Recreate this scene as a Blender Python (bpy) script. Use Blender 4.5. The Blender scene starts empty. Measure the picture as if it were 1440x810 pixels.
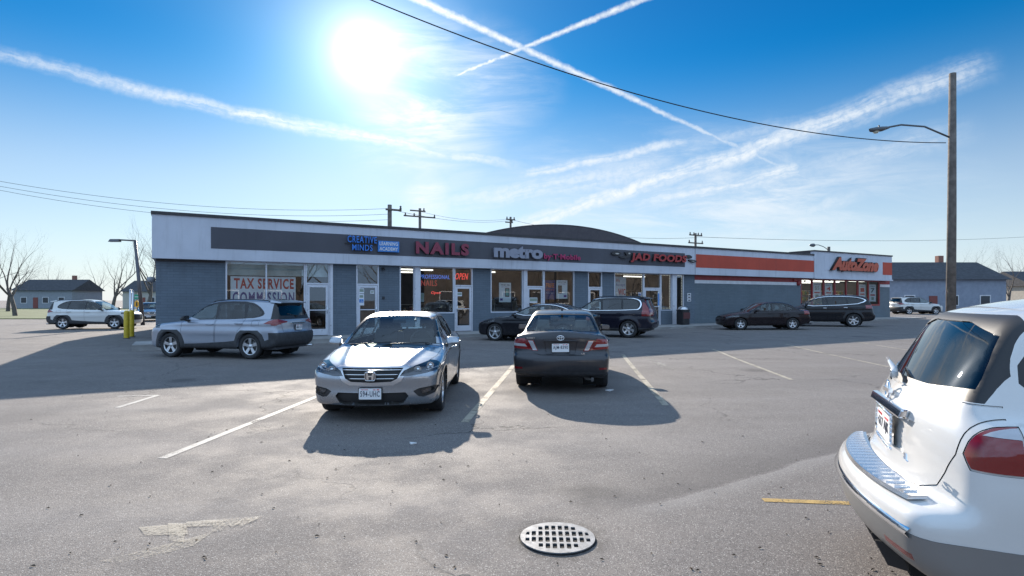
import bpy, bmesh, math, random
import numpy as np
from mathutils import Vector, Matrix
random.seed(7); rng = np.random.default_rng(7)
R = math.radians
scene = bpy.context.scene
COL = scene.collection

# ---------------------------------------------------------------- camera geometry
FPX, CXP, HOR, EYE = 810.0, 720.0, 421.5, 1.68     # focal length / centre / horizon in photo pixels, eye height
Y0 = 27.95                                          # facade plane crosses the view axis here
U = Vector((0.8671, 0.4981, 0)); U.normalize()      # along the facade (to the right)
N = Vector((U.y, -U.x, 0))                          # out of the facade, towards the car park
F0 = Vector((0, Y0, 0))

def sx(px, proud=0.0):
    """facade coordinate s of photo column px (for a plane standing proud of the wall)"""
    k = (px - CXP) / FPX
    o = F0 + N * proud
    return (k * o.y - o.x) / (U.x - k * U.y)
def zy(px, py, proud=0.0):
    o = F0 + N * proud + U * sx(px, proud)
    return EYE + (HOR - py) * o.y / FPX
def fac(s, d=0.0, z=0.0):
    """world point at facade coordinate s, d metres in front of the wall"""
    p = F0 + U * s + N * d
    return Vector((p.x, p.y, z))
def sd_of(x, y):
    v = Vector((x, y, 0)) - F0
    return v.dot(U), v.dot(N)
def gz(x, y):
    s, d = sd_of(x, y)
    t = min(1, max(0, (14.0 - d) / 8.0)); w = t * t * (3 - 2 * t)
    return w * (0.09 + 0.005 * min(60, max(-20, s)))
def walk_z(s):
    return 0.22 + 0.0035 * min(60, max(0, s))

# ---------------------------------------------------------------- objects
def tag(o, label=None, cat=None, group=None, kind=None):
    if label: o['label'] = label
    if cat: o['category'] = cat
    if group: o['group'] = group
    if kind: o['kind'] = kind
    return o
def empty(name, loc=(0, 0, 0), rz=0, label=None, cat=None, group=None):
    o = bpy.data.objects.new(name, None); COL.objects.link(o)
    o.location = loc; o.rotation_euler = (0, 0, rz); o.empty_display_size = .2
    return tag(o, label, cat, group)
def link(name, me, mats, parent=None, smooth=False, loc=None, rot=None):
    o = bpy.data.objects.new(name, me); COL.objects.link(o)
    if mats is not None:
        if not isinstance(mats, (list, tuple)): mats = [mats]
        me.materials.clear()
        for m in mats: me.materials.append(m)
    if smooth: me.polygons.foreach_set('use_smooth', [True] * len(me.polygons))
    if parent is not None: o.parent = parent
    if loc is not None: o.location = loc
    if rot is not None: o.rotation_euler = rot
    return o

class MB:
    """collects solids in one mesh"""
    def __init__(s): s.v = []; s.f = []; s.m = []; s.sm = []
    def add(s, vs, fs, m=0, sm=False):
        b = len(s.v); s.v += [tuple(v) for v in vs]
        s.f += [tuple(b + i for i in f) for f in fs]; s.m += [m] * len(fs); s.sm += [sm] * len(fs)
        return s
    def hexa(s, p, m=0):
        """8 points: bottom 4 ccw, top 4 ccw"""
        return s.add(p, [(3, 2, 1, 0), (4, 5, 6, 7), (0, 1, 5, 4), (1, 2, 6, 5), (2, 3, 7, 6), (3, 0, 4, 7)], m)
    def box(s, x0, x1, y0, y1, z0, z1, m=0):
        return s.hexa([(x0, y0, z0), (x1, y0, z0), (x1, y1, z0), (x0, y1, z0), (x0, y0, z1), (x1, y0, z1), (x1, y1, z1), (x0, y1, z1)], m)
    def fbox(s, s0, s1, d0, d1, z0, z1, m=0):
        """box in facade coordinates"""
        return s.hexa([fac(s0, d1, z0), fac(s1, d1, z0), fac(s1, d0, z0), fac(s0, d0, z0), fac(s0, d1, z1), fac(s1, d1, z1), fac(s1, d0, z1), fac(s0, d0, z1)], m)
    def tube(s, pts, r, n=8, m=0, sm=True, cap=True):
        pts = [Vector(p) for p in pts]
        if not isinstance(r, (list, tuple)): r = [r] * len(pts)
        b = len(s.v); prev = None
        for i, p in enumerate(pts):
            t = (pts[min(i + 1, len(pts) - 1)] - pts[max(i - 1, 0)]).normalized()
            if prev is None:
                a = t.orthogonal().normalized()
            else:
                a = (prev - t * prev.dot(t)).normalized()
            prev = a; c = t.cross(a)
            for k in range(n):
                an = 2 * math.pi * k / n
                s.v.append(tuple(p + (a * math.cos(an) + c * math.sin(an)) * r[i]))
        for i in range(len(pts) - 1):
            for k in range(n):
                k2 = (k + 1) % n
                s.f.append((b + i * n + k, b + i * n + k2, b + (i + 1) * n + k2, b + (i + 1) * n + k)); s.m.append(m); s.sm.append(sm)
        if cap:
            s.f.append(tuple(b + k for k in range(n))[::-1]); s.m.append(m); s.sm.append(False)
            e = b + (len(pts) - 1) * n
            s.f.append(tuple(e + k for k in range(n))); s.m.append(m); s.sm.append(False)
        return s
    def lathe(s, prof, n=32, axis='z', m=0, sm=True, c=(0, 0, 0), closed=False):
        b = len(s.v); c = Vector(c)
        for (r, h) in prof:
            for k in range(n):
                a = 2 * math.pi * k / n; x, y = r * math.cos(a), r * math.sin(a)
                v = (x, y, h) if axis == 'z' else ((y, h, x) if axis == 'y' else (h, x, y))
                s.v.append(tuple(c + Vector(v)))
        L = len(prof)
        for i in range(L if closed else L - 1):
            j = (i + 1) % L
            for k in range(n):
                k2 = (k + 1) % n
                s.f.append((b + i * n + k, b + i * n + k2, b + j * n + k2, b + j * n + k)); s.m.append(m); s.sm.append(sm)
        return s
    def prism(s, poly, h0, h1, axis='z', m=0, fn=None):
        """poly in the two other axes, extruded"""
        n = len(poly)
        def P(a, b, h):
            if fn: return fn(a, b, h)
            return (a, b, h) if axis == 'z' else ((a, h, b) if axis == 'y' else (h, a, b))
        vs = [P(a, b, h0) for a, b in poly] + [P(a, b, h1) for a, b in poly]
        fs = [tuple(range(n))[::-1], tuple(range(n, 2 * n))] + [(i, (i + 1) % n, n + (i + 1) % n, n + i) for i in range(n)]
        return s.add(vs, fs, m)
    def build(s, name, mats, parent=None, smooth=None, bevel=0, fix=True, origin=None, **k):
        me = bpy.data.meshes.new(name)
        vs = s.v
        if origin is not None:
            ox, oy, oz = origin; vs = [(a - ox, b - oy, c - oz) for a, b, c in vs]; k['loc'] = origin
        me.from_pydata(vs, [], s.f)
        me.polygons.foreach_set('material_index', s.m)
        me.polygons.foreach_set('use_smooth', s.sm)
        if fix or bevel:
            bm = bmesh.new(); bm.from_mesh(me)
            if fix: bmesh.ops.recalc_face_normals(bm, faces=bm.faces)
            if bevel: bmesh.ops.bevel(bm, geom=[e for e in bm.edges if e.is_manifold and e.calc_face_angle(0) > .5], offset=bevel, segments=2, affect='EDGES', profile=.6)
            bm.to_mesh(me); bm.free()
        o = link(name, me, mats, parent, **k)
        if smooth: me.polygons.foreach_set('use_smooth', [True] * len(me.polygons))
        return o

def chaikin(p, it=2, closed=True):
    p = [tuple(q) for q in p]
    for _ in range(it):
        q = []; n = len(p)
        for i in range(n if closed else n - 1):
            a, b = p[i], p[(i + 1) % n]
            q.append(tuple(.75 * u + .25 * v for u, v in zip(a, b))); q.append(tuple(.25 * u + .75 * v for u, v in zip(a, b)))
        if not closed: q = [p[0]] + q + [p[-1]]
        p = q
    return p
def rrect(x0, x1, y0, y1, r, n=3):
    out = []
    for cx, cy, a0 in ((x1 - r, y1 - r, 0), (x0 + r, y1 - r, 90), (x0 + r, y0 + r, 180), (x1 - r, y0 + r, 270)):
        for i in range(n + 1):
            a = R(a0 + 90 * i / n); out.append((cx + r * math.cos(a), cy + r * math.sin(a)))
    return out

def text_mesh(txt, size=1.0, ext=0.0, off=0.0, shear=0.0, align='LEFT', space=1.0, line=1.0, bevel=0.0, res=3):
    cu = bpy.data.curves.new('lettering', 'FONT'); cu.body = txt; cu.size = size; cu.extrude = ext; cu.offset = off
    cu.shear = shear; cu.align_x = align; cu.space_character = space; cu.space_line = line; cu.bevel_depth = bevel; cu.resolution_u = res
    o = bpy.data.objects.new('lettering', cu); COL.objects.link(o)
    dg = bpy.context.evaluated_depsgraph_get(); dg.update()
    me = bpy.data.meshes.new_from_object(o.evaluated_get(dg))
    bpy.data.objects.remove(o); bpy.data.curves.remove(cu)
    return me
def fit_text(txt, w, h, depth, name, mat, parent, M, **k):
    """text fitted in w x h (x right, y up, z out), placed by matrix M (lower-left corner)"""
    me = text_mesh(txt, ext=.5, **k)
    n = len(me.vertices); co = np.empty(n * 3, 'f'); me.vertices.foreach_get('co', co); co = co.reshape(-1, 3)
    lo, hi = co.min(0), co.max(0)
    co = (co - lo) / np.maximum(hi - lo, 1e-6) * np.array([w, h, depth])
    me.vertices.foreach_set('co', co.ravel()); me.transform(M); me.update()
    return link(name, me, mat, parent)
def fac_M(s, d, z):
    """matrix: local x along facade, y up, z out of facade"""
    p = fac(s, d, z)
    return Matrix(((U.x, 0, N.x, p.x), (U.y, 0, N.y, p.y), (0, 1, 0, p.z), (0, 0, 0, 1)))
def holed_plate(name, outer, holes, th, mat, parent=None):
    cu = bpy.data.curves.new(name, 'CURVE'); cu.dimensions = '2D'; cu.fill_mode = 'BOTH'; cu.extrude = th / 2
    for lp in [outer] + holes:
        sp = cu.splines.new('POLY'); sp.points.add(len(lp) - 1)
        for i, (a, b) in enumerate(lp): sp.points[i].co = (a, b, 0, 1)
        sp.use_cyclic_u = True
    o = bpy.data.objects.new('tmp', cu); COL.objects.link(o)
    dg = bpy.context.evaluated_depsgraph_get(); dg.update()
    me = bpy.data.meshes.new_from_object(o.evaluated_get(dg)); bpy.data.objects.remove(o); bpy.data.curves.remove(cu)
    return link(name, me, mat, parent)

# ---------------------------------------------------------------- materials
class NT:
    def __init__(s, tree): s.t = tree; s.n = tree.nodes; s.l = tree.links
    def node(s, typ, _out=0, **kw):
        nd = s.n.new(typ)
        for k, v in kw.items():
            if k.startswith('i_'):
                key = k[2:].replace('_', ' ')
                key = int(key) if key.isdigit() else key
                s.set(nd.inputs[key], v)
            else: setattr(nd, k, v)
        return nd
    def set(s, inp, v):
        if isinstance(v, bpy.types.NodeSocket): s.l.new(v, inp)
        elif isinstance(v, bpy.types.Node): s.l.new(v.outputs[0], inp)
        else:
            if isinstance(v, (tuple, list)) and len(v) == 3 and len(inp.default_value) == 4: v = (*v, 1)
            inp.default_value = v
    def math(s, op, a, b=0.0, c=0.0, clamp=False):
        nd = s.n.new('ShaderNodeMath'); nd.operation = op; nd.use_clamp = clamp
        for i, v in enumerate((a, b, c)): s.set(nd.inputs[i], v)
        return nd.outputs[0]
    def vmath(s, op, a, b=(0, 0, 0), out=0):
        nd = s.n.new('ShaderNodeVectorMath'); nd.operation = op; s.set(nd.inputs[0], a)
        if op == 'SCALE': s.set(nd.inputs['Scale'], b)
        else: s.set(nd.inputs[1], b)
        return nd.outputs[out]
    def ramp(s, x, a, b, c=0.0, d=1.0, smooth=True):
        nd = s.n.new('ShaderNodeMapRange'); nd.interpolation_type = 'SMOOTHSTEP' if smooth else 'LINEAR'
        for i, v in enumerate((x, a, b, c, d)): s.set(nd.inputs[i], v)
        return nd.outputs[0]
    def mix(s, f, a, b, blend='MIX'):
        nd = s.n.new('ShaderNodeMix'); nd.data_type = 'RGBA'; nd.blend_type = blend
        s.set(nd.inputs[0], f); s.set(nd.inputs[6], a); s.set(nd.inputs[7], b)
        return nd.outputs[2]
    def noise(s, vec, scale, detail=4, rough=.55, out=0, dist=0.0):
        nd = s.n.new('ShaderNodeTexNoise'); s.set(nd.inputs['Vector'], vec)
        nd.inputs['Scale'].default_value = scale; nd.inputs['Detail'].default_value = detail
        nd.inputs['Roughness'].default_value = rough; nd.inputs['Distortion'].default_value = dist
        return nd.outputs[out]

def new_mat(name):
    m = bpy.data.materials.new(name); m.use_nodes = True
    nt = NT(m.node_tree); b = m.node_tree.nodes['Principled BSDF']
    return m, nt, b
def mat(name, col, rough=.5, metal=0.0, coat=0.0, emit=None, es=0.0, var=0.0, vscale=3.0, bump=0.0, bscale=200., spec=None, coord='Object'):
    m, nt, b = new_mat(name)
    b.inputs['Base Color'].default_value = (*col, 1); b.inputs['Roughness'].default_value = rough
    b.inputs['Metallic'].default_value = metal; b.inputs['Coat Weight'].default_value = coat
    b.inputs['Coat Roughness'].default_value = .03
    if spec is not None: b.inputs['Specular IOR Level'].default_value = spec
    if emit: b.inputs['Emission Color'].default_value = (*emit, 1); b.inputs['Emission Strength'].default_value = es
    if var or bump:
        tc = nt.node('ShaderNodeTexCoord').outputs[coord]
    if var:
        f = nt.noise(tc, vscale, 5)
        c = nt.mix(nt.ramp(f, .3, .7), tuple(max(0, x * (1 - var)) for x in col), tuple(min(1, x * (1 + var)) for x in col))
        nt.set(b.inputs['Base Color'], c)
        nt.set(b.inputs['Roughness'], nt.ramp(nt.noise(tc, vscale * 2.3, 3), .3, .7, max(0.02, rough - .08), min(1, rough + .08)))
    if bump:
        bp = nt.node('ShaderNodeBump'); bp.inputs['Strength'].default_value = bump; bp.inputs['Distance'].default_value = .01
        nt.set(bp.inputs['Height'], nt.noise(tc, bscale, 3)); nt.set(b.inputs['Normal'], bp.outputs[0])
    return m
def glass_mat(name, tint, ior=1.5, rough=0.0, boost=1.0, gcol=(1, 1, 1)):
    m, nt, b = new_mat(name); nt.n.remove(b)
    tr = nt.node('ShaderNodeBsdfTransparent'); tr.inputs[0].default_value = (*tint, 1)
    gl = nt.node('ShaderNodeBsdfGlossy'); gl.inputs['Roughness'].default_value = rough; gl.inputs[0].default_value = (*gcol, 1)
    lw = nt.node('ShaderNodeFresnel'); lw.inputs[0].default_value = ior
    # thin pane: front and back face reflect alike
    geo = nt.node('ShaderNodeNewGeometry')
    inc = nt.vmath('DOT_PRODUCT', geo.outputs['Incoming'], geo.outputs['Normal'], out=1)
    c = nt.math('ABSOLUTE', inc)
    f = nt.math('POWER', nt.math('SUBTRACT', 1.0, c, clamp=True), 5.0)
    r0 = ((ior - 1) / (ior + 1)) ** 2 * 2 * boost
    f = nt.math('ADD', r0, nt.math('MULTIPLY', f, 1 - r0), clamp=True)
    mx = nt.node('ShaderNodeMixShader'); nt.set(mx.inputs[0], f); nt.set(mx.inputs[1], tr); nt.set(mx.inputs[2], gl)
    nt.set(nt.n['Material Output'].inputs[0], mx.outputs[0])
    return m
def paint(name, col, metal=.0, rough=.3, flake=.15, dirt=.12, coat=1.0, spec=.5):
    m, nt, b = new_mat(name)
    tc = nt.node('ShaderNodeTexCoord').outputs['Object']
    fl = nt.noise(tc, 900, 0)
    c = nt.mix(nt.ramp(fl, .35, .65), tuple(x * (1 - flake) for x in col), tuple(min(1, x * (1 + flake)) for x in col))
    # road dust towards the sills
    z = nt.node('ShaderNodeSeparateXYZ'); nt.set(z.inputs[0], tc)
    dz = nt.ramp(z.outputs[2], .15, .75, 1, 0)
    dn = nt.ramp(nt.noise(tc, 5, 6, .65), .35, .75)
    df = nt.math('MULTIPLY', nt.math('MULTIPLY', dz, dn), dirt * 3, clamp=True)
    c = nt.mix(df, c, (.22, .20, .18))
    nt.set(b.inputs['Base Color'], c)
    nt.set(b.inputs['Roughness'], nt.math('ADD', rough, nt.math('MULTIPLY', df, .5)))
    b.inputs['Metallic'].default_value = metal
    b.inputs['Specular IOR Level'].default_value = spec
    nt.set(b.inputs['Coat Weight'], nt.math('MULTIPLY', nt.math('SUBTRACT', 1.0, df, clamp=True), coat)); b.inputs['Coat Roughness'].default_value = .04
    # inner side of the panels is dark trim
    m2 = nt.node('ShaderNodeBsdfDiffuse'); m2.inputs[0].default_value = (.035, .034, .033, 1)
    mx = nt.node('ShaderNodeMixShader'); geo = nt.node('ShaderNodeNewGeometry')
    nt.set(mx.inputs[0], geo.outputs['Backfacing']); nt.set(mx.inputs[1], b.outputs[0]); nt.set(mx.inputs[2], m2.outputs[0])
    nt.set(nt.n['Material Output'].inputs[0], mx.outputs[0])
    return m

MT = {}
MT['rubber'] = mat('tyre rubber', (.022, .022, .024), .75, var=.3, vscale=8)
MT['trim'] = mat('black trim', (.02, .02, .022), .45)
MT['plastic'] = mat('dark plastic cladding', (.035, .036, .04), .6, var=.2, vscale=10)
MT['well'] = mat('wheel well', (.01, .01, .01), .9)
MT['chrome'] = mat('chrome', (.85, .86, .88), .08, 1.0)
MT['mirror'] = mat('mirror glass', (.22, .24, .27), .06, 1.0)
MT['alloy'] = mat('alloy', (.60, .61, .63), .28, .9)
MT['alloy_dark'] = mat('dark alloy', (.10, .10, .11), .35, .6)
MT['disc'] = mat('brake disc', (.12, .12, .12), .5, .6)
MT['glass'] = glass_mat('car glass', (.74, .82, .80), boost=.8)
MT['tint'] = glass_mat('privacy glass', (.10, .11, .12), boost=.9)
MT['seat'] = mat('seat fabric', (.035, .035, .04), .8)
MT['seat_grey'] = mat('grey seat fabric', (.16, .155, .15), .85)
MT['dash'] = mat('dashboard', (.025, .025, .028), .6)
MT['red_lens'] = mat('red lamp lens', (.19, .004, .006), .12, coat=1)
MT['red_dark'] = mat('dark red lamp lens', (.16, .004, .008), .12, coat=1)
MT['clear_lens'] = mat('clear lamp lens', (.42, .42, .44), .12, .2, coat=1)
MT['lens_glass'] = glass_mat('headlamp lens', (.9, .92, .93), boost=.7)
MT['lamp_in'] = mat('lamp housing', (.10, .10, .11), .25, .7)
MT['lamp_chrome'] = mat('lamp reflector', (.75, .76, .78), .15, 1.0)
MT['amber'] = mat('amber lens', (.7, .22, .02), .15, coat=1)
MT['grille'] = mat('grille mesh', (.012, .012, .013), .6)
MT['plate_white'] = mat('plate white', (.72, .73, .74), .4, bump=0)
MT['plate_blue'] = mat('plate characters', (.03, .035, .06), .5)
MT['plate_red'] = mat('plate red print', (.55, .03, .04), .5)
MT['seam'] = mat('panel gap', (.004, .004, .004), .9)
MT['bumper_step'] = mat('chrome scuff plate', (.70, .71, .73), .22, 1.0)
# ================================================================ car bodies
class Grid2:
    """bilinear signed distance to a closed polygon (negative inside)"""
    def __init__(s, poly, it=2, h=.02, pad=.5):
        V = np.array(chaikin(poly, it) if it else poly, float)
        s.lo = V.min(0) - pad; hi = V.max(0) + pad
        nx, ny = (np.ceil((hi - s.lo) / h)).astype(int) + 1
        s.h = h
        X, Y = np.meshgrid(s.lo[0] + np.arange(nx) * h, s.lo[1] + np.arange(ny) * h, indexing='ij')
        P = np.stack([X.ravel(), Y.ravel()], 1)
        d = np.full(len(P), 1e9); ins = np.zeros(len(P), bool)
        for i in range(len(V)):
            a, b = V[i - 1], V[i]; e = b - a
            w = P - a; t = np.clip((w @ e) / max(e @ e, 1e-12), 0, 1)
            q = w - t[:, None] * e; d = np.minimum(d, (q * q).sum(1))
            c = ((a[1] > P[:, 1]) != (b[1] > P[:, 1])) & (P[:, 0] < (b[0] - a[0]) * (P[:, 1] - a[1]) / (b[1] - a[1] + 1e-12) + a[0])
            ins ^= c
        d = np.sqrt(d); d[ins] *= -1
        s.g = d.reshape(nx, ny)
    def __call__(s, x, y):
        u = np.clip((x - s.lo[0]) / s.h, 0, s.g.shape[0] - 1.001); v = np.clip((y - s.lo[1]) / s.h, 0, s.g.shape[1] - 1.001)
        i = u.astype(int); j = v.astype(int); u = u - i; v = v - j; g = s.g
        return (g[i, j] * (1 - u) + g[i + 1, j] * u) * (1 - v) + (g[i, j + 1] * (1 - u) + g[i + 1, j + 1] * u) * v
def smax(a, b, k):
    h = np.maximum(k - np.abs(a - b), 0) / k
    return np.maximum(a, b) + h * h * k * .25
def smin(a, b, k): return -smax(-a, -b, k)

def surface_nets(F, lo, hi, h):
    ax = [np.arange(lo[i], hi[i] + h, h) for i in range(3)]
    X, Y, Z = np.meshgrid(*ax, indexing='ij')
    v = F(X.ravel(), Y.ravel(), Z.ravel()).reshape(X.shape)
    n = np.array(v.shape) - 1
    acc = np.zeros((*n, 3)); cnt = np.zeros(tuple(n))
    base = np.stack(np.meshgrid(*[np.arange(k) for k in n], indexing='ij'), -1).astype(float)
    def sl(o): return v[o[0]:o[0] + n[0], o[1]:o[1] + n[1], o[2]:o[2] + n[2]]
    for axis in range(3):
        o1, o2 = [i for i in range(3) if i != axis]
        for a in (0, 1):
            for b in (0, 1):
                c0 = [0, 0, 0]; c0[o1] = a; c0[o2] = b; c1 = list(c0); c1[axis] = 1
                p, q = sl(c0), sl(c1); m = (p < 0) != (q < 0)
                t = np.where(m, p / np.where(m, p - q, 1), 0)
                pos = base + np.array(c0); pos = pos.copy(); pos[..., axis] += t
                acc += np.where(m[..., None], pos, 0); cnt += m
    act = cnt > 0
    idx = -np.ones(act.shape, int); idx[act] = np.arange(act.sum())
    P = acc[act] / cnt[act][:, None] * h + np.array([a[0] for a in ax])
    faces = []
    ins = v < 0
    for axis in range(3):
        o1, o2 = [(1, 2), (2, 0), (0, 1)][axis]
        s0 = [slice(None)] * 3; s1 = [slice(None)] * 3
        s0[axis] = slice(0, -1); s1[axis] = slice(1, None)
        A = ins[tuple(s0)]; B = ins[tuple(s1)]
        for sgn in (0, 1):
            m = (A & ~B) if sgn else (~A & B)
            I = np.argwhere(m); I = I[(I[:, o1] > 0) & (I[:, o2] > 0) & (I[:, o1] < n[o1]) & (I[:, o2] < n[o2])]
            if not len(I): continue
            def g(da, db):
                J = I.copy(); J[:, o1] += da; J[:, o2] += db
                return idx[J[:, 0], J[:, 1], J[:, 2]]
            q = np.stack([g(-1, -1), g(0, -1), g(0, 0), g(-1, 0)], 1)
            faces.append(q if sgn else q[:, ::-1])
    fc = np.concatenate(faces)
    for _ in range(3):
        e = .004
        f = F(P[:, 0], P[:, 1], P[:, 2])
        g = np.stack([(F(*(P + d).T) - F(*(P - d).T)) / (2 * e) for d in (np.eye(3) * e)], 1)
        P -= np.clip(f / np.maximum((g * g).sum(1), .2), -.01, .01)[:, None] * g
    return P, fc

def body_fn(c):
    SL = Grid2(c['low']); SC = Grid2(c['cab']); CL = Grid2(c['sec']); CC = Grid2(c['csec'])
    W = c['W'] / 2; wx, wv = zip(*c['plan']); cx, cv = zip(*c['cplan'])
    xs = np.linspace(-3, 3, 121)
    def sm(a, b):
        y = np.interp(xs, a, b)
        for _ in range(6): y = np.convolve(np.pad(y, 1, 'edge'), [.25, .5, .25], 'valid')
        return y
    wl = sm(wx, wv); wc = sm(cx, cv)
    cf, cr = c.get('bow_f', .16), c.get('bow_r', .12)
    crown = c.get('crown', .05)
    axf, axr, wr = c['axf'], c['axr'], c['wr']
    flare = c.get('flare', .012)
    def F(x, y, z):
        ay = np.abs(y)
        e = np.clip(np.abs(x) / 1.6, 0, 1); e = e * e * (3 - 2 * e)
        r = ay / W
        xw = x + np.where(x > 0, cf, -cr) * e * r ** 2.2
        zw = z + crown * r ** 2 * np.clip((z - .6) / .3, 0, 1)
        if c.get('ridge'):
            yl = .40 + .20 * np.clip((2.2 - x) / 1.2, 0, 1)
            zw = zw - c['ridge'] * np.exp(-((ay - yl) / .045) ** 2) * np.clip((x - .9) / .2, 0, 1) * np.clip((2.25 - x) / .3, 0, 1)
        b = 0
        for xa in (axf, axr):
            rr = np.hypot(x - xa, z - wr)
            b = b + flare * np.exp(-((rr - wr - .06) / .07) ** 2)
        dl = smax(SL(xw, zw), CL(ay / np.interp(x, xs, wl), z) - b, c.get('k', .10))
        dc = smax(SC(xw, z + crown * .8 * r ** 2), CC(ay / np.interp(x, xs, wc), z), c.get('kc', .07))
        return smin(dl, dc, c.get('kj', .05))
    return F

def inside(poly, a, b):
    r = False; j = len(poly) - 1
    for i in range(len(poly)):
        xi, yi = poly[i]; xj, yj = poly[j]
        if (yi > b) != (yj > b) and a < (xj - xi) * (b - yi) / (yj - yi) + xi: r = not r
        j = i
    return r
def offset_poly(p, d):
    """shrink a polygon by d"""
    n = len(p); ar = sum(p[i - 1][0] * p[i][1] - p[i][0] * p[i - 1][1] for i in range(n)); sg = 1 if ar > 0 else -1
    out = []
    for i in range(n):
        a, b, c = Vector(p[i - 1]), Vector(p[i]), Vector(p[(i + 1) % n])
        e1 = (b - a).normalized(); e2 = (c - b).normalized()
        n1 = Vector((-e1.y, e1.x)) * sg; n2 = Vector((-e2.y, e2.x)) * sg
        m = (n1 + n2); m = m / max(m.dot(n1), .3) if m.length > .01 else n1
        out.append(tuple(b + m * d))
    return out

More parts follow.
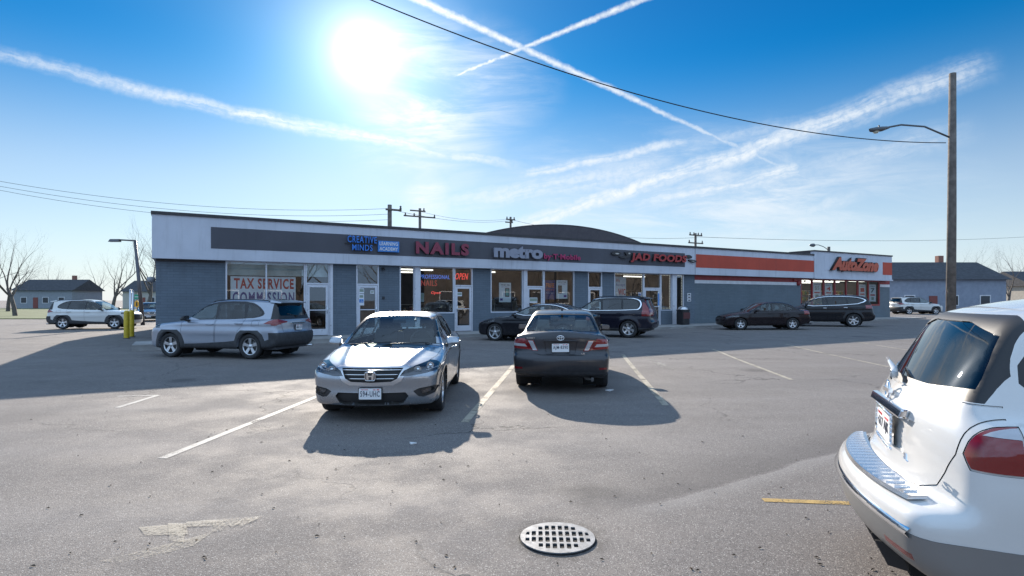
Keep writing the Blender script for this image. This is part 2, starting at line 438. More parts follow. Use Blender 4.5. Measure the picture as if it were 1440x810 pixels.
class Body:
    def __init__(s, c, h):
        s.c = c; F = body_fn(c)
        L0, L1 = min(p[0] for p in c['low']) - .12, max(p[0] for p in c['low']) + .12
        Wm = c['W'] / 2 + .09
        ny = math.ceil(Wm / h)
        P, fc = surface_nets(F, (L0, -ny * h - h / 2, .02), (L1, ny * h + h / 2, max(p[1] for p in c['cab']) + .12), h)
        me = bpy.data.meshes.new('b'); me.from_pydata(P.tolist(), [], fc.tolist())
        s.bm = bmesh.new(); s.bm.from_mesh(me); bpy.data.meshes.remove(me)
        s.lay = s.bm.faces.layers.int.new('pid'); s.bm.normal_update()
        s.ids = {}; s.info = [('body', None)]
    def stamp(s, name, poly, proj='side', rng=None, allow=None, it=0, nmin=.06, **info):
        bm, lay = s.bm, s.lay
        if it: poly = chaikin(poly, it)
        a, b = {'side': (0, 2), 'front': (1, 2), 'rear': (1, 2), 'top': (0, 1)}[proj]; t = 3 - a - b
        lo0, hi0 = min(p[0] for p in poly), max(p[0] for p in poly); lo1, hi1 = min(p[1] for p in poly), max(p[1] for p in poly)
        al = None if allow is None else {s.ids.get(x, 0) if x != 'body' else 0 for x in allow}
        mg = .07
        cand = set()
        for f in bm.faces:
            v = f.verts[0].co
            if not (lo0 - mg < v[a] < hi0 + mg and lo1 - mg < v[b] < hi1 + mg): continue
            if al is not None and f[lay] not in al: continue
            nn = f.normal[t]
            if proj == 'side':
                if nmin > 0 and (nn * v.y < 0 or abs(nn) < nmin): continue
                if rng and not (rng[0] < abs(v.y) < rng[1]): continue
            else:
                if proj == 'rear': nn = -nn
                if nn < nmin: continue
                if rng and not (rng[0] - mg < v[t] < rng[1] + mg): continue
            cand.add(f)
        n = len(poly)
        if rng and proj != 'side':
            for lim in rng:
                sub = [f for f in cand if min(v.co[t] for v in f.verts) < lim - 1e-4 and max(v.co[t] for v in f.verts) > lim + 1e-4]
                if not sub: continue
                geom = set(sub)
                for f in sub: geom.update(f.edges); geom.update(f.verts)
                co = Vector((0, 0, 0)); co[t] = lim; no = Vector((0, 0, 0)); no[t] = 1
                res = bmesh.ops.bisect_plane(bm, geom=list(geom), dist=1e-4, plane_co=co, plane_no=no)
                cand = {f for f in cand if f.is_valid}
                cand.update(g for g in res['geom'] if isinstance(g, bmesh.types.BMFace))
        for i in range(n):
            p, q = poly[i - 1], poly[i]
            x0, x1 = min(p[0], q[0]) - .002, max(p[0], q[0]) + .002; y0, y1 = min(p[1], q[1]) - .002, max(p[1], q[1]) + .002
            no = Vector((0, 0, 0)); no[a] = -(q[1] - p[1]); no[b] = q[0] - p[0]
            if no.length < 1e-6: continue
            no.normalize(); co = Vector((0, 0, 0)); co[a] = p[0]; co[b] = p[1]; dd = no.dot(co)
            sub = []
            for f in cand:
                va = [v.co[a] for v in f.verts]
                if max(va) < x0 or min(va) > x1: continue
                vb = [v.co[b] for v in f.verts]
                if max(vb) < y0 or min(vb) > y1: continue
                ds = [no[a] * u + no[b] * w - dd for u, w in zip(va, vb)]
                if max(ds) < 1e-4 or min(ds) > -1e-4: continue
                sub.append(f)
            if not sub: continue
            geom = set(sub)
            for f in sub: geom.update(f.edges); geom.update(f.verts)
            res = bmesh.ops.bisect_plane(bm, geom=list(geom), dist=1e-4, plane_co=co, plane_no=no)
            cand = {f for f in cand if f.is_valid}
            cand.update(g for g in res['geom'] if isinstance(g, bmesh.types.BMFace))
        if name not in s.ids:
            s.ids[name] = len(s.info); s.info.append((name, dict(info)))
        pid = s.ids[name]
        for f in cand:
            c = f.calc_center_median()
            if rng and proj != 'side' and not (rng[0] <= c[t] <= rng[1]): continue
            if inside(poly, c[a], c[b]): f[lay] = pid
        return s
    def both(s, name, poly, **k):
        """mirrored pair of stamps seen from front or rear"""
        s.stamp(name, poly, **k); s.stamp(name, [(-a, b) for a, b in poly], **k)
    def panel(s, name, poly, gap=.009, it=0, **k):
        if it: poly = chaikin(poly, it)
        kk = {x: k[x] for x in ('proj', 'rng', 'allow', 'nmin') if x in k}
        s.stamp('seam', poly, **kk); k.pop('allow', None)
        s.stamp(name, offset_poly(poly, gap), allow=['seam'], **k)
    def finish(s, root, paintm, mats):
        """split by part id; mats: name -> (object name, material, parent name, inset, pair, reveal)"""
        bm, lay = s.bm, s.lay
        bm.normal_update()
        names = [i[0] for i in s.info]
        vn = {}
        reveal = MB()
        seam_id = s.ids.get('seam', -1)
        groups = {}
        for f in bm.faces:
            groups.setdefault(f[lay], []).append(f)
        for e in bm.edges:
            if len(e.link_faces) != 2: continue
            i0, i1 = (f[lay] for f in e.link_faces)
            if i0 == i1: continue
            for k0, k1 in ((i0, i1), (i1, i0)):
                spec = mats.get(names[k0])
                if spec and spec.get('reveal'):
                    sp1 = mats.get(names[k1])
                    if sp1 and sp1.get('reveal') and spec['reveal'] <= sp1['reveal'] and k0 > k1: continue
                    d = spec['reveal']; a, b = e.verts
                    if spec.get('hole') == 'y':
                        ev = b.co - a.co
                        if abs(ev.y) > .55 * ev.length: break
                        oa = Vector((0, -math.copysign(d, a.co.y), 0)); ob = oa
                    else: oa = -a.normal * d; ob = -b.normal * d
                    reveal.add([a.co, b.co, b.co + ob, a.co + oa], [(0, 1, 2, 3)])
                    break
        objs = {}
        def make(name, faces, m, parent, inset=0, label=None):
            vid = {}; vs = []; fs = []
            for f in faces:
                q = []
                for v in f.verts:
                    if v.index not in vid or True:
                        k = v
                        if k not in vid: vid[k] = len(vs); vs.append(v.co - v.normal * inset if inset else v.co.copy())
                    q.append(vid[v])
                fs.append(q)
            me = bpy.data.meshes.new(name); me.from_pydata([tuple(v) for v in vs], [], fs)
            o = link(name, me, m, parent, smooth=True)
            if label: o['label'] = label
            return o
        order = sorted(groups, key=lambda i: 0 if mats.get(names[i], {}).get('parent') is None else 1)
        bodyf = groups.get(0, [])
        seamf = groups.get(seam_id, []) if seam_id >= 0 else []
        # body shell with its dark panel gaps and the reveals of its openings
        vid = {}; vs = []; fs = []; mi = []
        for fl, m in ((bodyf, 0), (seamf, 1)):
            for f in fl:
                q = []
                for v in f.verts:
                    key = (v, m)
                    if key not in vid: vid[key] = len(vs); vs.append(tuple(v.co - v.normal * (.006 if m else 0)))
                    q.append(vid[key])
                fs.append(q); mi.append(m)
        b0 = len(vs); vs += reveal.v; fs += [tuple(b0 + i for i in f) for f in reveal.f]; mi += [2] * len(reveal.f)
        me = bpy.data.meshes.new('body'); me.from_pydata(vs, [], fs)
        me.polygons.foreach_set('material_index', mi)
        ob = link('body', me, [paintm, MT['seam'], MT['trim']], root, smooth=True)
        objs['body'] = ob
        for i in order:
            if i == 0 or i == seam_id: continue
            nm = names[i]; spec = mats.get(nm)
            if spec is None: spec = {'obj': nm, 'mat': MT['trim']}
            if spec.get('hole'): continue
            sides = [('', groups[i])]
            if spec.get('pair', True):
                lf = [f for f in groups[i] if f.calc_center_median().y > 0]; rf = [f for f in groups[i] if f.calc_center_median().y <= 0]
                sides = [x for x in (('L', lf), ('R', rf)) if x[1]]
            for sd, fl in sides:
                par = root
                if spec.get('parent'): par = objs.get(spec['parent'] + sd) or objs.get(spec['parent']) or root
                o = make(spec['obj'], fl, paintm if spec['mat'] == 'paint' else spec['mat'], par, spec.get('inset', 0), spec.get('label'))
                objs[nm + sd] = o
                if spec.get('back'):
                    o2 = make(spec.get('backname', 'reflector'), fl, spec['back'], o, spec.get('backd', .06))
        bm.free()
        return objs

# ---------------------------------------------------------------- wheels
def wheel(parent, x, y, r, style='ten', rw=.215, rim=.64, name='wheel', tyre='rubber', alloy='alloy'):
    """wheel facing +y when y>0"""
    sg = 1 if y > 0 else -1
    w = bpy.data.objects.new(name, None); COL.objects.link(w); w.parent = parent; w.location = (x, y, r); w.empty_display_size = .1
    rr = r * rim
    hw = rw / 2
    pr = [(rr, -hw * .8), (rr + .015, -hw * .95), (r - .05, -hw), (r - .015, -hw * .93), (r - .003, -hw * .7), (r, 0), (r - .003, hw * .7), (r - .015, hw * .93), (r - .05, hw), (rr + .015, hw * .95), (rr, hw * .8)]
    t = MB().lathe(pr, 40, 'y').build('tyre', MT[tyre], w)
    m = MB()
    o = hw * .78 * sg
    m.lathe([(rr + .004, o * 1.02), (rr - .012, o * 1.02), (rr - .02, o * .8), (rr - .03, -o * .6), (rr, -o * .8)], 40, 'y')
    ns, kind = {'ten': (10, 'fine'), 'five': (5, 'wide'), 'star': (5, 'star'), 'six': (6, 'wide'), 'multi': (8, 'fine'), 'rav': (5, 'fat'), 'xc': (6, 'fat')}[style]
    def sp(a, w0, w1, r0, r1, th=.02):
        ca, sa = math.cos(a), math.sin(a)
        def P(u, v, h): return (u * ca - v * sa, h, u * sa + v * ca)
        ho, hi_ = o * .98, o * .98 - th * sg
        hb = o * .82
        m.hexa([P(r0, -w0, hb - th * sg), P(r1, -w1, hi_), P(r1, w1, hi_), P(r0, w0, hb - th * sg), P(r0, -w0, hb), P(r1, -w1, ho), P(r1, w1, ho), P(r0, w0, hb)])
    for k in range(ns):
        a = 2 * math.pi * k / ns + .3
        if kind == 'wide': sp(a, .035, .028, .04, rr - .01)
        elif kind == 'fat': sp(a, .030, .05, .04, rr - .01)
        elif kind == 'star': sp(a - .07, .018, .014, .05, rr - .01); sp(a + .07, .018, .014, .05, rr - .01)
        else: sp(a, .014, .011, .04, rr - .01)
    m.lathe([(.0, o * .92), (.035, o * .92), (.045, o * .86), (.075, o * .8), (.078, o * .5), (0, o * .5)], 20, 'y')
    m.build('rim', MT[alloy], w)
    d = MB(); d.lathe([(0, o * .35), (rr * .82, o * .35), (rr * .82, o * .2), (0, o * .2)], 24, 'y'); d.build('brake_disc', MT['disc'], w)
    return w

def seat_parts(root, xs_, z=.35, m='seat', head=True, ys=(-.37, .37)):
    for x in xs_:
        for y in ys:
            s = MB(); s.hexa([(x - .25, y - .24, z + .12), (x + .27, y - .24, z + .16), (x + .27, y + .24, z + .16), (x - .25, y + .24, z + .12), (x - .25, y - .22, z + .26), (x + .27, y - .22, z + .30), (x + .27, y + .22, z + .30), (x - .25, y + .22, z + .26)])
            s.hexa([(x - .34, y - .25, z + .25), (x - .20, y - .25, z + .25), (x - .20, y + .25, z + .25), (x - .34, y + .25, z + .25), (x - .50, y - .18, z + .80), (x - .40, y - .18, z + .80), (x - .40, y + .18, z + .80), (x - .50, y + .18, z + .80)])
            so = s.build('seat', MT[m], root, bevel=.035, smooth=True)
            if head:
                h = MB(); h.hexa([(x - .53, y - .13, z + .84), (x - .43, y - .13, z + .84), (x - .43, y + .13, z + .84), (x - .53, y + .13, z + .84), (x - .56, y - .11, z + 1.01), (x - .48, y - .11, z + 1.01), (x - .48, y + .11, z + 1.01), (x - .56, y + .11, z + 1.01)])
                h.tube([(x - .46, y - .06, z + .76), (x - .485, y - .06, z + .87)], .007, 6); h.tube([(x - .46, y + .06, z + .76), (x - .485, y + .06, z + .87)], .007, 6)
                h.build('headrest', MT[m], so, bevel=.025)
def dash_parts(root, x, zt, w=.66):
    d = MB(); d.hexa([(x - .55, -w, .45), (x + .1, -w, .45), (x + .1, w, .45), (x - .55, w, .45), (x - .38, -w, zt - .02), (x + .22, -w, zt - .06), (x + .22, w, zt - .06), (x - .38, w, zt - .02)])
    o = d.build('dashboard', MT['dash'], root, bevel=.03)
    s = MB(); c = Vector((x - .58, .37, zt + .02)); pts = []
    for k in range(25):
        a = 2 * math.pi * k / 24; pts.append(c + Vector((-.07 * math.sin(a), .185 * math.cos(a), .17 * math.sin(a))))
    s.tube(pts, .015, 6, cap=False); s.box(c.x - .02, c.x + .02, c.y - .17, c.y + .17, c.z - .03, c.z + .03)
    s.build('steering_wheel', MT['dash'], root)
    f = MB(); f.box(x - 2.9, x - .5, -.78, .78, .27, .33); f.build('cabin_floor', MT['seat'], root)
def mirror_parts(root, x, y, z, paintm, objs, big=1.0, cap=None):
    for sg in (1, -1):
        m = MB(); yo = y * sg
        m.hexa([(x - .10 * big, yo, z - .06 * big), (x + .04, yo, z - .07 * big), (x + .03, yo + sg * .22 * big, z - .05 * big), (x - .10 * big, yo + sg * .23 * big, z - .04 * big),
                (x - .10 * big, yo, z + .08 * big), (x + .02, yo, z + .07 * big), (x + .01, yo + sg * .20 * big, z + .05 * big), (x - .10 * big, yo + sg * .22 * big, z + .07 * big)])
        o = m.build('mirror', cap or paintm, root, bevel=.03, smooth=True)
        a = MB(); a.box(x - .04, x + .04, min(yo - sg * .12, yo + sg * .03), max(yo - sg * .12, yo + sg * .03), z - .09, z - .04); a.build('mirror_arm', MT['trim'], o)
        g = MB(); g.box(x - .106 * big, x - .100 * big, min(yo + sg * .03, yo + sg * .20 * big), max(yo + sg * .03, yo + sg * .20 * big), z - .03 * big, z + .06 * big); g.build('mirror_glass', MT['mirror'], o)
def handles(objs, spec, mat_=None, root=None):
    for nm, x, z, y in spec:
        for sd, sg in (('L', 1), ('R', -1)):
            m = MB(); pts = [(x - .11, sg * (y - .012), z), (x - .085, sg * (y + .035), z + .004), (x, sg * (y + .045), z + .006), (x + .085, sg * (y + .035), z + .004), (x + .11, sg * (y - .012), z)]
            m.tube(pts, [.012, .015, .017, .015, .012], 8)
            m.build('handle', mat_, objs.get(nm + sd) or root)
def wells(root, c):
    for xa in (c['axf'], c['axr']):
        for sg in (1, -1):
            m = MB(); r = c['wr'] + .075; pts = []
            n = 20; y0, y1 = sg * (c['W'] / 2 - .13), sg * (c['W'] / 2 - .50)
            for k in range(n + 1):
                a = R(-40 + 260 * k / n); pts.append((xa + r * math.cos(a), c['wr'] + .01 + r * math.sin(a)))
            vs = [(p[0], y0, p[1]) for p in pts] + [(p[0], y1, p[1]) for p in pts]
            fs = [(i, i + 1, n + 2 + i, n + 1 + i) for i in range(n)] + [tuple(range(n + 1, 2 * n + 2))]
            m.add(vs, fs); m.build('wheel_well', MT['well'], root, fix=False)
def plate(root, x, z, sg, chars, y=0, tilt=0, frame='trim', top='WISCONSIN', name='licence_plate', col='plate_blue', chrome_frame=False):
    """sg=+1 faces front, -1 faces rear"""
    p = bpy.data.objects.new(name, None); COL.objects.link(p); p.parent = root; p.location = (x, y, z); p.rotation_euler = (0, -tilt * sg, R(90) if sg > 0 else R(-90)); p.empty_display_size = .1
    # local: x = to the reader's right, y = into the car (-y faces the reader)  -> build in x,z with y
    f = MB(); f.prism(rrect(-.160, .160, -.083, .083, .012), -.002, .006, 'y')
    f.build('plate_frame', MT['chrome'] if chrome_frame else MT[frame], p)
    b = MB(); b.prism(rrect(-.150, .150, -.074, .074, .010), -.006, -.0025, 'y'); b.build('plate_panel', MT['plate_white'], p)
    M = lambda xx, zz: Matrix(((1, 0, 0, xx), (0, 0, -1, -.0065), (0, 1, 0, zz), (0, 0, 0, 1)))
    fit_text(chars, .262, .076, .002, 'plate_characters', MT[col], p, M(-.131, -.038), off=.010, space=1.12)
    if top: fit_text(top, .10, .014, .002, 'plate_state_name', MT['plate_red'], p, M(-.125, .050))
    r = MB(); r.box(.04, .075, -.0085, -.0065, .050, .060); r.box(.09, .125, -.0085, -.0065, .050, .062); r.build('plate_sticker', MT['plate_red'], p)
    return p

DEF = {
    'arch': dict(hole='y', reveal=.14),
    'windshield': dict(obj='windshield', mat=MT['glass'], inset=.006, reveal=.03, pair=False),
    'rear_glass': dict(obj='rear_window', mat=MT['glass'], inset=.006, reveal=.03, pair=False),
    'pillar': dict(obj='window_surround', mat=MT['trim'], inset=.002),
    'front_door': dict(obj='front_door', mat='paint'), 'rear_door': dict(obj='rear_door', mat='paint'),
    'win_f': dict(obj='window', mat=MT['glass'], inset=.008, reveal=.025, parent='front_door'),
    'win_r': dict(obj='window', mat=MT['glass'], inset=.008, reveal=.025, parent='rear_door'),
    'win_q': dict(obj='quarter_window', mat=MT['glass'], inset=.008, reveal=.025),
    'hood': dict(obj='hood', mat='paint', pair=False), 'trunk': dict(obj='trunk_lid', mat='paint', pair=False), 'gate': dict(obj='tailgate', mat='paint', pair=False),
    'headlight': dict(obj='headlight', mat=MT['lens_glass'], inset=.001, reveal=.05, back=MT['lamp_in'], backd=.055),
    'taillight': dict(obj='taillight', mat=MT['red_lens'], inset=-.004),
    'tail_white': dict(obj='reversing_light', mat=MT['clear_lens'], inset=-.004),
    'cladding': dict(obj='cladding', mat=MT['plastic'], inset=-.004, pair=False),
    'grille': dict(obj='grille', mat=MT['grille'], inset=.035, reveal=.04, pair=False),
    'intake': dict(obj='lower_intake', mat=MT['grille'], inset=.04, reveal=.045, pair=False),
    'fog': dict(obj='fog_light', mat=MT['lens_glass'], inset=.01, reveal=.04, back=MT['lamp_in'], backd=.04),
    'fog_bezel': dict(obj='fog_light_bezel', mat=MT['trim'], inset=.012, reveal=.014),
    'fuel': dict(obj='fuel_flap', mat='paint'),
    'chrome': dict(obj='chrome_strip', mat=MT['chrome'], inset=-.005),
    'recess': dict(obj='plate_recess', mat=MT['trim'], inset=.02, reveal=.022, pair=False),
    'sunroof': dict(obj='sunroof', mat=MT['trim'], inset=.001, pair=False),
    'reflector': dict(obj='reflector', mat=MT['red_dark'], inset=-.003),
}
def circle(cx, cz, r, n=28): return [(cx + r * math.cos(2 * math.pi * k / n), cz + r * math.sin(2 * math.pi * k / n)) for k in range(n)]
def archpoly(cx, r_, zr, n=24):
    """wheel arch opening, open to the ground"""
    p = [(cx + r_ * math.cos(R(a)), zr + r_ * math.sin(R(a))) for a in np.linspace(-18, 198, n)]
    return [(p[0][0] + .02, .02)] + p + [(p[-1][0] - .02, .02)]
def place_car(root, c, x, y, fwd):
    """x,y: ground position of the midpoint between the axles"""
    f = Vector((fwd[0], fwd[1], 0)).normalized(); l = Vector((-f.y, f.x, 0))
    def h(a, b): q = Vector((x, y, 0)) + f * a + l * b; return gz(q.x, q.y)
    tw = c['W'] / 2 - .1
    zf = (h(c['axf'], tw) + h(c['axf'], -tw)) / 2; zr = (h(c['axr'], tw) + h(c['axr'], -tw)) / 2
    zl = (h(c['axf'], tw) + h(c['axr'], tw)) / 2; zrr = (h(c['axf'], -tw) + h(c['axr'], -tw)) / 2
    fx = (f * (c['axf'] - c['axr']) + Vector((0, 0, zf - zr))).normalized()
    ly = (l * 2 * tw + Vector((0, 0, zl - zrr))).normalized(); up = fx.cross(ly).normalized(); ly = up.cross(fx)
    z = (zf + zr) / 2 + .004
    root.matrix_world = Matrix(((fx.x, ly.x, up.x, x), (fx.y, ly.y, up.y, y), (fx.z, ly.z, up.z, z), (0, 0, 0, 1)))
# ================================================================ the cars
def sec(w, z0, pts, top=1.25):
    return [(-.6, z0)] + [(w - .12, z0), (w - .035, z0 + .05)] + pts + [(-.6, top)]
RES_NEAR, RES_FAR = .03, .045

def wheels4(root, c, style, rw=.22, alloy='alloy', rim=.64, near=None):
    for xa in (c['axf'], c['axr']):
        for sg in (1, -1):
            wheel(root, xa, sg * (c['W'] / 2 - rw / 2 - .035), c['wr'], style, rw, rim, alloy=alloy)

def extra_front(root, c, x, z):
    pass

# ---- silver saloon facing the camera
def silver_saloon():
    c = dict(W=1.85, axf=1.39, axr=-1.39, wr=.33, bow_f=.30, bow_r=.16, crown=.045, ridge=.016, k=.09, kc=.06, flare=.014,
        low=[(2.20, .19), (2.31, .22), (2.345, .34), (2.335, .47), (2.345, .60), (2.32, .69), (2.22, .76), (1.9, .835), (1.5, .90), (1.1, .955), (.7, .99), (-1.5, 1.03), (-2.0, 1.055), (-2.36, 1.05), (-2.45, 1.0), (-2.46, .85), (-2.52, .62), (-2.50, .40), (-2.36, .24), (-1.9, .19), (1.6, .17)],
        cab=[(1.35, .70), (1.08, .93), (.80, 1.09), (.42, 1.28), (.12, 1.405), (-.2, 1.455), (-.6, 1.465), (-1.0, 1.435), (-1.35, 1.35), (-1.72, 1.20), (-2.08, 1.03), (-2.2, .8), (-1.2, .5), (.6, .5)],
        sec=sec(.91, .17, [(.895, .34), (.905, .55), (.925, .68), (.912, .78), (.915, .86), (.885, .95), (.80, 1.03)]),
        csec=[(-.6, .5), (.90, .5), (.865, .90), (.80, 1.02), (.72, 1.18), (.645, 1.33), (.57, 1.44), (.45, 1.52), (-.6, 1.6)],
        plan=[(-2.6, .86), (-2.2, .93), (-1.6, .985), (-.8, 1), (.8, 1), (1.6, .985), (2.0, .95), (2.3, .90), (2.6, .87)],
        cplan=[(-2.2, .88), (-1.4, .93), (-.6, 1), (.2, 1), (.9, .97), (1.4, .93)])
    b = Body(c, RES_NEAR)
    for xa in (c['axf'], c['axr']): b.stamp('arch', archpoly(xa, .365, .325), rng=(.48, 1.2), nmin=0)
    b.stamp('pillar', [(.95, .99), (.24, 1.365), (-.1, 1.405), (-.75, 1.40), (-1.1, 1.33), (-1.42, 1.15), (-1.5, 1.06), (-1.40, 1.02)], rng=(.4, 1.2), it=1)
    b.stamp('win_f', [(.84, 1.005), (.70, 1.09), (.22, 1.335), (-.05, 1.375), (-.20, 1.38), (-.24, 1.01)], rng=(.4, 1.2), allow=['pillar'])
    b.stamp('win_r', [(-.31, 1.01), (-.28, 1.38), (-.70, 1.375), (-1.0, 1.32), (-1.02, 1.02)], rng=(.4, 1.2), allow=['pillar'])
    b.stamp('win_q', [(-1.06, 1.02), (-1.04, 1.31), (-1.30, 1.16), (-1.39, 1.065), (-1.33, 1.03)], rng=(.4, 1.2), allow=['pillar'])
    b.panel('front_door', [(.95, .30), (1.0, .60), (.93, .975), (-.26, .99), (-.25, .60), (-.22, .28)], allow=['body'], rng=(.5, 1.2))
    b.panel('rear_door', [(-.25, .28), (-.28, .60), (-.28, .99), (-1.22, 1.0), (-1.16, .80), (-.98, .62), (-.93, .40), (-.95, .28)], allow=['body'], rng=(.5, 1.2))
    b.stamp('windshield', [(-.72, .955), (-.40, .93), (0, .925), (.40, .93), (.72, .955), (.70, 1.04), (.56, 1.34), (.50, 1.375), (.2, 1.40), (-.2, 1.40), (-.50, 1.375), (-.56, 1.34), (-.70, 1.04)], proj='front', rng=(-.1, 1.3), allow=['body', 'pillar'], nmin=-.05)
    b.stamp('rear_glass', [(-.66, 1.10), (.66, 1.10), (.52, 1.36), (-.52, 1.36)], proj='rear', rng=(-2.1, -1.1), allow=['body', 'pillar'], nmin=-.05, it=1)
    b.stamp('sunroof', rrect(-.95, -.22, -.40, .40, .08), proj='top', rng=(1.3, 1.6), allow=['body'])
    # front face
    b.both('headlight', [(.385, .635), (.43, .70), (.56, .755), (.72, .80), (.84, .84), (.93, .86), (.95, .80), (.93, .73), (.86, .69), (.70, .655), (.52, .63)], proj='front', rng=(1.74, 2.5), nmin=.02, allow=['body'])
    b.stamp('wing', [(-.50, .745), (-.47, .765), (.47, .765), (.50, .745), (.40, .565), (.30, .515), (0, .505), (-.30, .515), (-.40, .565)], proj='front', rng=(1.9, 2.5), allow=['body'])
    b.stamp('grille', [(-.42, .735), (.42, .735), (.35, .60), (.27, .56), (0, .55), (-.27, .56), (-.35, .60)], proj='front', rng=(1.9, 2.5), allow=['wing'])
    b.stamp('intake', [(-.50, .36), (-.46, .41), (.46, .41), (.50, .36), (.44, .27), (.38, .245), (-.38, .245), (-.44, .27)], proj='front', rng=(1.9, 2.5), allow=['body'])
    b.both('fog_bezel', [(.56, .42), (.63, .455), (.84, .485), (.875, .45), (.84, .38), (.70, .335), (.63, .345)], proj='front', rng=(1.85, 2.5), nmin=.05, allow=['body'])
    b.both('fog', [(.64, .435), (.82, .462), (.835, .43), (.80, .395), (.69, .375)], proj='front', rng=(1.85, 2.5), nmin=.05, allow=['fog_bezel'])
    b.stamp('lip', [(-.90, .18), (.90, .18), (.86, .225), (.50, .235), (-.50, .235), (-.86, .225)], proj='front', rng=(1.9, 2.5), nmin=.01, allow=['body'])
    b.panel('hood', [(.40, 1.9)[::-1], (2.27, .40), (2.20, .62), (1.5, .80), (1.02, .82), (1.10, .40), (1.13, 0), (1.10, -.40), (1.02, -.82), (1.5, -.80), (2.20, -.62), (2.27, -.40)][1:], proj='top', rng=(.6, 1.2), allow=['body'], gap=.007, nmin=.15)
    b.both('taillight', [(.45, .90), (.62, .97), (.80, .99), (.93, .96), (.94, .86), (.80, .80), (.50, .82)], proj='rear', rng=(-2.7, -1.9), nmin=.02, allow=['body'])
    pm = paint('silver paint', (.35, .385, .43), .85, .24, .10, .05, .8)
    root = empty('parked_car', label='silver saloon facing the camera with the sun glinting on its bonnet and plate 594-UHC', cat='car')
    sp = dict(DEF); sp['lip'] = dict(obj='front_lip', mat=MT['trim'], inset=.0, pair=False); sp['wing'] = dict(obj='grille_surround', mat=MT['alloy'], inset=-.004, pair=False)
    o = b.finish(root, pm, sp)
    wheels4(root, c, 'ten', rim=.70); wells(root, c)
    mirror_parts(root, .68, .86, 1.00, pm, o, .95)
    handles(o, [('front_door', -.12, .845, .915), ('rear_door', -1.05, .865, .905)], pm, root)
    seat_parts(root, [-.05], m='seat'); seat_parts(root, [-.78], z=.26, m='seat'); dash_parts(root, .72, .95)
    # grille bars and badge
    for i, z in enumerate((.715, .655, .60)):
        g = MB(); w = .41 - .05 * i
        pts = [(2.325 - .30 * (abs(y) / .925) ** 2.2 + .004 - (.035 if z > .70 else 0), y, z) for y in np.linspace(-w, w, 15)]
        g.tube(pts, .0065, 6); g.build('grille_bar', MT['chrome'], root)
    bd = MB(); x = 2.375
    def P(a, b_, h): return (x + h, a, .640 + b_)
    for sg in (1, -1):
        bd.prism([(sg * .055, .045), (sg * .030, .045), (sg * .022, .006), (sg * .018, -.045), (sg * .045, -.045), (sg * .050, 0)], 0, .008, fn=P)
    bd.prism([(-.028, .010), (.028, .010), (.026, -.008), (-.026, -.008)], 0, .007, fn=P)
    ring = [Vector((x + .003, a, .640 + b_)) for a, b_ in rrect(-.068, .068, -.058, .058, .025, 4)]
    bd.tube(ring + [ring[0]], .006, 6, cap=False); bd.build('emblem', MT['chrome'], root)
    bk = MB(); bk.prism(rrect(-.066, .066, -.056, .056, .025), -.02, .0, fn=P); bk.build('emblem_backing', MT['lamp_in'], root)
    # lamp innards
    for sd, sg in (('L', 1), ('R', -1)):
        for (yy, zz, xx, r) in ((.60, .70, 2.10, .042), (.76, .745, 1.98, .042)):
            q = MB(); q.lathe([(0, 0), (r * .5, -.006), (r * .8, -.02), (r, -.04), (r * 1.15, -.03), (r * 1.25, -.005)], 18, 'x', c=(xx, sg * yy, zz))
            q.build('projector', MT['lamp_chrome'], o.get('headlight' + sd))
        q = MB(); q.tube([(2.19, sg * .44, .655), (2.11, sg * .58, .662), (2.00, sg * .74, .690), (1.88, sg * .86, .725)], .007, 6); q.build('light_strip', MT['clear_lens'], o.get('headlight' + sd))
        q = MB(); q.lathe([(0, .01), (.03, 0), (.045, -.03)], 16, 'x', c=(2.02, sg * .74, .42)); q.build('projector', MT['lamp_chrome'], o.get('fog' + sd))
    plate(root, 2.372, .405, 1, '594-UHC', tilt=.0)
    w = MB(); w.tube([(1.10, -.62, .975), (.98, .02, 1.005)], .008, 6); w.tube([(1.10, .02, .985), (.99, .60, 1.00)], .008, 6); w.build('wiper', MT['trim'], root)
    m = MB(); m.box(.18, .22, -.11, .11, 1.27, 1.33); m.build('rear_view_mirror', MT['trim'], root, bevel=.01)
    m = MB(); m.hexa([(-1.62, -.02, 1.23), (-1.50, -.02, 1.27), (-1.50, .02, 1.27), (-1.62, .02, 1.23), (-1.66, -.005, 1.31), (-1.61, -.005, 1.31), (-1.61, .005, 1.31), (-1.66, .005, 1.31)]); m.build('antenna', pm, root)
    place_car(root, c, -1.945, 10.15, (.012, -1)); return root

def side_windows(b, sur, wf, wr, wq=None, it=1):
    if sur: b.stamp('pillar', sur, rng=(.4, 1.2), it=it)
    al = ['pillar'] if sur else ['body']
    b.stamp('win_f', wf, rng=(.4, 1.2), allow=al); b.stamp('win_r', wr, rng=(.4, 1.2), allow=al)
    if wq: b.stamp('win_q', wq, rng=(.4, 1.2), allow=al)
def arches(b, c, gap=.035):
    for xa in (c['axf'], c['axr']): b.stamp('arch', archpoly(xa, c['wr'] + gap, c['wr'] - .005), rng=(.48, 1.2), nmin=0)

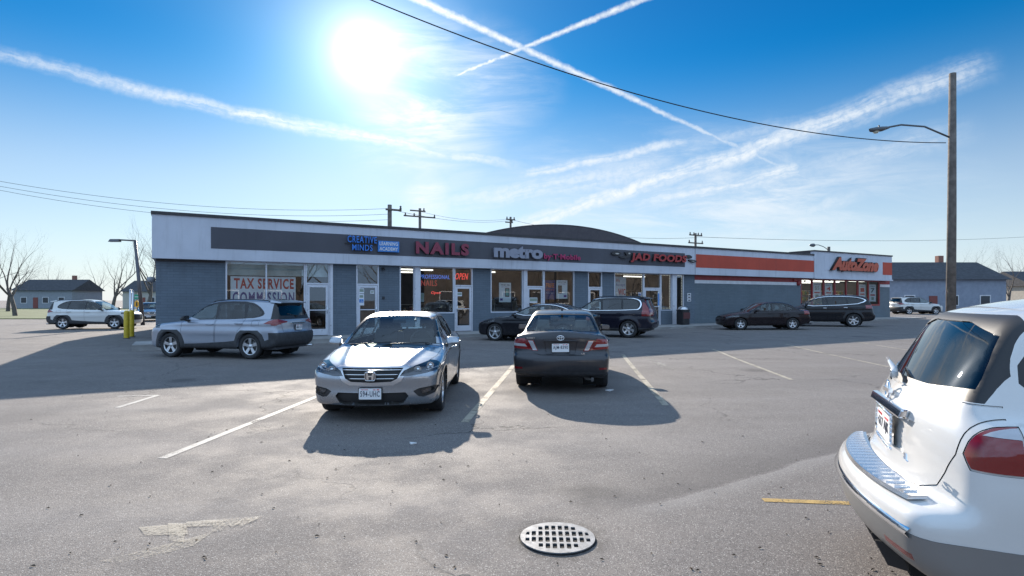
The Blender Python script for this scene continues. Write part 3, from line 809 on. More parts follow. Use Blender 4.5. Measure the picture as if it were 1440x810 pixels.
# ---- dark grey saloon seen from behind
def grey_saloon():
    c = dict(W=1.82, axf=1.39, axr=-1.385, wr=.325, bow_f=.22, bow_r=.20, crown=.045, k=.09, kc=.07, flare=.012,
        low=[(2.20, .22), (2.31, .30), (2.35, .48), (2.33, .62), (2.25, .72), (1.9, .83), (1.5, .91), (1.1, .97), (.7, 1.0), (-1.5, 1.05), (-1.95, 1.10), (-2.28, 1.125), (-2.385, 1.11), (-2.41, 1.0), (-2.40, .78), (-2.42, .72), (-2.49, .68), (-2.50, .52), (-2.47, .36), (-2.38, .31), (-1.9, .24), (1.6, .19)],
        cab=[(1.35, .70), (1.12, .93), (.82, 1.12), (.42, 1.31), (.12, 1.42), (-.2, 1.465), (-.6, 1.475), (-1.05, 1.445), (-1.4, 1.36), (-1.72, 1.21), (-2.0, 1.06), (-2.2, .8), (-1.2, .5), (.6, .5)],
        sec=sec(.90, .19, [(.885, .34), (.90, .55), (.91, .66), (.895, .78), (.90, .87), (.87, .97), (.80, 1.06)]),
        csec=[(-.6, .5), (.88, .5), (.845, .92), (.79, 1.04), (.71, 1.20), (.635, 1.35), (.56, 1.45), (.45, 1.53), (-.6, 1.6)],
        plan=[(-2.6, .91), (-2.2, .95), (-1.6, .99), (-.8, 1), (.8, 1), (1.6, .985), (2.0, .94), (2.3, .87), (2.6, .82)],
        cplan=[(-2.2, .90), (-1.4, .95), (-.6, 1), (.2, 1), (.9, .97), (1.4, .93)])
    b = Body(c, RES_NEAR); arches(b, c)
    side_windows(b, [(1.0, 1.01), (.30, 1.37), (-.1, 1.415), (-.75, 1.41), (-1.15, 1.34), (-1.48, 1.16), (-1.5, 1.08), (-1.40, 1.045)],
        [(.86, 1.025), (.70, 1.11), (.24, 1.34), (-.05, 1.38), (-.20, 1.385), (-.24, 1.03)], [(-.31, 1.03), (-.28, 1.385), (-.72, 1.38), (-1.02, 1.33), (-1.04, 1.045)], [(-1.08, 1.05), (-1.06, 1.32), (-1.34, 1.17), (-1.40, 1.09), (-1.33, 1.06)])
    b.panel('front_door', [(.95, .30), (1.0, .60), (.93, .99), (-.26, 1.0), (-.25, .60), (-.22, .28)], allow=['body'], rng=(.5, 1.2))
    b.panel('rear_door', [(-.25, .28), (-.28, .60), (-.28, 1.0), (-1.22, 1.02), (-1.16, .80), (-.98, .62), (-.93, .40), (-.95, .28)], allow=['body'], rng=(.5, 1.2))
    b.stamp('windshield', [(-.72, .98), (.72, .98), (.70, 1.06), (.55, 1.36), (.45, 1.40), (-.45, 1.40), (-.55, 1.36), (-.70, 1.06)], proj='front', rng=(-.1, 1.3), allow=['body', 'pillar'], nmin=-.05)
    b.stamp('glass_frame', [(-.70, 1.085), (.70, 1.085), (.715, 1.12), (.58, 1.37), (.50, 1.395), (0, 1.405), (-.50, 1.395), (-.58, 1.37), (-.715, 1.12)], proj='rear', rng=(-2.15, -1.0), allow=['body', 'pillar'], nmin=-.05)
    b.stamp('rear_glass', [(-.65, 1.10), (0, 1.088), (.65, 1.10), (.67, 1.13), (.55, 1.355), (.48, 1.377), (0, 1.388), (-.48, 1.377), (-.55, 1.355), (-.67, 1.13)], proj='rear', rng=(-2.15, -1.0), allow=['glass_frame'], nmin=-.05)
    # rear face: lid, lamps, recess
    b.panel('trunk', [(-.70, 1.16), (.70, 1.16), (.63, .97), (.585, .86), (.47, .72), (.36, .69), (-.36, .69), (-.47, .72), (-.585, .86), (-.63, .97)], proj='rear', rng=(-2.7, -2.1), nmin=.01, allow=['body'], pair=False)
    b.both('tail_white', [(.40, .765), (.50, .765), (.60, .955), (.485, .955)], proj='rear', rng=(-2.7, -1.9), nmin=.02, allow=['body', 'trunk'])
    b.both('taillight', [(.50, .765), (.545, .785), (.84, .80), (.93, .85), (.93, .93), (.84, .965), (.66, .985), (.61, .965)], proj='rear', rng=(-2.7, -1.9), nmin=.02, allow=['body', 'trunk'])
    b.both('tail_mid', [(.60, .835), (.84, .845), (.93, .875), (.93, .895), (.64, .885)], proj='rear', rng=(-2.7, -1.9), nmin=.02, allow=['taillight'])
    b.both('tail_edge', offset_poly([(.40, .765), (.50, .765), (.60, .955), (.485, .955)], .012), proj='rear', rng=(-2.7, -1.9), nmin=.02, allow=['tail_white'])
    b.stamp('recess', [(-.30, .955), (.30, .955), (.26, .735), (-.26, .735)], proj='rear', rng=(-2.7, -1.9), nmin=.02, allow=['trunk'])
    b.both('reflector', [(.68, .44), (.82, .44), (.82, .475), (.68, .475)], proj='rear', rng=(-2.7, -1.9), nmin=.02, allow=['body'])
    b.stamp('valance', [(-.92, .25), (.92, .25), (.90, .385), (.5, .40), (-.5, .40), (-.90, .385)], proj='rear', rng=(-2.7, -2.0), nmin=-.9, allow=['body'])
    pm = paint('dark grey paint', (.034, .034, .040), .5, .34, .15, .06, .6)
    root = empty('parked_car', label='dark grey saloon parked with its tail to the camera, plate AJM-8390', cat='car')
    sp = dict(DEF); sp['glass_frame'] = dict(obj='rear_window_surround', mat=MT['trim'], inset=.002, pair=False)
    sp['tail_white'] = dict(obj='lamp_rim', mat=MT['red_lens'], inset=-.006); sp['tail_edge'] = dict(obj='reversing_light', mat=MT['clear_lens'], inset=-.007, parent='tail_white')
    sp['tail_mid'] = dict(obj='lamp_band', mat=MT['clear_lens'], inset=-.006, parent='taillight'); sp['valance'] = dict(obj='valance', mat=MT['plastic'], inset=-.002, pair=False)
    sp['recess'] = dict(obj='plate_recess', mat='paint', inset=.025, reveal=.027, pair=False)
    o = b.finish(root, pm, sp)
    wheels4(root, c, 'multi'); wells(root, c)
    mirror_parts(root, .70, .84, 1.04, pm, o, .92)
    handles(o, [('front_door', -.12, .86, .895), ('rear_door', -1.05, .88, .885)], pm, root)
    seat_parts(root, [-.05], z=.33, m='seat_grey'); seat_parts(root, [-.76], z=.27, m='seat_grey'); dash_parts(root, .75, .96)
    plate(root, -2.425, .825, -1, 'AJM·8390', tilt=-.02)
    g = MB(); g.box(-2.44, -2.405, -.29, .29, .940, .962); g.build('garnish', pm, root, bevel=.006)
    e = MB(); x0 = -2.435
    def ring(a, b_, cy, cz, r): 
        pts = [Vector((x0, cy + a * math.cos(t), cz + b_ * math.sin(t))) for t in np.linspace(0, 2 * math.pi, 25)]; e.tube(pts, r, 6, cap=False)
    ring(.062, .042, 0, 1.0, .006); ring(.022, .040, 0, 1.0, .005); ring(.045, .017, 0, 1.020, .005); e.build('emblem', MT['chrome'], root)
    M = Matrix(((0, 0, -1, -2.418), (-1, 0, 0, .60), (0, 1, 0, .985), (0, 0, 0, 1))); fit_text('CAMRY', .15, .022, .004, 'badge', MT['chrome'], root, M, off=.01)
    M = Matrix(((0, 0, -1, -2.432), (-1, 0, 0, -.37), (0, 1, 0, .715), (0, 0, 0, 1))); fit_text('LE', .06, .026, .004, 'badge', MT['chrome'], root, M, off=.02)
    x = MB(); x.tube([(-1.9, -.52, .27), (-2.30, -.56, .28), (-2.43, -.56, .265)], .028, 12); x.tube([(-1.35, -.5, .30), (-2.0, -.5, .30)], [.10, .10], 14); x.build('exhaust', MT['disc'], root)
    u = MB(); u.box(-2.2, 2.0, -.55, .55, .29, .34); u.tube([(-1.385, -.75, .30), (-1.385, .75, .30)], .04); u.box(-1.6, -1.2, -.75, -.6, .22, .27); u.build('underbody', MT['well'], root)
    a = MB(); a.hexa([(-1.30, -.02, 1.455), (-1.16, -.02, 1.465), (-1.16, .02, 1.465), (-1.30, .02, 1.455), (-1.31, -.006, 1.51), (-1.25, -.006, 1.51), (-1.25, .006, 1.51), (-1.31, .006, 1.51)]); a.build('antenna', MT['trim'], root)
    p = MB(); p.box(-1.95, -1.70, -.55, .55, 1.03, 1.06); p.hexa([(-1.83, -.14, 1.06), (-1.73, -.14, 1.06), (-1.73, .14, 1.06), (-1.83, .14, 1.06), (-1.80, -.13, 1.12), (-1.75, -.13, 1.12), (-1.75, .13, 1.12), (-1.80, .13, 1.12)]); p.build('parcel_shelf', MT['seat'], root)
    m = MB(); m.box(.18, .22, -.11, .11, 1.28, 1.34); m.build('rear_view_mirror', MT['trim'], root, bevel=.01)
    place_car(root, c, .97 + 1.39 * .109, 11.23 + 1.39 * .994, (.109, .994)); return root

# ---- silver SUV on the left, seen from its left rear quarter
def silver_suv():
    c = dict(W=1.855, axf=1.345, axr=-1.345, wr=.355, bow_f=.24, bow_r=.14, crown=.045, k=.09, kc=.07, flare=.03,
        low=[(2.13, .24), (2.24, .32), (2.27, .50), (2.26, .72), (2.20, .88), (2.0, .98), (1.6, 1.03), (1.1, 1.07), (.7, 1.09), (-1.5, 1.12), (-2.15, 1.16), (-2.25, 1.08), (-2.26, .86), (-2.28, .76), (-2.33, .70), (-2.32, .46), (-2.22, .34), (-1.9, .27), (1.6, .24)],
        cab=[(1.30, .80), (1.05, 1.02), (.75, 1.22), (.38, 1.46), (.10, 1.60), (-.2, 1.66), (-.7, 1.68), (-1.4, 1.655), (-1.95, 1.60), (-2.06, 1.54), (-2.14, 1.36), (-2.23, 1.10), (-2.24, .8), (-1.2, .6), (.6, .6)],
        sec=sec(.92, .24, [(.90, .42), (.905, .58), (.925, .78), (.90, .90), (.915, .98), (.885, 1.06), (.80, 1.14)], 1.4),
        csec=[(-.6, .5), (.90, .5), (.875, 1.0), (.81, 1.12), (.75, 1.28), (.69, 1.46), (.62, 1.60), (.5, 1.70), (-.6, 1.8)],
        plan=[(-2.5, .90), (-2.1, .955), (-1.6, .995), (-.8, .99), (.8, .99), (1.5, .995), (1.9, .96), (2.2, .90), (2.5, .85)],
        cplan=[(-2.2, .90), (-1.4, .95), (-.6, 1), (.2, 1), (.9, .97), (1.4, .93)])
    b = Body(c, .034)
    # dark cladding first, then openings
    for xa in (c['axf'], c['axr']):
        b.stamp('cladding', [(xa - .54, .20), (xa - .50, .48), (xa - .42, .68), (xa - .28, .80), (xa + .28, .80), (xa + .42, .68), (xa + .50, .48), (xa + .54, .20)], rng=(.5, 1.2), nmin=.02, allow=['body', 'cladding'])
    b.stamp('cladding', [(-.95, .20), (.95, .20), (.92, .40), (.3, .42), (-.5, .47), (-.98, .52)], rng=(.5, 1.2), nmin=.02, allow=['body', 'cladding'])
    b.stamp('cladding', [(-2.5, .20), (-1.7, .20), (-1.78, .50), (-2.02, .58), (-2.2, .735), (-2.5, .735)], rng=(.3, 1.2), nmin=.02, allow=['body', 'cladding'])
    b.stamp('cladding', [(-1, .2), (1, .2), (1, .735), (-1, .735)], proj='rear', rng=(-2.5, -1.95), nmin=.02, allow=['body', 'cladding'])
    arches(b, c)
    side_windows(b, [(.92, 1.075), (.32, 1.475), (0, 1.575), (-.5, 1.605), (-1.2, 1.59), (-1.50, 1.47), (-1.72, 1.28), (-1.66, 1.185), (-1.3, 1.12)],
        [(.80, 1.11), (.60, 1.26), (.27, 1.455), (-.02, 1.535), (-.12, 1.54), (-.16, 1.11)], [(-.25, 1.11), (-.22, 1.545), (-.60, 1.56), (-1.02, 1.55), (-1.10, 1.13)], [(-1.17, 1.135), (-1.13, 1.545), (-1.42, 1.45), (-1.62, 1.29), (-1.58, 1.21), (-1.35, 1.15)])
    b.panel('front_door', [(.90, .42), (.96, .70), (.92, 1.07), (-.20, 1.09), (-.20, .70), (-.16, .45)], allow=['body'], rng=(.5, 1.2), gap=.012)
    b.panel('rear_door', [(-.19, .45), (-.22, .70), (-.22, 1.09), (-1.16, 1.12), (-1.14, .96), (-.98, .78), (-.90, .52)], allow=['body'], rng=(.5, 1.2), gap=.012)
    b.panel('fuel', rrect(-1.66, -1.42, .92, 1.08, .03), allow=['body'], rng=(.5, 1.2), gap=.01)
    b.stamp('windshield', [(-.76, 1.06), (.76, 1.06), (.64, 1.50), (.5, 1.57), (-.5, 1.57), (-.64, 1.50)], proj='front', rng=(-.2, 1.4), allow=['body', 'pillar'], nmin=-.05)
    b.stamp('gate_frame', [(-.80, 1.10), (.80, 1.10), (.76, 1.30), (.68, 1.58), (-.68, 1.58), (-.76, 1.30)], proj='rear', rng=(-2.5, -1.93), allow=['body', 'pillar'], nmin=-.3)
    b.stamp('rear_glass', rrect(-.62, .62, 1.20, 1.49, .05), proj='rear', rng=(-2.5, -1.93), allow=['gate_frame'], nmin=-.3)
    b.panel('gate', [(-.69, 1.10), (.69, 1.10), (.66, .98), (.60, .74), (-.60, .74), (-.66, .98)], proj='rear', rng=(-2.5, -2.0), nmin=.05, allow=['body'], gap=.012)
    b.both('taillight', [(.42, 1.045), (.66, 1.09), (.95, 1.09), (.95, .96), (.82, .93), (.66, .985), (.44, 1.01)], proj='rear', rng=(-2.5, -2.02), nmin=.02, allow=['body', 'gate', 'seam'])
    b.stamp('taillight', [(-2.4, .955), (-2.0, .965), (-1.80, .985), (-1.92, 1.05), (-2.05, 1.10), (-2.4, 1.12)], rng=(.3, 1.2), nmin=.05, allow=['body', 'taillight'])
    b.both('headlight', [(.50, .80), (.62, .90), (.80, .95), (.95, .97), (.95, .86), (.80, .82)], proj='front', rng=(1.7, 2.5), nmin=.02, allow=['body'])
    b.stamp('grille', [(-.55, .80), (.55, .80), (.50, .50), (-.50, .50)], proj='front', rng=(1.9, 2.5), allow=['body'])
    pm = paint('pale silver paint', (.34, .37, .43), .5, .36, .12, .08)
    root = empty('parked_suv', label='silver SUV with black wheel arches parked in front of the tax service window', cat='SUV')
    sp = dict(DEF); sp['gate_frame'] = dict(obj='tailgate_surround', mat=MT['trim'], inset=.0, pair=False)
    sp['rear_glass'] = dict(DEF['rear_glass'], mat=MT['tint']); sp['win_r'] = dict(DEF['win_r'], mat=MT['tint']); sp['win_q'] = dict(DEF['win_q'], mat=MT['tint'])
    o = b.finish(root, pm, sp)
    wheels4(root, c, 'rav', rim=.66); wells(root, c)
    mirror_parts(root, .72, .92, 1.13, pm, o, 1.05, cap=MT['trim'])
    handles(o, [('front_door', -.05, .955, .905), ('rear_door', -1.0, .985, .905)], pm, root)
    seat_parts(root, [-.05, -.95], z=.48); dash_parts(root, .75, 1.04)
    for sg in (1, -1):
        r = MB(); r.tube([(.12, sg * .58, 1.56), (.02, sg * .59, 1.615), (-.5, sg * .60, 1.66), (-1.3, sg * .59, 1.65), (-1.72, sg * .575, 1.62), (-1.82, sg * .56, 1.57)], .014, 8); r.build('roof_rail', MT['trim'], root)
    s = MB(); s.hexa([(-2.13, -.60, 1.545), (-1.80, -.62, 1.57), (-1.80, .62, 1.57), (-2.13, .60, 1.545), (-2.15, -.56, 1.575), (-1.80, -.56, 1.635), (-1.80, .56, 1.635), (-2.15, .56, 1.575)]); s.build('spoiler', pm, root, bevel=.012)
    w = MB(); w.tube([(-2.20, 0, 1.19), (-2.16, .35, 1.25)], .012, 6); w.box(-2.23, -2.18, -.04, .04, 1.15, 1.20); w.build('wiper', MT['trim'], root)
    plate(root, -2.30, .86, -1, 'ABX·271', tilt=.05)
    g = MB(); g.box(-2.30, -2.25, -.34, .34, .985, 1.01); g.build('garnish', MT['chrome'], root, bevel=.006)
    e = MB(); e.tube([(-1.9, -.55, .30), (-2.32, -.60, .30)], .03, 10); e.build('exhaust', MT['alloy'], root)
    place_car(root, c, -8.57 + .235, 16.22 + .90, (-.967, .253)); return root

def generic_side(c, root_args, pm, style, S, place, res=RES_FAR, tint=False, chrome_win=False, rail=False, alloy='alloy', rim=.66, rake=None):
    b = Body(c, res); arches(b, c)
    zb = S['belt']
    if chrome_win:
        b.stamp('chrome', S['sur2'], rng=(.4, 1.2), it=1)
        b.stamp('pillar', S['sur'], rng=(.4, 1.2), it=1, allow=['chrome'])
        b.stamp('win_f', S['wf'], rng=(.4, 1.2), allow=['pillar']); b.stamp('win_r', S['wr'], rng=(.4, 1.2), allow=['pillar'])
        if S.get('wq'): b.stamp('win_q', S['wq'], rng=(.4, 1.2), allow=['pillar'])
    else: side_windows(b, S['sur'], S['wf'], S['wr'], S.get('wq'))
    if S.get('clad'): b.stamp('cladding', S['clad'], rng=(.5, 1.2), nmin=.02, allow=['body'])
    b.panel('front_door', S['df'], allow=['body'], rng=(.5, 1.2), gap=.014)
    b.panel('rear_door', S['dr'], allow=['body'], rng=(.5, 1.2), gap=.014)
    b.stamp('windshield', S['ws'], proj='front', rng=(-.4, 1.5), allow=['body', 'pillar', 'chrome'], nmin=0.02)
    if S.get('rg'): b.stamp('rear_glass', S['rg'], proj='rear', rng=(-2.9, -.9), allow=['body', 'pillar'], nmin=.15)
    b.both('headlight', S['hl'], proj='front', rng=(1.4, 2.8), nmin=.02, allow=['body'])
    b.stamp('grille', S['gr'], proj='front', rng=(1.9, 2.8), allow=['body'])
    if S.get('tl'): b.both('taillight', S['tl'], proj='rear', rng=(-2.9, S.get('tlx', -1.9)), nmin=.02, allow=['body', 'seam'])
    if S.get('tls'): b.stamp('taillight', S['tls'], rng=(.3, 1.2), nmin=.05, allow=['body', 'taillight'])
    root = empty(*root_args[:1], label=root_args[1], cat=root_args[2])
    sp = dict(DEF)
    if tint:
        for k in ('rear_glass', 'win_r', 'win_q'): sp[k] = dict(DEF[k], mat=MT['tint'])
    o = b.finish(root, pm, sp)
    wheels4(root, c, style, rim=rim, alloy=alloy); wells(root, c)
    mx, my, mz = S['mir']; mirror_parts(root, mx, my, mz, pm, o, 1.0, cap=S.get('mcap'))
    handles(o, S['han'], S.get('hmat', pm), root)
    seat_parts(root, [-.05], z=zb - .65); seat_parts(root, [-.75], z=zb - .73); dash_parts(root, S.get('dx', .72), zb - .02)
    if rail:
        for sg in (1, -1):
            y, z = rail; r = MB(); r.tube([(.05, sg * (y - .02), z - .07), (-.05, sg * y, z - .01), (-.6, sg * y, z + .02), (-1.4, sg * y, z + .01), (-1.95, sg * (y - .02), z - .03), (-2.02, sg * (y - .03), z - .08)], .015, 8); r.build('roof_rail', MT['trim'], root)
    if S.get('plate'): plate(root, *S['plate'])
    place_car(root, c, *place); return root, o

def black_saloon():
    c = dict(W=1.854, axf=1.415, axr=-1.415, wr=.34, bow_f=.28, bow_r=.16, crown=.05, k=.09, kc=.06, flare=.016,
        low=[(2.25, .20), (2.36, .28), (2.39, .50), (2.36, .66), (2.26, .76), (1.9, .86), (1.5, .93), (1.1, .97), (.7, .99), (-1.5, 1.04), (-2.0, 1.06), (-2.40, 1.05), (-2.48, .98), (-2.46, .80), (-2.52, .60), (-2.50, .38), (-2.38, .25), (-1.9, .20), (1.6, .18)],
        cab=[(1.20, .70), (.95, .96), (.60, 1.13), (.22, 1.30), (-.10, 1.41), (-.45, 1.455), (-.8, 1.46), (-1.2, 1.41), (-1.6, 1.29), (-2.0, 1.14), (-2.35, 1.01), (-2.4, .8), (-1.2, .5), (.6, .5)],
        sec=sec(.915, .18, [(.895, .34), (.90, .55), (.925, .70), (.90, .80), (.915, .88), (.88, .96), (.80, 1.05)]),
        csec=[(-.6, .5), (.89, .5), (.85, .90), (.79, 1.02), (.72, 1.18), (.645, 1.33), (.57, 1.43), (.45, 1.51), (-.6, 1.6)],
        plan=[(-2.6, .84), (-2.2, .92), (-1.6, .985), (-.8, 1), (.8, 1), (1.6, .985), (2.0, .94), (2.3, .86), (2.6, .82)],
        cplan=[(-2.2, .88), (-1.4, .93), (-.6, 1), (.2, 1), (.9, .97), (1.4, .93)])
    S = dict(belt=1.0, sur2=[(.86, .985), (.10, 1.36), (-.35, 1.415), (-.95, 1.41), (-1.4, 1.30), (-1.85, 1.10), (-1.80, 1.03)], sur=[(.80, .998), (.10, 1.345), (-.35, 1.40), (-.95, 1.395), (-1.4, 1.28), (-1.76, 1.10), (-1.70, 1.045)],
        wf=[(.66, 1.03), (.45, 1.13), (.06, 1.305), (-.28, 1.36), (-.34, 1.365), (-.36, 1.02)], wr=[(-.43, 1.02), (-.41, 1.37), (-.85, 1.37), (-1.18, 1.31), (-1.20, 1.04)], wq=[(-1.25, 1.045), (-1.23, 1.30), (-1.45, 1.21), (-1.64, 1.10), (-1.6, 1.06)],
        df=[(.88, .30), (.93, .60), (.86, .975), (-.38, .99), (-.38, .60), (-.34, .28)], dr=[(-.37, .28), (-.41, .60), (-.41, .99), (-1.3, 1.01), (-1.22, .80), (-1.04, .62), (-.98, .40), (-.98, .28)],
        ws=[(-.72, 1.0), (.72, 1.0), (.55, 1.35), (-.55, 1.35)], rg=[(-.62, 1.13), (.62, 1.13), (.52, 1.36), (-.52, 1.36)],
        hl=[(.50, .70), (.60, .76), (.80, .82), (.93, .84), (.93, .76), (.80, .73)], gr=[(-.50, .70), (.50, .70), (.40, .55), (-.40, .55)], tl=[(.45, .86), (.62, .97), (.93, .97), (.93, .84)],
        mir=(.55, .93, 1.03), han=[('front_door', -.22, .86, .915), ('rear_door', -1.12, .88, .905)])
    pm = paint('black paint', (.008, .008, .012), 0, .25, .2, .02, .45, .2)
    f = Vector((-.9, .43, 0)).normalized(); l = Vector((-f.y, f.x, 0))
    w = Vector((-.686, 22.5, 0)) - l * .90 - f * 1.415
    r, o = generic_side(c, ('parked_car', 'black saloon with chrome window line parked nose to the phone shop window', 'car'), pm, 'five', S, (w.x, w.y, (f.x, f.y)), chrome_win=True, rim=.72)
    return r

def black_suv():
    c = dict(W=1.90, axf=1.43, axr=-1.43, wr=.365, bow_f=.24, bow_r=.12, crown=.045, k=.09, kc=.07, flare=.035,
        low=[(2.20, .26), (2.30, .36), (2.33, .55), (2.30, .80), (2.20, .90), (1.9, .99), (1.5, 1.05), (1.1, 1.09), (.7, 1.11), (-1.5, 1.16), (-2.2, 1.17), (-2.36, 1.10), (-2.38, .80), (-2.42, .70), (-2.47, .66), (-2.45, .42), (-2.3, .34), (-1.9, .28), (1.6, .25)],
        cab=[(1.25, .80), (.98, 1.04), (.68, 1.25), (.30, 1.50), (.02, 1.66), (-.3, 1.72), (-.8, 1.745), (-1.5, 1.72), (-2.02, 1.66), (-2.12, 1.60), (-2.20, 1.40), (-2.34, 1.10), (-2.35, .8), (-1.2, .6), (.6, .6)],
        sec=sec(.94, .25, [(.92, .42), (.925, .58), (.945, .78), (.93, .92), (.95, 1.00), (.91, 1.08), (.82, 1.16)], 1.4),
        csec=[(-.6, .5), (.92, .5), (.89, 1.04), (.83, 1.16), (.78, 1.32), (.72, 1.50), (.65, 1.64), (.5, 1.76), (-.6, 1.85)],
        plan=[(-2.6, .88), (-2.2, .94), (-1.6, .99), (-.8, 1), (.8, 1), (1.6, .99), (2.0, .95), (2.3, .88), (2.6, .84)],
        cplan=[(-2.4, .90), (-1.4, .96), (-.6, 1), (.2, 1), (.9, .97), (1.4, .93)])
    S = dict(belt=1.13, sur2=[(.90, 1.10), (.28, 1.52), (-.05, 1.64), (-.6, 1.675), (-1.5, 1.655), (-1.86, 1.58), (-1.96, 1.40), (-1.90, 1.22), (-1.78, 1.14)], sur=[(.84, 1.115), (.28, 1.50), (-.05, 1.62), (-.6, 1.655), (-1.5, 1.635), (-1.82, 1.56), (-1.91, 1.40), (-1.86, 1.24), (-1.74, 1.16)],
        wf=[(.74, 1.15), (.55, 1.28), (.24, 1.47), (-.03, 1.57), (-.20, 1.59), (-.24, 1.15)], wr=[(-.33, 1.15), (-.29, 1.595), (-.7, 1.61), (-1.08, 1.60), (-1.12, 1.17)], wq=[(-1.19, 1.175), (-1.16, 1.60), (-1.5, 1.59), (-1.74, 1.53), (-1.83, 1.40), (-1.79, 1.26), (-1.70, 1.19)],
        df=[(.96, .40), (1.0, .70), (.90, 1.08), (-.28, 1.11), (-.28, .70), (-.24, .40)], dr=[(-.27, .40), (-.31, .70), (-.31, 1.11), (-1.22, 1.14), (-1.2, .96), (-1.02, .80), (-.94, .56), (-.95, .40)],
        clad=[(-2.5, .24), (2.4, .24), (2.4, .36), (-2.5, .42)],
        ws=[(-.78, 1.08), (.78, 1.08), (.66, 1.56), (-.66, 1.56)], rg=[(-.66, 1.20), (.66, 1.20), (.58, 1.58), (-.58, 1.58)],
        hl=[(.50, .80), (.60, .90), (.80, .96), (.93, .96), (.93, .82)], gr=[(-.40, .88), (.40, .88), (.36, .62), (-.36, .62)], tl=[(.70, .90), (.72, 1.12), (.66, 1.56), (.74, 1.56), (.96, 1.12), (.96, .90)], tlx=-1.98,
        tls=[(-2.45, .90), (-2.20, .92), (-2.16, 1.0), (-2.24, 1.12), (-2.17, 1.32), (-2.06, 1.56), (-2.12, 1.60), (-2.45, 1.2)],
        mir=(.66, .95, 1.18), han=[('front_door', -.12, 1.0, .935), ('rear_door', -1.05, 1.02, .93)])
    pm = paint('blue black paint', (.012, .012, .022), 0, .25, .2, .02, .5, .2)
    f = Vector((-.91, .41, 0)).normalized(); l = Vector((-f.y, f.x, 0))
    w = Vector((4.8, 23.8, 0)) - l * .93 + f * 1.43
    r, o = generic_side(c, ('parked_suv', 'blue-black SUV with tall red tail lamps parked outside the food shop', 'SUV'), pm, 'xc', S, (w.x, w.y, (f.x, f.y)), tint=True, chrome_win=True, rail=(.61, 1.705))
    sp_ = MB(); sp_.hexa([(-2.17, -.60, 1.60), (-1.85, -.62, 1.63), (-1.85, .62, 1.63), (-2.17, .60, 1.60), (-2.19, -.56, 1.63), (-1.85, -.56, 1.70), (-1.85, .56, 1.70), (-2.19, .56, 1.63)]); sp_.build('spoiler', pm, r, bevel=.01)
    return r

def small_dark_saloon():
    c = dict(W=1.725, axf=1.312, axr=-1.312, wr=.31, bow_f=.24, bow_r=.14, crown=.045, k=.09, kc=.06, flare=.012,
        low=[(2.08, .20), (2.19, .28), (2.22, .46), (2.20, .60), (2.10, .70), (1.8, .79), (1.4, .86), (1.0, .92), (.7, .94), (-1.4, .99), (-1.8, 1.03), (-2.22, 1.03), (-2.30, .96), (-2.30, .80), (-2.36, .62), (-2.34, .40), (-2.22, .27), (-1.8, .22), (1.5, .18)],
        cab=[(1.15, .65), (.92, .90), (.62, 1.07), (.26, 1.26), (-.02, 1.37), (-.35, 1.41), (-.75, 1.415), (-1.1, 1.37), (-1.42, 1.27), (-1.75, 1.08), (-1.92, .98), (-2.0, .8), (-1.2, .5), (.6, .5)],
        sec=sec(.85, .18, [(.835, .34), (.845, .52), (.86, .64), (.845, .76), (.85, .84), (.82, .92), (.75, 1.0)]),
        csec=[(-.6, .5), (.83, .5), (.80, .86), (.745, .98), (.68, 1.14), (.61, 1.29), (.53, 1.39), (.42, 1.47), (-.6, 1.55)],
        plan=[(-2.4, .88), (-2.0, .94), (-1.5, .985), (-.8, 1), (.8, 1), (1.4, .985), (1.9, .94), (2.2, .86), (2.4, .82)],
        cplan=[(-2.0, .90), (-1.3, .95), (-.6, 1), (.2, 1), (.9, .97), (1.4, .93)])
    S = dict(belt=.95, sur=[(.80, .945), (.14, 1.31), (-.2, 1.36), (-.8, 1.36), (-1.15, 1.29), (-1.45, 1.12), (-1.42, .99)],
        wf=[(.68, .97), (.48, 1.08), (.12, 1.275), (-.15, 1.325), (-.25, 1.33), (-.29, .975)], wr=[(-.37, .975), (-.33, 1.33), (-.72, 1.325), (-1.0, 1.27), (-1.04, .99)], wq=[(-1.09, .995), (-1.06, 1.26), (-1.36, 1.10), (-1.35, 1.01)],
        df=[(.86, .28), (.90, .55), (.84, .92), (-.31, .935), (-.31, .55), (-.28, .26)], dr=[(-.30, .26), (-.34, .55), (-.34, .935), (-1.15, .96), (-1.10, .76), (-.94, .60), (-.90, .40), (-.90, .26)],
        ws=[(-.66, .93), (.66, .93), (.52, 1.31), (-.52, 1.31)], rg=[(-.60, 1.05), (.60, 1.05), (.48, 1.32), (-.48, 1.32)],
        hl=[(.38, .62), (.46, .72), (.70, .78), (.87, .79), (.87, .68), (.70, .62)], gr=[(-.30, .68), (.30, .68), (.26, .58), (-.26, .58)], tl=[(.60, .80), (.60, .97), (.86, .97), (.86, .78)],
        mir=(.58, .86, .99), han=[('front_door', -.16, .82, .845), ('rear_door', -.98, .84, .84)], dx=.62)
    pm = paint('black cherry paint', (.012, .007, .009), 0, .25, .2, .02, .4, .2)
    return generic_side(c, ('parked_car', 'small black saloon in front of the grey wall with red stripe', 'car'), pm, 'five', S, (12.87, 29.07 + .83, (-1, .0)), rim=.62)[0]

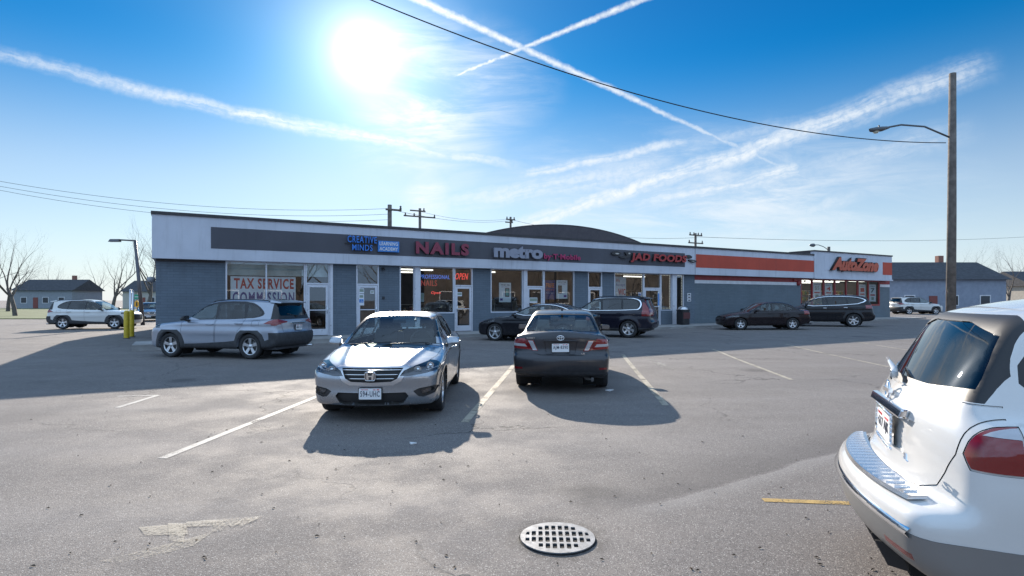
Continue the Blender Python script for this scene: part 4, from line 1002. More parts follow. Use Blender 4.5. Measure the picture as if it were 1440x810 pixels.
def big_dark_suv():
    c = dict(W=1.99, axf=1.51, axr=-1.51, wr=.37, bow_f=.28, bow_r=.14, crown=.045, k=.10, kc=.08, flare=.035,
        low=[(2.38, .26), (2.48, .36), (2.52, .55), (2.48, .78), (2.38, .90), (2.1, 1.00), (1.7, 1.07), (1.2, 1.12), (.8, 1.14), (-1.5, 1.20), (-2.3, 1.22), (-2.52, 1.12), (-2.55, .85), (-2.60, .72), (-2.66, .66), (-2.63, .44), (-2.5, .34), (-2.1, .28), (1.7, .25)],
        cab=[(1.55, .80), (1.28, 1.06), (.95, 1.26), (.55, 1.50), (.25, 1.66), (-.1, 1.745), (-.8, 1.78), (-1.6, 1.755), (-2.12, 1.68), (-2.26, 1.60), (-2.38, 1.38), (-2.50, 1.14), (-2.5, .8), (-1.2, .6), (.6, .6)],
        sec=sec(.985, .25, [(.965, .42), (.97, .60), (.99, .80), (.965, .94), (.975, 1.02), (.94, 1.12), (.85, 1.20)], 1.4),
        csec=[(-.6, .5), (.96, .5), (.93, 1.06), (.87, 1.18), (.81, 1.34), (.74, 1.52), (.66, 1.66), (.5, 1.79), (-.6, 1.9)],
        plan=[(-2.8, .86), (-2.3, .93), (-1.7, .985), (-.8, 1), (.8, 1), (1.7, .985), (2.2, .93), (2.5, .86), (2.8, .82)],
        cplan=[(-2.5, .88), (-1.5, .95), (-.6, 1), (.2, 1), (.9, .97), (1.4, .93)])
    S = dict(belt=1.16, sur2=[(1.16, 1.115), (.50, 1.52), (.1, 1.655), (-.6, 1.70), (-1.6, 1.665), (-2.10, 1.54), (-2.18, 1.40), (-1.6, 1.215)], sur=[(1.10, 1.14), (.50, 1.50), (.1, 1.635), (-.6, 1.68), (-1.6, 1.645), (-2.03, 1.53), (-2.10, 1.42), (-1.6, 1.24)],
        wf=[(1.0, 1.17), (.78, 1.30), (.44, 1.48), (.1, 1.59), (-.16, 1.62), (-.20, 1.18)], wr=[(-.30, 1.18), (-.26, 1.625), (-.7, 1.64), (-1.16, 1.62), (-1.20, 1.225)], wq=[(-1.28, 1.23), (-1.24, 1.62), (-1.6, 1.605), (-1.96, 1.50), (-2.03, 1.42), (-1.6, 1.27)],
        df=[(1.06, .40), (1.12, .72), (1.02, 1.12), (-.24, 1.15), (-.24, .72), (-.20, .40)], dr=[(-.23, .40), (-.27, .72), (-.27, 1.15), (-1.28, 1.19), (-1.26, 1.0), (-1.08, .82), (-1.0, .58), (-1.0, .40)],
        ws=[(-.80, 1.12), (.80, 1.12), (.66, 1.58), (-.66, 1.58)], rg=[(-.66, 1.24), (.66, 1.24), (.56, 1.60), (-.56, 1.60)],
        hl=[(.52, .80), (.60, .92), (.80, 1.0), (.97, 1.0), (.97, .84)], gr=[(-.45, .88), (.45, .88), (.40, .60), (-.40, .60)], tl=[(.66, 1.00), (.62, 1.20), (1.0, 1.20), (1.0, 1.02)], tlx=-2.1,
        mir=(.86, .99, 1.24), han=[('front_door', -.10, 1.03, .97), ('rear_door', -1.12, 1.06, .965)], hmat=MT['chrome'], dx=.92)
    pm = paint('dark metallic paint', (.010, .010, .013), 0, .25, .2, .02, .4, .2)
    f = Vector((-.93, .36, 0)).normalized(); l = Vector((-f.y, f.x, 0))
    w = Vector((18.75, 31.6, 0)) - l * .97 + f * 1.51
    return generic_side(c, ('parked_suv', 'large black SUV with chrome door handles parked below the slanted orange letters', 'SUV'), pm, 'six', S, (w.x, w.y, (f.x, f.y)), tint=True, chrome_win=True)[0]

# ---- white SUV at the right edge, its tail close to the camera
def white_suv():
    c = dict(W=1.92, axf=1.42, axr=-1.42, wr=.37, bow_f=.26, bow_r=.20, crown=.045, k=.10, kc=.08, flare=.035,
        low=[(2.30, .26), (2.40, .36), (2.43, .55), (2.40, .80), (2.30, .92), (2.0, 1.00), (1.6, 1.06), (1.1, 1.10), (.7, 1.12), (-1.5, 1.16), (-2.1, 1.19), (-2.27, 1.12), (-2.31, .98), (-2.32, .80), (-2.34, .72), (-2.50, .695), (-2.535, .64), (-2.53, .54), (-2.50, .42), (-2.38, .34), (-2.0, .28), (1.6, .25)],
        cab=[(1.35, .80), (1.08, 1.04), (.78, 1.25), (.40, 1.50), (.12, 1.65), (-.2, 1.71), (-.8, 1.735), (-1.5, 1.70), (-1.92, 1.62), (-2.02, 1.54), (-2.14, 1.34), (-2.28, 1.10), (-2.3, .8), (-1.2, .6), (.6, .6)],
        sec=sec(.95, .25, [(.93, .42), (.935, .58), (.955, .78), (.94, .92), (.955, 1.00), (.92, 1.09), (.83, 1.17)], 1.4),
        csec=[(-.6, .5), (.93, .5), (.90, 1.04), (.84, 1.16), (.78, 1.32), (.71, 1.50), (.64, 1.63), (.5, 1.75), (-.6, 1.85)],
        plan=[(-2.7, .90), (-2.3, .95), (-1.6, .99), (-.8, 1), (.8, 1), (1.6, .99), (2.0, .95), (2.4, .88), (2.6, .84)],
        cplan=[(-2.4, .88), (-1.4, .95), (-.6, 1), (.2, 1), (.9, .97), (1.4, .93)])
    b = Body(c, .03)
    b.stamp('cladding', [(-2.7, .24), (-1.85, .24), (-1.9, .46), (-2.1, .56), (-2.7, .56)], rng=(.3, 1.2), nmin=.02, allow=['body'])
    b.stamp('cladding', [(-1, .2), (1, .2), (1, .56), (.6, .59), (-.6, .59), (-1, .56)], proj='rear', rng=(-2.7, -1.95), nmin=-.2, allow=['body', 'cladding'])
    b.stamp('cladding', [(-1.4, .24), (1.4, .24), (1.4, .36), (-1.4, .36)], rng=(.5, 1.2), nmin=.02, allow=['body'])
    arches(b, c)
    side_windows(b, [(.98, 1.09), (.38, 1.51), (0, 1.63), (-.6, 1.66), (-1.5, 1.63), (-1.82, 1.52), (-1.96, 1.32), (-1.84, 1.20), (-1.6, 1.14)],
        [(.84, 1.12), (.62, 1.28), (.30, 1.48), (-.02, 1.58), (-.16, 1.60), (-.20, 1.13)], [(-.30, 1.13), (-.26, 1.60), (-.7, 1.62), (-1.08, 1.61), (-1.12, 1.15)], [(-1.19, 1.155), (-1.16, 1.61), (-1.5, 1.58), (-1.74, 1.49), (-1.87, 1.32), (-1.80, 1.24), (-1.55, 1.165)])
    b.panel('front_door', [(1.0, .38), (1.04, .70), (.94, 1.07), (-.24, 1.10), (-.24, .70), (-.20, .38)], allow=['body'], rng=(.5, 1.2), gap=.012)
    b.panel('rear_door', [(-.23, .38), (-.27, .70), (-.27, 1.10), (-1.20, 1.13), (-1.18, .96), (-1.0, .80), (-.92, .56), (-.93, .38)], allow=['body'], rng=(.5, 1.2), gap=.012)
    b.stamp('windshield', [(-.78, 1.09), (.78, 1.09), (.64, 1.56), (-.64, 1.56)], proj='front', rng=(-.2, 1.4), allow=['body', 'pillar'], nmin=-.05)
    b.stamp('gate_frame', [(-.74, 1.19), (.74, 1.19), (.71, 1.32), (.60, 1.60), (-.60, 1.60), (-.71, 1.32)], proj='rear', rng=(-2.5, -1.86), allow=['body', 'pillar'], nmin=-.3)
    b.stamp('rear_glass', [(-.69, 1.225), (.69, 1.225), (.67, 1.32), (.57, 1.56), (-.57, 1.56), (-.67, 1.32)], proj='rear', rng=(-2.5, -1.86), allow=['gate_frame'], nmin=-.3, it=1)
    b.panel('gate', [(-.80, 1.185), (.80, 1.185), (.78, .95), (.68, .77), (.56, .725), (-.56, .725), (-.68, .77), (-.78, .95)], proj='rear', rng=(-2.5, -2.0), nmin=.03, allow=['body'], gap=.008, pair=False)
    tl = chaikin([(.80, .90), (1.0, .90), (1.0, 1.165), (.83, 1.165)], 1)
    b.both('seam', tl, proj='rear', rng=(-2.4, -1.97), nmin=.0, allow=['body', 'seam'])
    b.both('taillight', offset_poly(tl, .010), proj='rear', rng=(-2.4, -1.98), nmin=.0, allow=['seam'])
    b.both('tail_mid', [(.845, 1.06), (.90, 1.06), (.90, 1.10), (.85, 1.10)], proj='rear', rng=(-2.4, -1.98), nmin=.0, allow=['taillight'])
    b.both('reflector', [(.62, .455), (.82, .445), (.82, .475), (.62, .485)], proj='rear', rng=(-2.7, -1.9), nmin=-.2, allow=['cladding'])
    b.stamp('recess', [(-.44, 1.03), (.44, 1.03), (.34, .84), (-.34, .84)], proj='rear', rng=(-2.5, -2.0), nmin=.02, allow=['gate'])
    b.both('headlight', [(.52, .80), (.60, .92), (.80, .98), (.95, .98), (.95, .84)], proj='front', rng=(1.7, 2.8), nmin=.02, allow=['body'])
    b.stamp('grille', [(-.45, .88), (.45, .88), (.40, .60), (-.40, .60)], proj='front', rng=(1.9, 2.8), allow=['body'])
    pm = paint('white paint', (.62, .615, .60), 0, .25, .02, .10)
    root = empty('parked_suv', label='white SUV cut off by the right edge, tail towards the camera', cat='SUV')
    sp = dict(DEF); sp['gate_frame'] = dict(obj='tailgate_surround', mat=MT['trim'], inset=.0, pair=False)
    sp['cladding'] = dict(obj='lower_bumper', mat=mat('satin grey bumper', (.25, .25, .25), .35, .5), inset=-.003, pair=False)
    sp['tail_mid'] = dict(obj='lamp_band', mat=MT['clear_lens'], inset=-.006, parent='taillight'); sp['step'] = dict(obj='bumper_step', mat=MT['bumper_step'], inset=-.006, pair=False); sp['recess'] = dict(obj='plate_recess', mat='paint', inset=.03, reveal=.032, pair=False)
    sp['chrome'] = dict(obj='chrome_strip', mat=MT['chrome'], inset=-.008, pair=False)
    for k in ('rear_glass', 'win_r', 'win_q'): sp[k] = dict(DEF[k], mat=MT['tint'])
    o = b.finish(root, pm, sp)
    wheels4(root, c, 'six'); wells(root, c)
    mirror_parts(root, .76, .96, 1.18, pm, o, 1.05)
    handles(o, [('front_door', -.10, .98, .945), ('rear_door', -1.05, 1.0, .94)], MT['chrome'], root)
    seat_parts(root, [-.05], z=.48); seat_parts(root, [-.9], z=.44); dash_parts(root, .76, 1.06)
    r = MB(); q = MB(); ys_ = np.linspace(-.72, .72, 41)
    def xo(y): return -2.498 + .25 * (abs(y) / .96) ** 2.2
    def xi(y): return -2.335 + .10 * (abs(y) / .96) ** 2.2
    for i in range(40):
        y0, y1 = ys_[i], ys_[i + 1]
        q.hexa([(xo(y0), y0, .702), (xi(y0), y0, .712), (xi(y1), y1, .712), (xo(y1), y1, .702), (xo(y0) + .008, y0, .722), (xi(y0), y0, .732), (xi(y1), y1, .732), (xo(y1) + .008, y1, .722)])
        ym = (y0 + y1) / 2
        if i % 2: r.hexa([(xo(ym) + .02, ym - .006, .719), (xi(ym) - .02, ym - .006, .728), (xi(ym) - .02, ym + .006, .728), (xo(ym) + .02, ym + .006, .719), (xo(ym) + .02, ym - .004, .730), (xi(ym) - .02, ym - .004, .739), (xi(ym) - .02, ym + .004, .739), (xo(ym) + .02, ym + .004, .730)])
    cs = MB(); P4 = []
    for y in np.linspace(-.84, .84, 31):
        x = -2.545 + .205 * (abs(y) / .96) ** 2.2; P4.append(Vector((x, y, .595 - .02 * (abs(y) / .84) ** 3)))
    for i in range(30):
        p, r_ = P4[i], P4[i + 1]; cs.add([(p.x + .012, p.y, p.z - .026), (r_.x + .012, r_.y, r_.z - .026), (r_.x - .010, r_.y, r_.z), (p.x - .010, p.y, p.z), (r_.x + .012, r_.y, r_.z + .026), (p.x + .012, p.y, p.z + .026)], [(0, 1, 2, 3), (3, 2, 4, 5)], sm=True)
    cs.build('chrome_strip', MT['chrome'], root, fix=False)
    q.add(r.v, r.f); q = q.build('bumper_step', MT['bumper_step'], root, smooth=False)
    p = plate(root, -2.315, .925, -1, '·617 AJK', tilt=.06, chrome_frame=True)
    ch = MB()
    for k in range(36):
        t = k / 36 * .99; per = 2 * (.345 + .195); q = t * per
        a = (-.1725 + q, .0975) if q < .345 else ((.1725, .0975 - (q - .345)) if q < .54 else ((.1725 - (q - .54), -.0975) if q < .885 else (-.1725, -.0975 + (q - .885))))
        ch.lathe([(0, -.010), (.006, -.009), (.0095, -.003), (.010, .004), (0, .006)], 8, 'y', c=(a[0], 0, a[1]))
    ch.prism(rrect(-.178, .178, -.103, .103, .01), .002, .010, 'y'); ch.build('plate_surround', MT['chrome'], p)
    g = MB(); g.hexa([(-2.325, -.36, 1.03), (-2.28, -.36, 1.03), (-2.28, .36, 1.03), (-2.325, .36, 1.03), (-2.308, -.37, 1.08), (-2.27, -.37, 1.08), (-2.27, .37, 1.08), (-2.308, .37, 1.08)]); g.build('garnish', MT['chrome'], root, bevel=.01)
    e = MB(); x0 = -2.297; cz = 1.14
    e.tube([Vector((x0 + .0 * k, .05 * math.cos(t), cz + .05 * math.sin(t))) for k, t in enumerate(np.linspace(0, 2 * math.pi, 25))], .007, 6, cap=False)
    e.box(x0 - .012, x0 + .012, -.062, .062, cz - .012, cz + .012); e.build('emblem', MT['chrome'], root)
    w = MB(); w.tube([(-2.265, .0, 1.225), (-2.25, .06, 1.25), (-2.235, .25, 1.28), (-2.215, .42, 1.29)], [.022, .020, .014, .010], 8); w.lathe([(0, .03), (.02, .03), (.028, 0)], 14, 'x', c=(-2.28, 0, 1.225)); w.build('wiper', pm, root)
    M = Matrix(((0, 0, -1, -2.335), (-1, 0, 0, -.55), (0, 1, 0, .86), (0, 0, 0, 1))); fit_text('SL', .07, .035, .006, 'badge', MT['chrome'], root, M, off=.02)
    v = MB()
    for k in range(10): y = -.5 + k * .11; v.hexa([(-2.40, y, .28), (-2.30, y, .26), (-2.30, y + .02, .26), (-2.40, y + .02, .28), (-2.455, y, .40), (-2.36, y, .40), (-2.36, y + .02, .40), (-2.455, y + .02, .40)])
    v.build('bumper_vent', MT['trim'], root)
    u = MB(); u.tube([(-1.42, -.8, .35), (-1.42, .8, .35)], .05); u.box(-2.3, 2.2, -.5, .5, .24, .30); u.build('underbody', MT['well'], root)
    f = Vector((.930, -.367, 0)).normalized(); l = Vector((-f.y, f.x, 0))
    ctr = Vector((2.225, 3.47, 0)) + f * 2.33
    place_car(root, c, ctr.x, ctr.y, (f.x, f.y)); return root
# ================================================================ the shops
def noise_wall(name, col, kind='block', rough=.75):
    m, nt, b = new_mat(name)
    tc = nt.node('ShaderNodeTexCoord').outputs['Object']
    # facade coordinates: rotate so that x runs along the wall
    mp = nt.node('ShaderNodeMapping'); mp.vector_type = 'TEXTURE'; mp.inputs['Rotation'].default_value = (0, 0, math.atan2(U.y, U.x)); nt.set(mp.inputs[0], tc)
    sep = nt.node('ShaderNodeSeparateXYZ'); nt.set(sep.inputs[0], mp.outputs[0])
    cmb = nt.node('ShaderNodeCombineXYZ'); nt.set(cmb.inputs[0], nt.math('ADD', sep.outputs[0], sep.outputs[1])); nt.set(cmb.inputs[1], sep.outputs[2])
    n1 = nt.ramp(nt.noise(tc, .7, 5, .6), .3, .7); n2 = nt.noise(tc, 14, 4)
    st = nt.node('ShaderNodeMapping'); st.inputs['Scale'].default_value = (4, 4, .35); nt.set(st.inputs[0], tc)
    streak = nt.ramp(nt.noise(st.outputs[0], 1.3, 6, .65), .5, .8)
    c = nt.mix(n1, tuple(x * .93 for x in col), tuple(min(1, x * 1.06) for x in col))
    c = nt.mix(nt.math('MULTIPLY', streak, .22), c, (.05, .05, .05))
    if kind == 'block':
        br = nt.node('ShaderNodeTexBrick'); nt.set(br.inputs['Vector'], cmb.outputs[0])
        br.inputs['Scale'].default_value = 1; br.inputs['Brick Width'].default_value = .40; br.inputs['Row Height'].default_value = .10
        br.inputs['Mortar Size'].default_value = .006; br.inputs['Mortar Smooth'].default_value = .4; br.inputs['Bias'].default_value = 0
        br.inputs['Color1'].default_value = (1, 1, 1, 1); br.inputs['Color2'].default_value = (.90, .90, .90, 1); br.inputs['Mortar'].default_value = (.66, .66, .66, 1)
        c = nt.mix(1.0, c, br.outputs[0], 'MULTIPLY')
        hgt = nt.math('ADD', nt.math('MULTIPLY', nt.math('SUBTRACT', 1.0, br.outputs['Fac']), .8), nt.math('MULTIPLY', n2, .3)); bs = .6
    else:
        hgt = nt.noise(tc, 60, 4, .7); bs = .35
    bp = nt.node('ShaderNodeBump'); bp.inputs['Strength'].default_value = bs; bp.inputs['Distance'].default_value = .012
    nt.set(bp.inputs['Height'], hgt); nt.set(b.inputs['Normal'], bp.outputs[0])
    nt.set(b.inputs['Base Color'], c); b.inputs['Roughness'].default_value = rough
    return m
WALL = noise_wall('painted grey blue block', (.125, .158, .195))
WALL2 = noise_wall('painted grey block', (.125, .160, .188))
STUCCO = noise_wall('pale stucco', (.53, .55, .61), 'stucco', .85)
BAND = noise_wall('dark grey stucco', (.085, .085, .10), 'stucco', .85)
ORANGE = noise_wall('orange stucco', (.46, .070, .040), 'stucco', .8)
REDP = mat('red paint', (.25, .025, .025), .6, var=.1)
WHITEP = mat('white paint stripe', (.62, .62, .64), .6, var=.08)
COPING = mat('dark metal coping', (.045, .042, .045), .5, .3, var=.15)
ALU = mat('white aluminium frame', (.58, .60, .66), .35, .3, var=.05)
REDF = mat('red window frame', (.22, .012, .015), .4, var=.1)
ROOFM = mat('roof felt', (.06, .06, .065), .9, var=.2)
SHOPGLASS = glass_mat('shop glass', (.72, .76, .75), boost=1.5)
CONC = mat('concrete', (.30, .29, .28), .9, var=.16, vscale=1.6, bump=.3, bscale=80)
INT_W = mat('shop interior wall', (.34, .29, .24), .8, var=.1)
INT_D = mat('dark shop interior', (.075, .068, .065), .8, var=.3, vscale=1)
TUBE = mat('fluorescent tube', (.9, .9, .9), .5, emit=(1, .96, .88), es=1.5)
SHELF = mat('shelf', (.4, .38, .35), .6)

ZW, ZP, ZF = 3.17, 4.79, 3.15     # top of wall openings, parapet, underside of fascia
PR = .35                          # the fascia stands this far in front of the wall
LEFT = sx(219); MID = sx(976.5); RIGHT = sx(1251)

def wallseg(mb, s0, s1, z0, z1, d0=-.25, d1=0.0): mb.fbox(s0, s1, d0, d1, z0, z1)
def window_unit(parent, s0, s1, z0, z1, frame, mull=(), fw=.055, name='window', glass=SHOPGLASS, d=-.06, hbar=()):
    f = MB()
    for a in [s0 + fw / 2] + list(mull) + [s1 - fw / 2]: f.fbox(a - fw / 2, a + fw / 2, d - .05, d + .05, z0 + fw, z1 - fw)
    f.fbox(s0, s1, d - .05, d + .052, z0, z0 + fw); f.fbox(s0, s1, d - .05, d + .052, z1 - fw, z1)
    for h in hbar: f.fbox(s0 + fw, s1 - fw, d - .045, d + .045, h - fw / 2, h + fw / 2)
    w = f.build(name, frame, parent)
    edges = [s0 + fw] + list(mull) + [s1 - fw]
    for i in range(len(edges) - 1):
        g = MB(); a = edges[i] + (fw / 2 if i else 0); b = edges[i + 1] - (fw / 2 if i < len(edges) - 2 else 0)
        g.add([fac(a, d, z0 + fw), fac(b, d, z0 + fw), fac(b, d, z1 - fw), fac(a, d, z1 - fw)], [(0, 1, 2, 3)])
        g.build('pane', glass, w, fix=False)
    return w
def door_unit(parent, s0, s1, zt, frame=None, ztop=None, hinge=1, handle_left=True, side=.09):
    """aluminium shop door with a glazed transom above"""
    frame = frame or ALU; z0 = walk_z((s0 + s1) / 2); d = -.06
    f = MB(); f.fbox(s0, s0 + .06, d - .06, d + .06, z0, zt); f.fbox(s1 - .06, s1, d - .06, d + .06, z0, zt)
    f.fbox(s0 + .06, s1 - .06, d - .06, d + .058, zt - .06, zt)
    ztop = ztop or ZW
    f.fbox(s0, s0 + .055, d - .05, d + .05, zt, ztop - .055); f.fbox(s1 - .055, s1, d - .05, d + .05, zt, ztop - .055); f.fbox(s0, s1, d - .05, d + .052, ztop - .055, ztop)
    fr = f.build('door_frame', frame, parent)
    g = MB(); g.add([fac(s0 + .055, d, zt), fac(s1 - .055, d, zt), fac(s1 - .055, d, ztop - .055), fac(s0 + .055, d, ztop - .055)], [(0, 1, 2, 3)]); g.build('transom_pane', SHOPGLASS, fr, fix=False)
    l = MB(); a, b = s0 + .068, s1 - .068; dd = d + .02; t = .095
    l.fbox(a, a + t, dd - .022, dd + .022, z0 + .02, zt - .07); l.fbox(b - t, b, dd - .022, dd + .022, z0 + .02, zt - .07)
    l.fbox(a + t, b - t, dd - .021, dd + .021, z0 + .02, z0 + .27); l.fbox(a + t, b - t, dd - .021, dd + .021, zt - .17, zt - .07)
    l.fbox(a + t, b - t, dd - .012, dd + .03, z0 + 1.02, z0 + 1.06)
    dr = l.build('door', frame, parent)
    g = MB(); g.add([fac(a + t, dd, z0 + .27), fac(b - t, dd, z0 + .27), fac(b - t, dd, zt - .17), fac(a + t, dd, zt - .17)], [(0, 1, 2, 3)]); g.build('pane', SHOPGLASS, dr, fix=False)
    h = MB(); hs = a + t / 2 if handle_left else b - t / 2
    h.tube([fac(hs, dd + .02, z0 + .90), fac(hs, dd + .08, z0 + .92), fac(hs, dd + .08, z0 + 1.18), fac(hs, dd + .02, z0 + 1.20)], .014, 8); h.build('handle', MT['chrome'], dr)
    return dr

def build_shops():
    bl = empty('shop_building', tuple(fac(LEFT, 0, 0)), label='long single-storey strip of shops with pale fascia and dark sign band', cat='building')
    P = lambda o: o
    # children keep world coordinates: undo the parent's offset
    inv = Matrix.Translation(-fac(LEFT, 0, 0))
    made = []
    def B(mb, name, m, parent=None, **k):
        o = mb.build(name, m, parent or bl, **k)
        return o
    # ---- openings, left to right (photo columns)
    ops = [('win', 317, 429.5, [374.5]), ('door', 429.5, 464, None), ('door', 501, 533, None), ('win', 562, 583.5, []), ('win', 590, 639, []), ('door', 639, 665, None),
           ('win', 690, 736, []), ('door', 740.5, 765, None), ('win', 765, 808, []), ('door', 827, 847, None), ('win', 864, 905.5, []), ('door', 905.5, 929.5, 'j'), ('win', 929.5, 945, []), ('win', 951, 962, [])]
    wall = MB(); prev = LEFT
    sill = 1.06
    segs = []
    for kind, a, b, x in ops:
        s0, s1 = sx(a), sx(b)
        if s0 - prev > .02: segs.append((prev, s0))
        prev = s1
    segs.append((prev, MID))
    for a, b in segs:
        z0 = walk_z((a + b) / 2) - .3
        wide = (b - a) > .5
        wallseg(wall, a, b, z0, 1.08, d1=.03 if wide else 0.0); wallseg(wall, a, b, 1.08, ZW)
    for kind, a, b, x in ops:
        s0, s1 = sx(a), sx(b)
        if kind == 'win': wallseg(wall, s0, s1, walk_z(s0) - .3, sill if a > 400 else .75, d1=.028)
    # outer shell: end wall, back, top slab behind the fascia
    D = -16
    wall.fbox(LEFT, LEFT + .25, D, -.25, -.2, ZW); wall.fbox(LEFT, MID, D - .25, D, -.2, ZP - .3); wall.fbox(MID - .25, MID, D, -.25, -.1, ZW)
    W = B(wall, 'wall', WALL)
    # white posts beside windows
    for a, b in ((464, 468), (583.5, 590), (736, 740.5), (945, 951)):
        post = MB(); s0, s1 = sx(a), sx(b); post.fbox(s0, s1, -.12, .035, walk_z(s0), ZW); B(post, 'post', ALU)
    # fascia
    fs = MB(); L = sx(213.5, PR); M_ = sx(977.5, PR)
    fs.fbox(L, M_, -.30, PR, ZF, ZP - .09)
    fs.fbox(L, L + .3, D - .25, -.30, ZW + .002, ZP - .09)
    Fa = B(fs, 'fascia', STUCCO)
    bd = MB(); bd.fbox(sx(296.6, PR), sx(963, PR), PR, PR + .012, 3.57, 4.36); B(bd, 'sign_band', BAND, Fa)
    tr = MB(); tr.fbox(LEFT + .01, sx(316.5), 0, .06, ZF - .09, ZF - .003); B(tr, 'wall_trim', COPING)
    cp = MB(); cp.fbox(L - .03, M_, PR - .2, PR + .05, ZP - .09, ZP + .02); cp.fbox(L - .03, L + .2, D, PR - .2, ZP - .09, ZP + .02)
    B(cp, 'coping', COPING, Fa)
    rf = MB(); rf.fbox(L + .3, M_, D, -.30, ZP - .75, ZP - .6); rf.fbox(sx(392), sx(430), -2.6, -1.2, ZP - .6, ZP + .14); B(rf, 'roof', ROOFM)
    so = MB(); so.fbox(LEFT, MID, D, -.26, 3.24, 3.30); B(so, 'ceiling', INT_W)
    # doors and windows
    for i, (kind, a, b, x) in enumerate(ops):
        s0, s1 = sx(a), sx(b)
        if kind == 'win':
            window_unit(bl, s0 + .003, s1 - .003, sill if a > 400 else .75, ZW - .004, ALU, [sx(m) for m in x])
        else: door_unit(bl, s0 + .003, s1 - .003, 2.36, handle_left=(a not in (429.5, 501)))
    # interiors: partitions, floor, back walls, lights
    it = MB()
    parts = [LEFT + .26, sx(484), sx(548), sx(677), sx(816), sx(856), MID - .26]
    for s in parts[1:-1]: it.fbox(s - .06, s + .06, -9, -.26, .1, 3.23)
    it.fbox(LEFT + .26, MID - .26, -9.1, -9, .1, 3.23)
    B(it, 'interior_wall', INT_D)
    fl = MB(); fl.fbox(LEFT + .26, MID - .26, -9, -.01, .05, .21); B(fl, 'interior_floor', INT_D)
    for s0, s1, d in ((sx(566), sx(634), -2.2), (sx(566), sx(640), -4.8), (sx(695), sx(730), -2.5), (sx(870), sx(900), -2.4), (sx(930), sx(960), -3.2), (sx(505), sx(530), -3.2)):
        l = MB(); l.fbox(s0, s1, d - .05, d + .05, 3.10, 3.16); l.build('strip_light', TUBE, bl)
    sheeting = MB(); sheeting.fbox(sx(317) + .06, sx(463), -.30, -.27, 2.62, 3.15); B(sheeting, 'window_head_strip', mat('pale blind', (.55, .62, .62), .8, var=.15, vscale=2))  # pale strip just behind the top of the left shop window
    # shop fittings seen through the glass
    cols = [(.35, .25, .12), (.12, .2, .3), (.5, .45, .4), (.3, .06, .05), (.45, .4, .15), (.1, .25, .12)]
    gm = [mat('shop goods', c, .6) for c in cols]
    for (a, b, d, h) in ((870, 902, -1.6, 1.7), (926, 960, -1.5, 1.6), (694, 734, -2.8, 1.5), (768, 804, -3, 1.4), (566, 636, -3.5, 1.3), (330, 425, -3.5, 1.2), (870, 902, -3.6, 2.0), (926, 960, -3.9, 2.0)):
        s0, s1 = sx(a), sx(b); q = MB(); z0 = .22
        nsh = int(h / .4)
        for k in range(nsh + 1): q.fbox(s0, s1, d - .4, d, z0 + k * .4, z0 + k * .4 + .03)
        for s in (s0, s1 - .03): q.fbox(s, s + .03, d - .4, d, z0, z0 + h)
        sh = B(q, 'shelf_unit', SHELF)
        for ci in range(len(gm)):
            q = MB(); n_ = 0
            for k in range(nsh):
                s = s0 + .05 + ci * .17
                while s < s1 - .2:
                    q.fbox(s, s + .10, d - .33, d - .05 - .05 * random.random(), z0 + k * .4 + .032, z0 + k * .4 + .032 + .16 + .16 * random.random()); s += 1.0 + random.random() * .3
            q.build('shop_goods', gm[ci], sh)
    # ---------- the corner store
    b2 = empty('shop_building', tuple(fac(MID, 0, 0)), label='corner end of the row with orange stripes and red-framed shop windows', cat='building')
    W2 = MB(); zc = .33
    R0, R1 = sx(1126), sx(1237.5)
    W2.fbox(MID, R0, -.25, 0, 0, ZW); W2.fbox(R0, R1, -.25, 0, 0, 1.22); W2.fbox(R1, RIGHT, -.25, 0, 0, ZW); W2.fbox(MID, RIGHT, 0, .035, 0, 1.07)
    W2.fbox(RIGHT - .25, RIGHT, -22, -.25, 0, ZW); W2.fbox(MID, RIGHT, -22.25, -22, 0, 4.4)
    W2.build('wall', WALL2, b2)
    f2 = MB(); RE = sx(1253.5, PR); ST = sx(1144.5, PR)
    f2.fbox(M_ + .003, ST, -.30, PR, ZF, ZP - .09); f2.fbox(ST, RE, -.30, PR + .04, ZF, 4.99); f2.fbox(RE - .3, RE, -22, -.30, ZW + .002, 4.7)
    f2.fbox(ST, RE + .06, PR + .04, PR + .10, ZF - .03, ZF + .07)
    F2 = f2.build('fascia', STUCCO, b2)
    c2 = MB(); c2.fbox(M_ + .003, ST, PR - .2, PR + .05, ZP - .09, ZP + .02); c2.fbox(ST - .05, RE + .04, PR - .25, PR + .09, 4.99, 5.08); c2.fbox(ST - .05, ST + .2, -1.5, PR - .25, ZP, 5.08); c2.build('coping', COPING, F2)
    j = MB(); j.fbox(M_ - .012, M_ + .012, PR, PR + .006, ZF, ZP - .09); j.build('joint', COPING, F2)
    o1 = MB(); o1.fbox(sx(978.6, PR), sx(1148, PR), PR, PR + .010, 3.57, 4.35); o1.build('orange_stripe', ORANGE, F2); o1 = MB()
    o1.fbox(sx(1240.5, PR), RE, PR + .04, PR + .05, 3.57, 4.52); o1.build('orange_stripe', ORANGE, F2)
    pn = MB(); pn.fbox(sx(1158, PR), sx(1236, PR), PR + .04, PR + .055, 3.75, 4.72); pn.build('sign_backing', STUCCO, F2)
    
    for q0, q1 in ((MID + .02, R0), (R1, RIGHT)):
        st = MB(); st.fbox(q0, q1, 0, .008, 2.86, ZF - .002); st.build('red_stripe', REDP, b2)
        st = MB(); st.fbox(q0, q1, 0, .009, 2.66, 2.857); st.build('white_stripe', WHITEP, b2)
    window_unit(b2, R0, R1, 1.22, ZW - .004, REDF, [sx(p) for p in (1142.7, 1159, 1174.6, 1190.6, 1206.9, 1222)], fw=.13)
    rf = MB(); rf.fbox(M_, RE - .3, -22, -.30, 4.1, 4.2); rf.build('roof', ROOFM, b2)
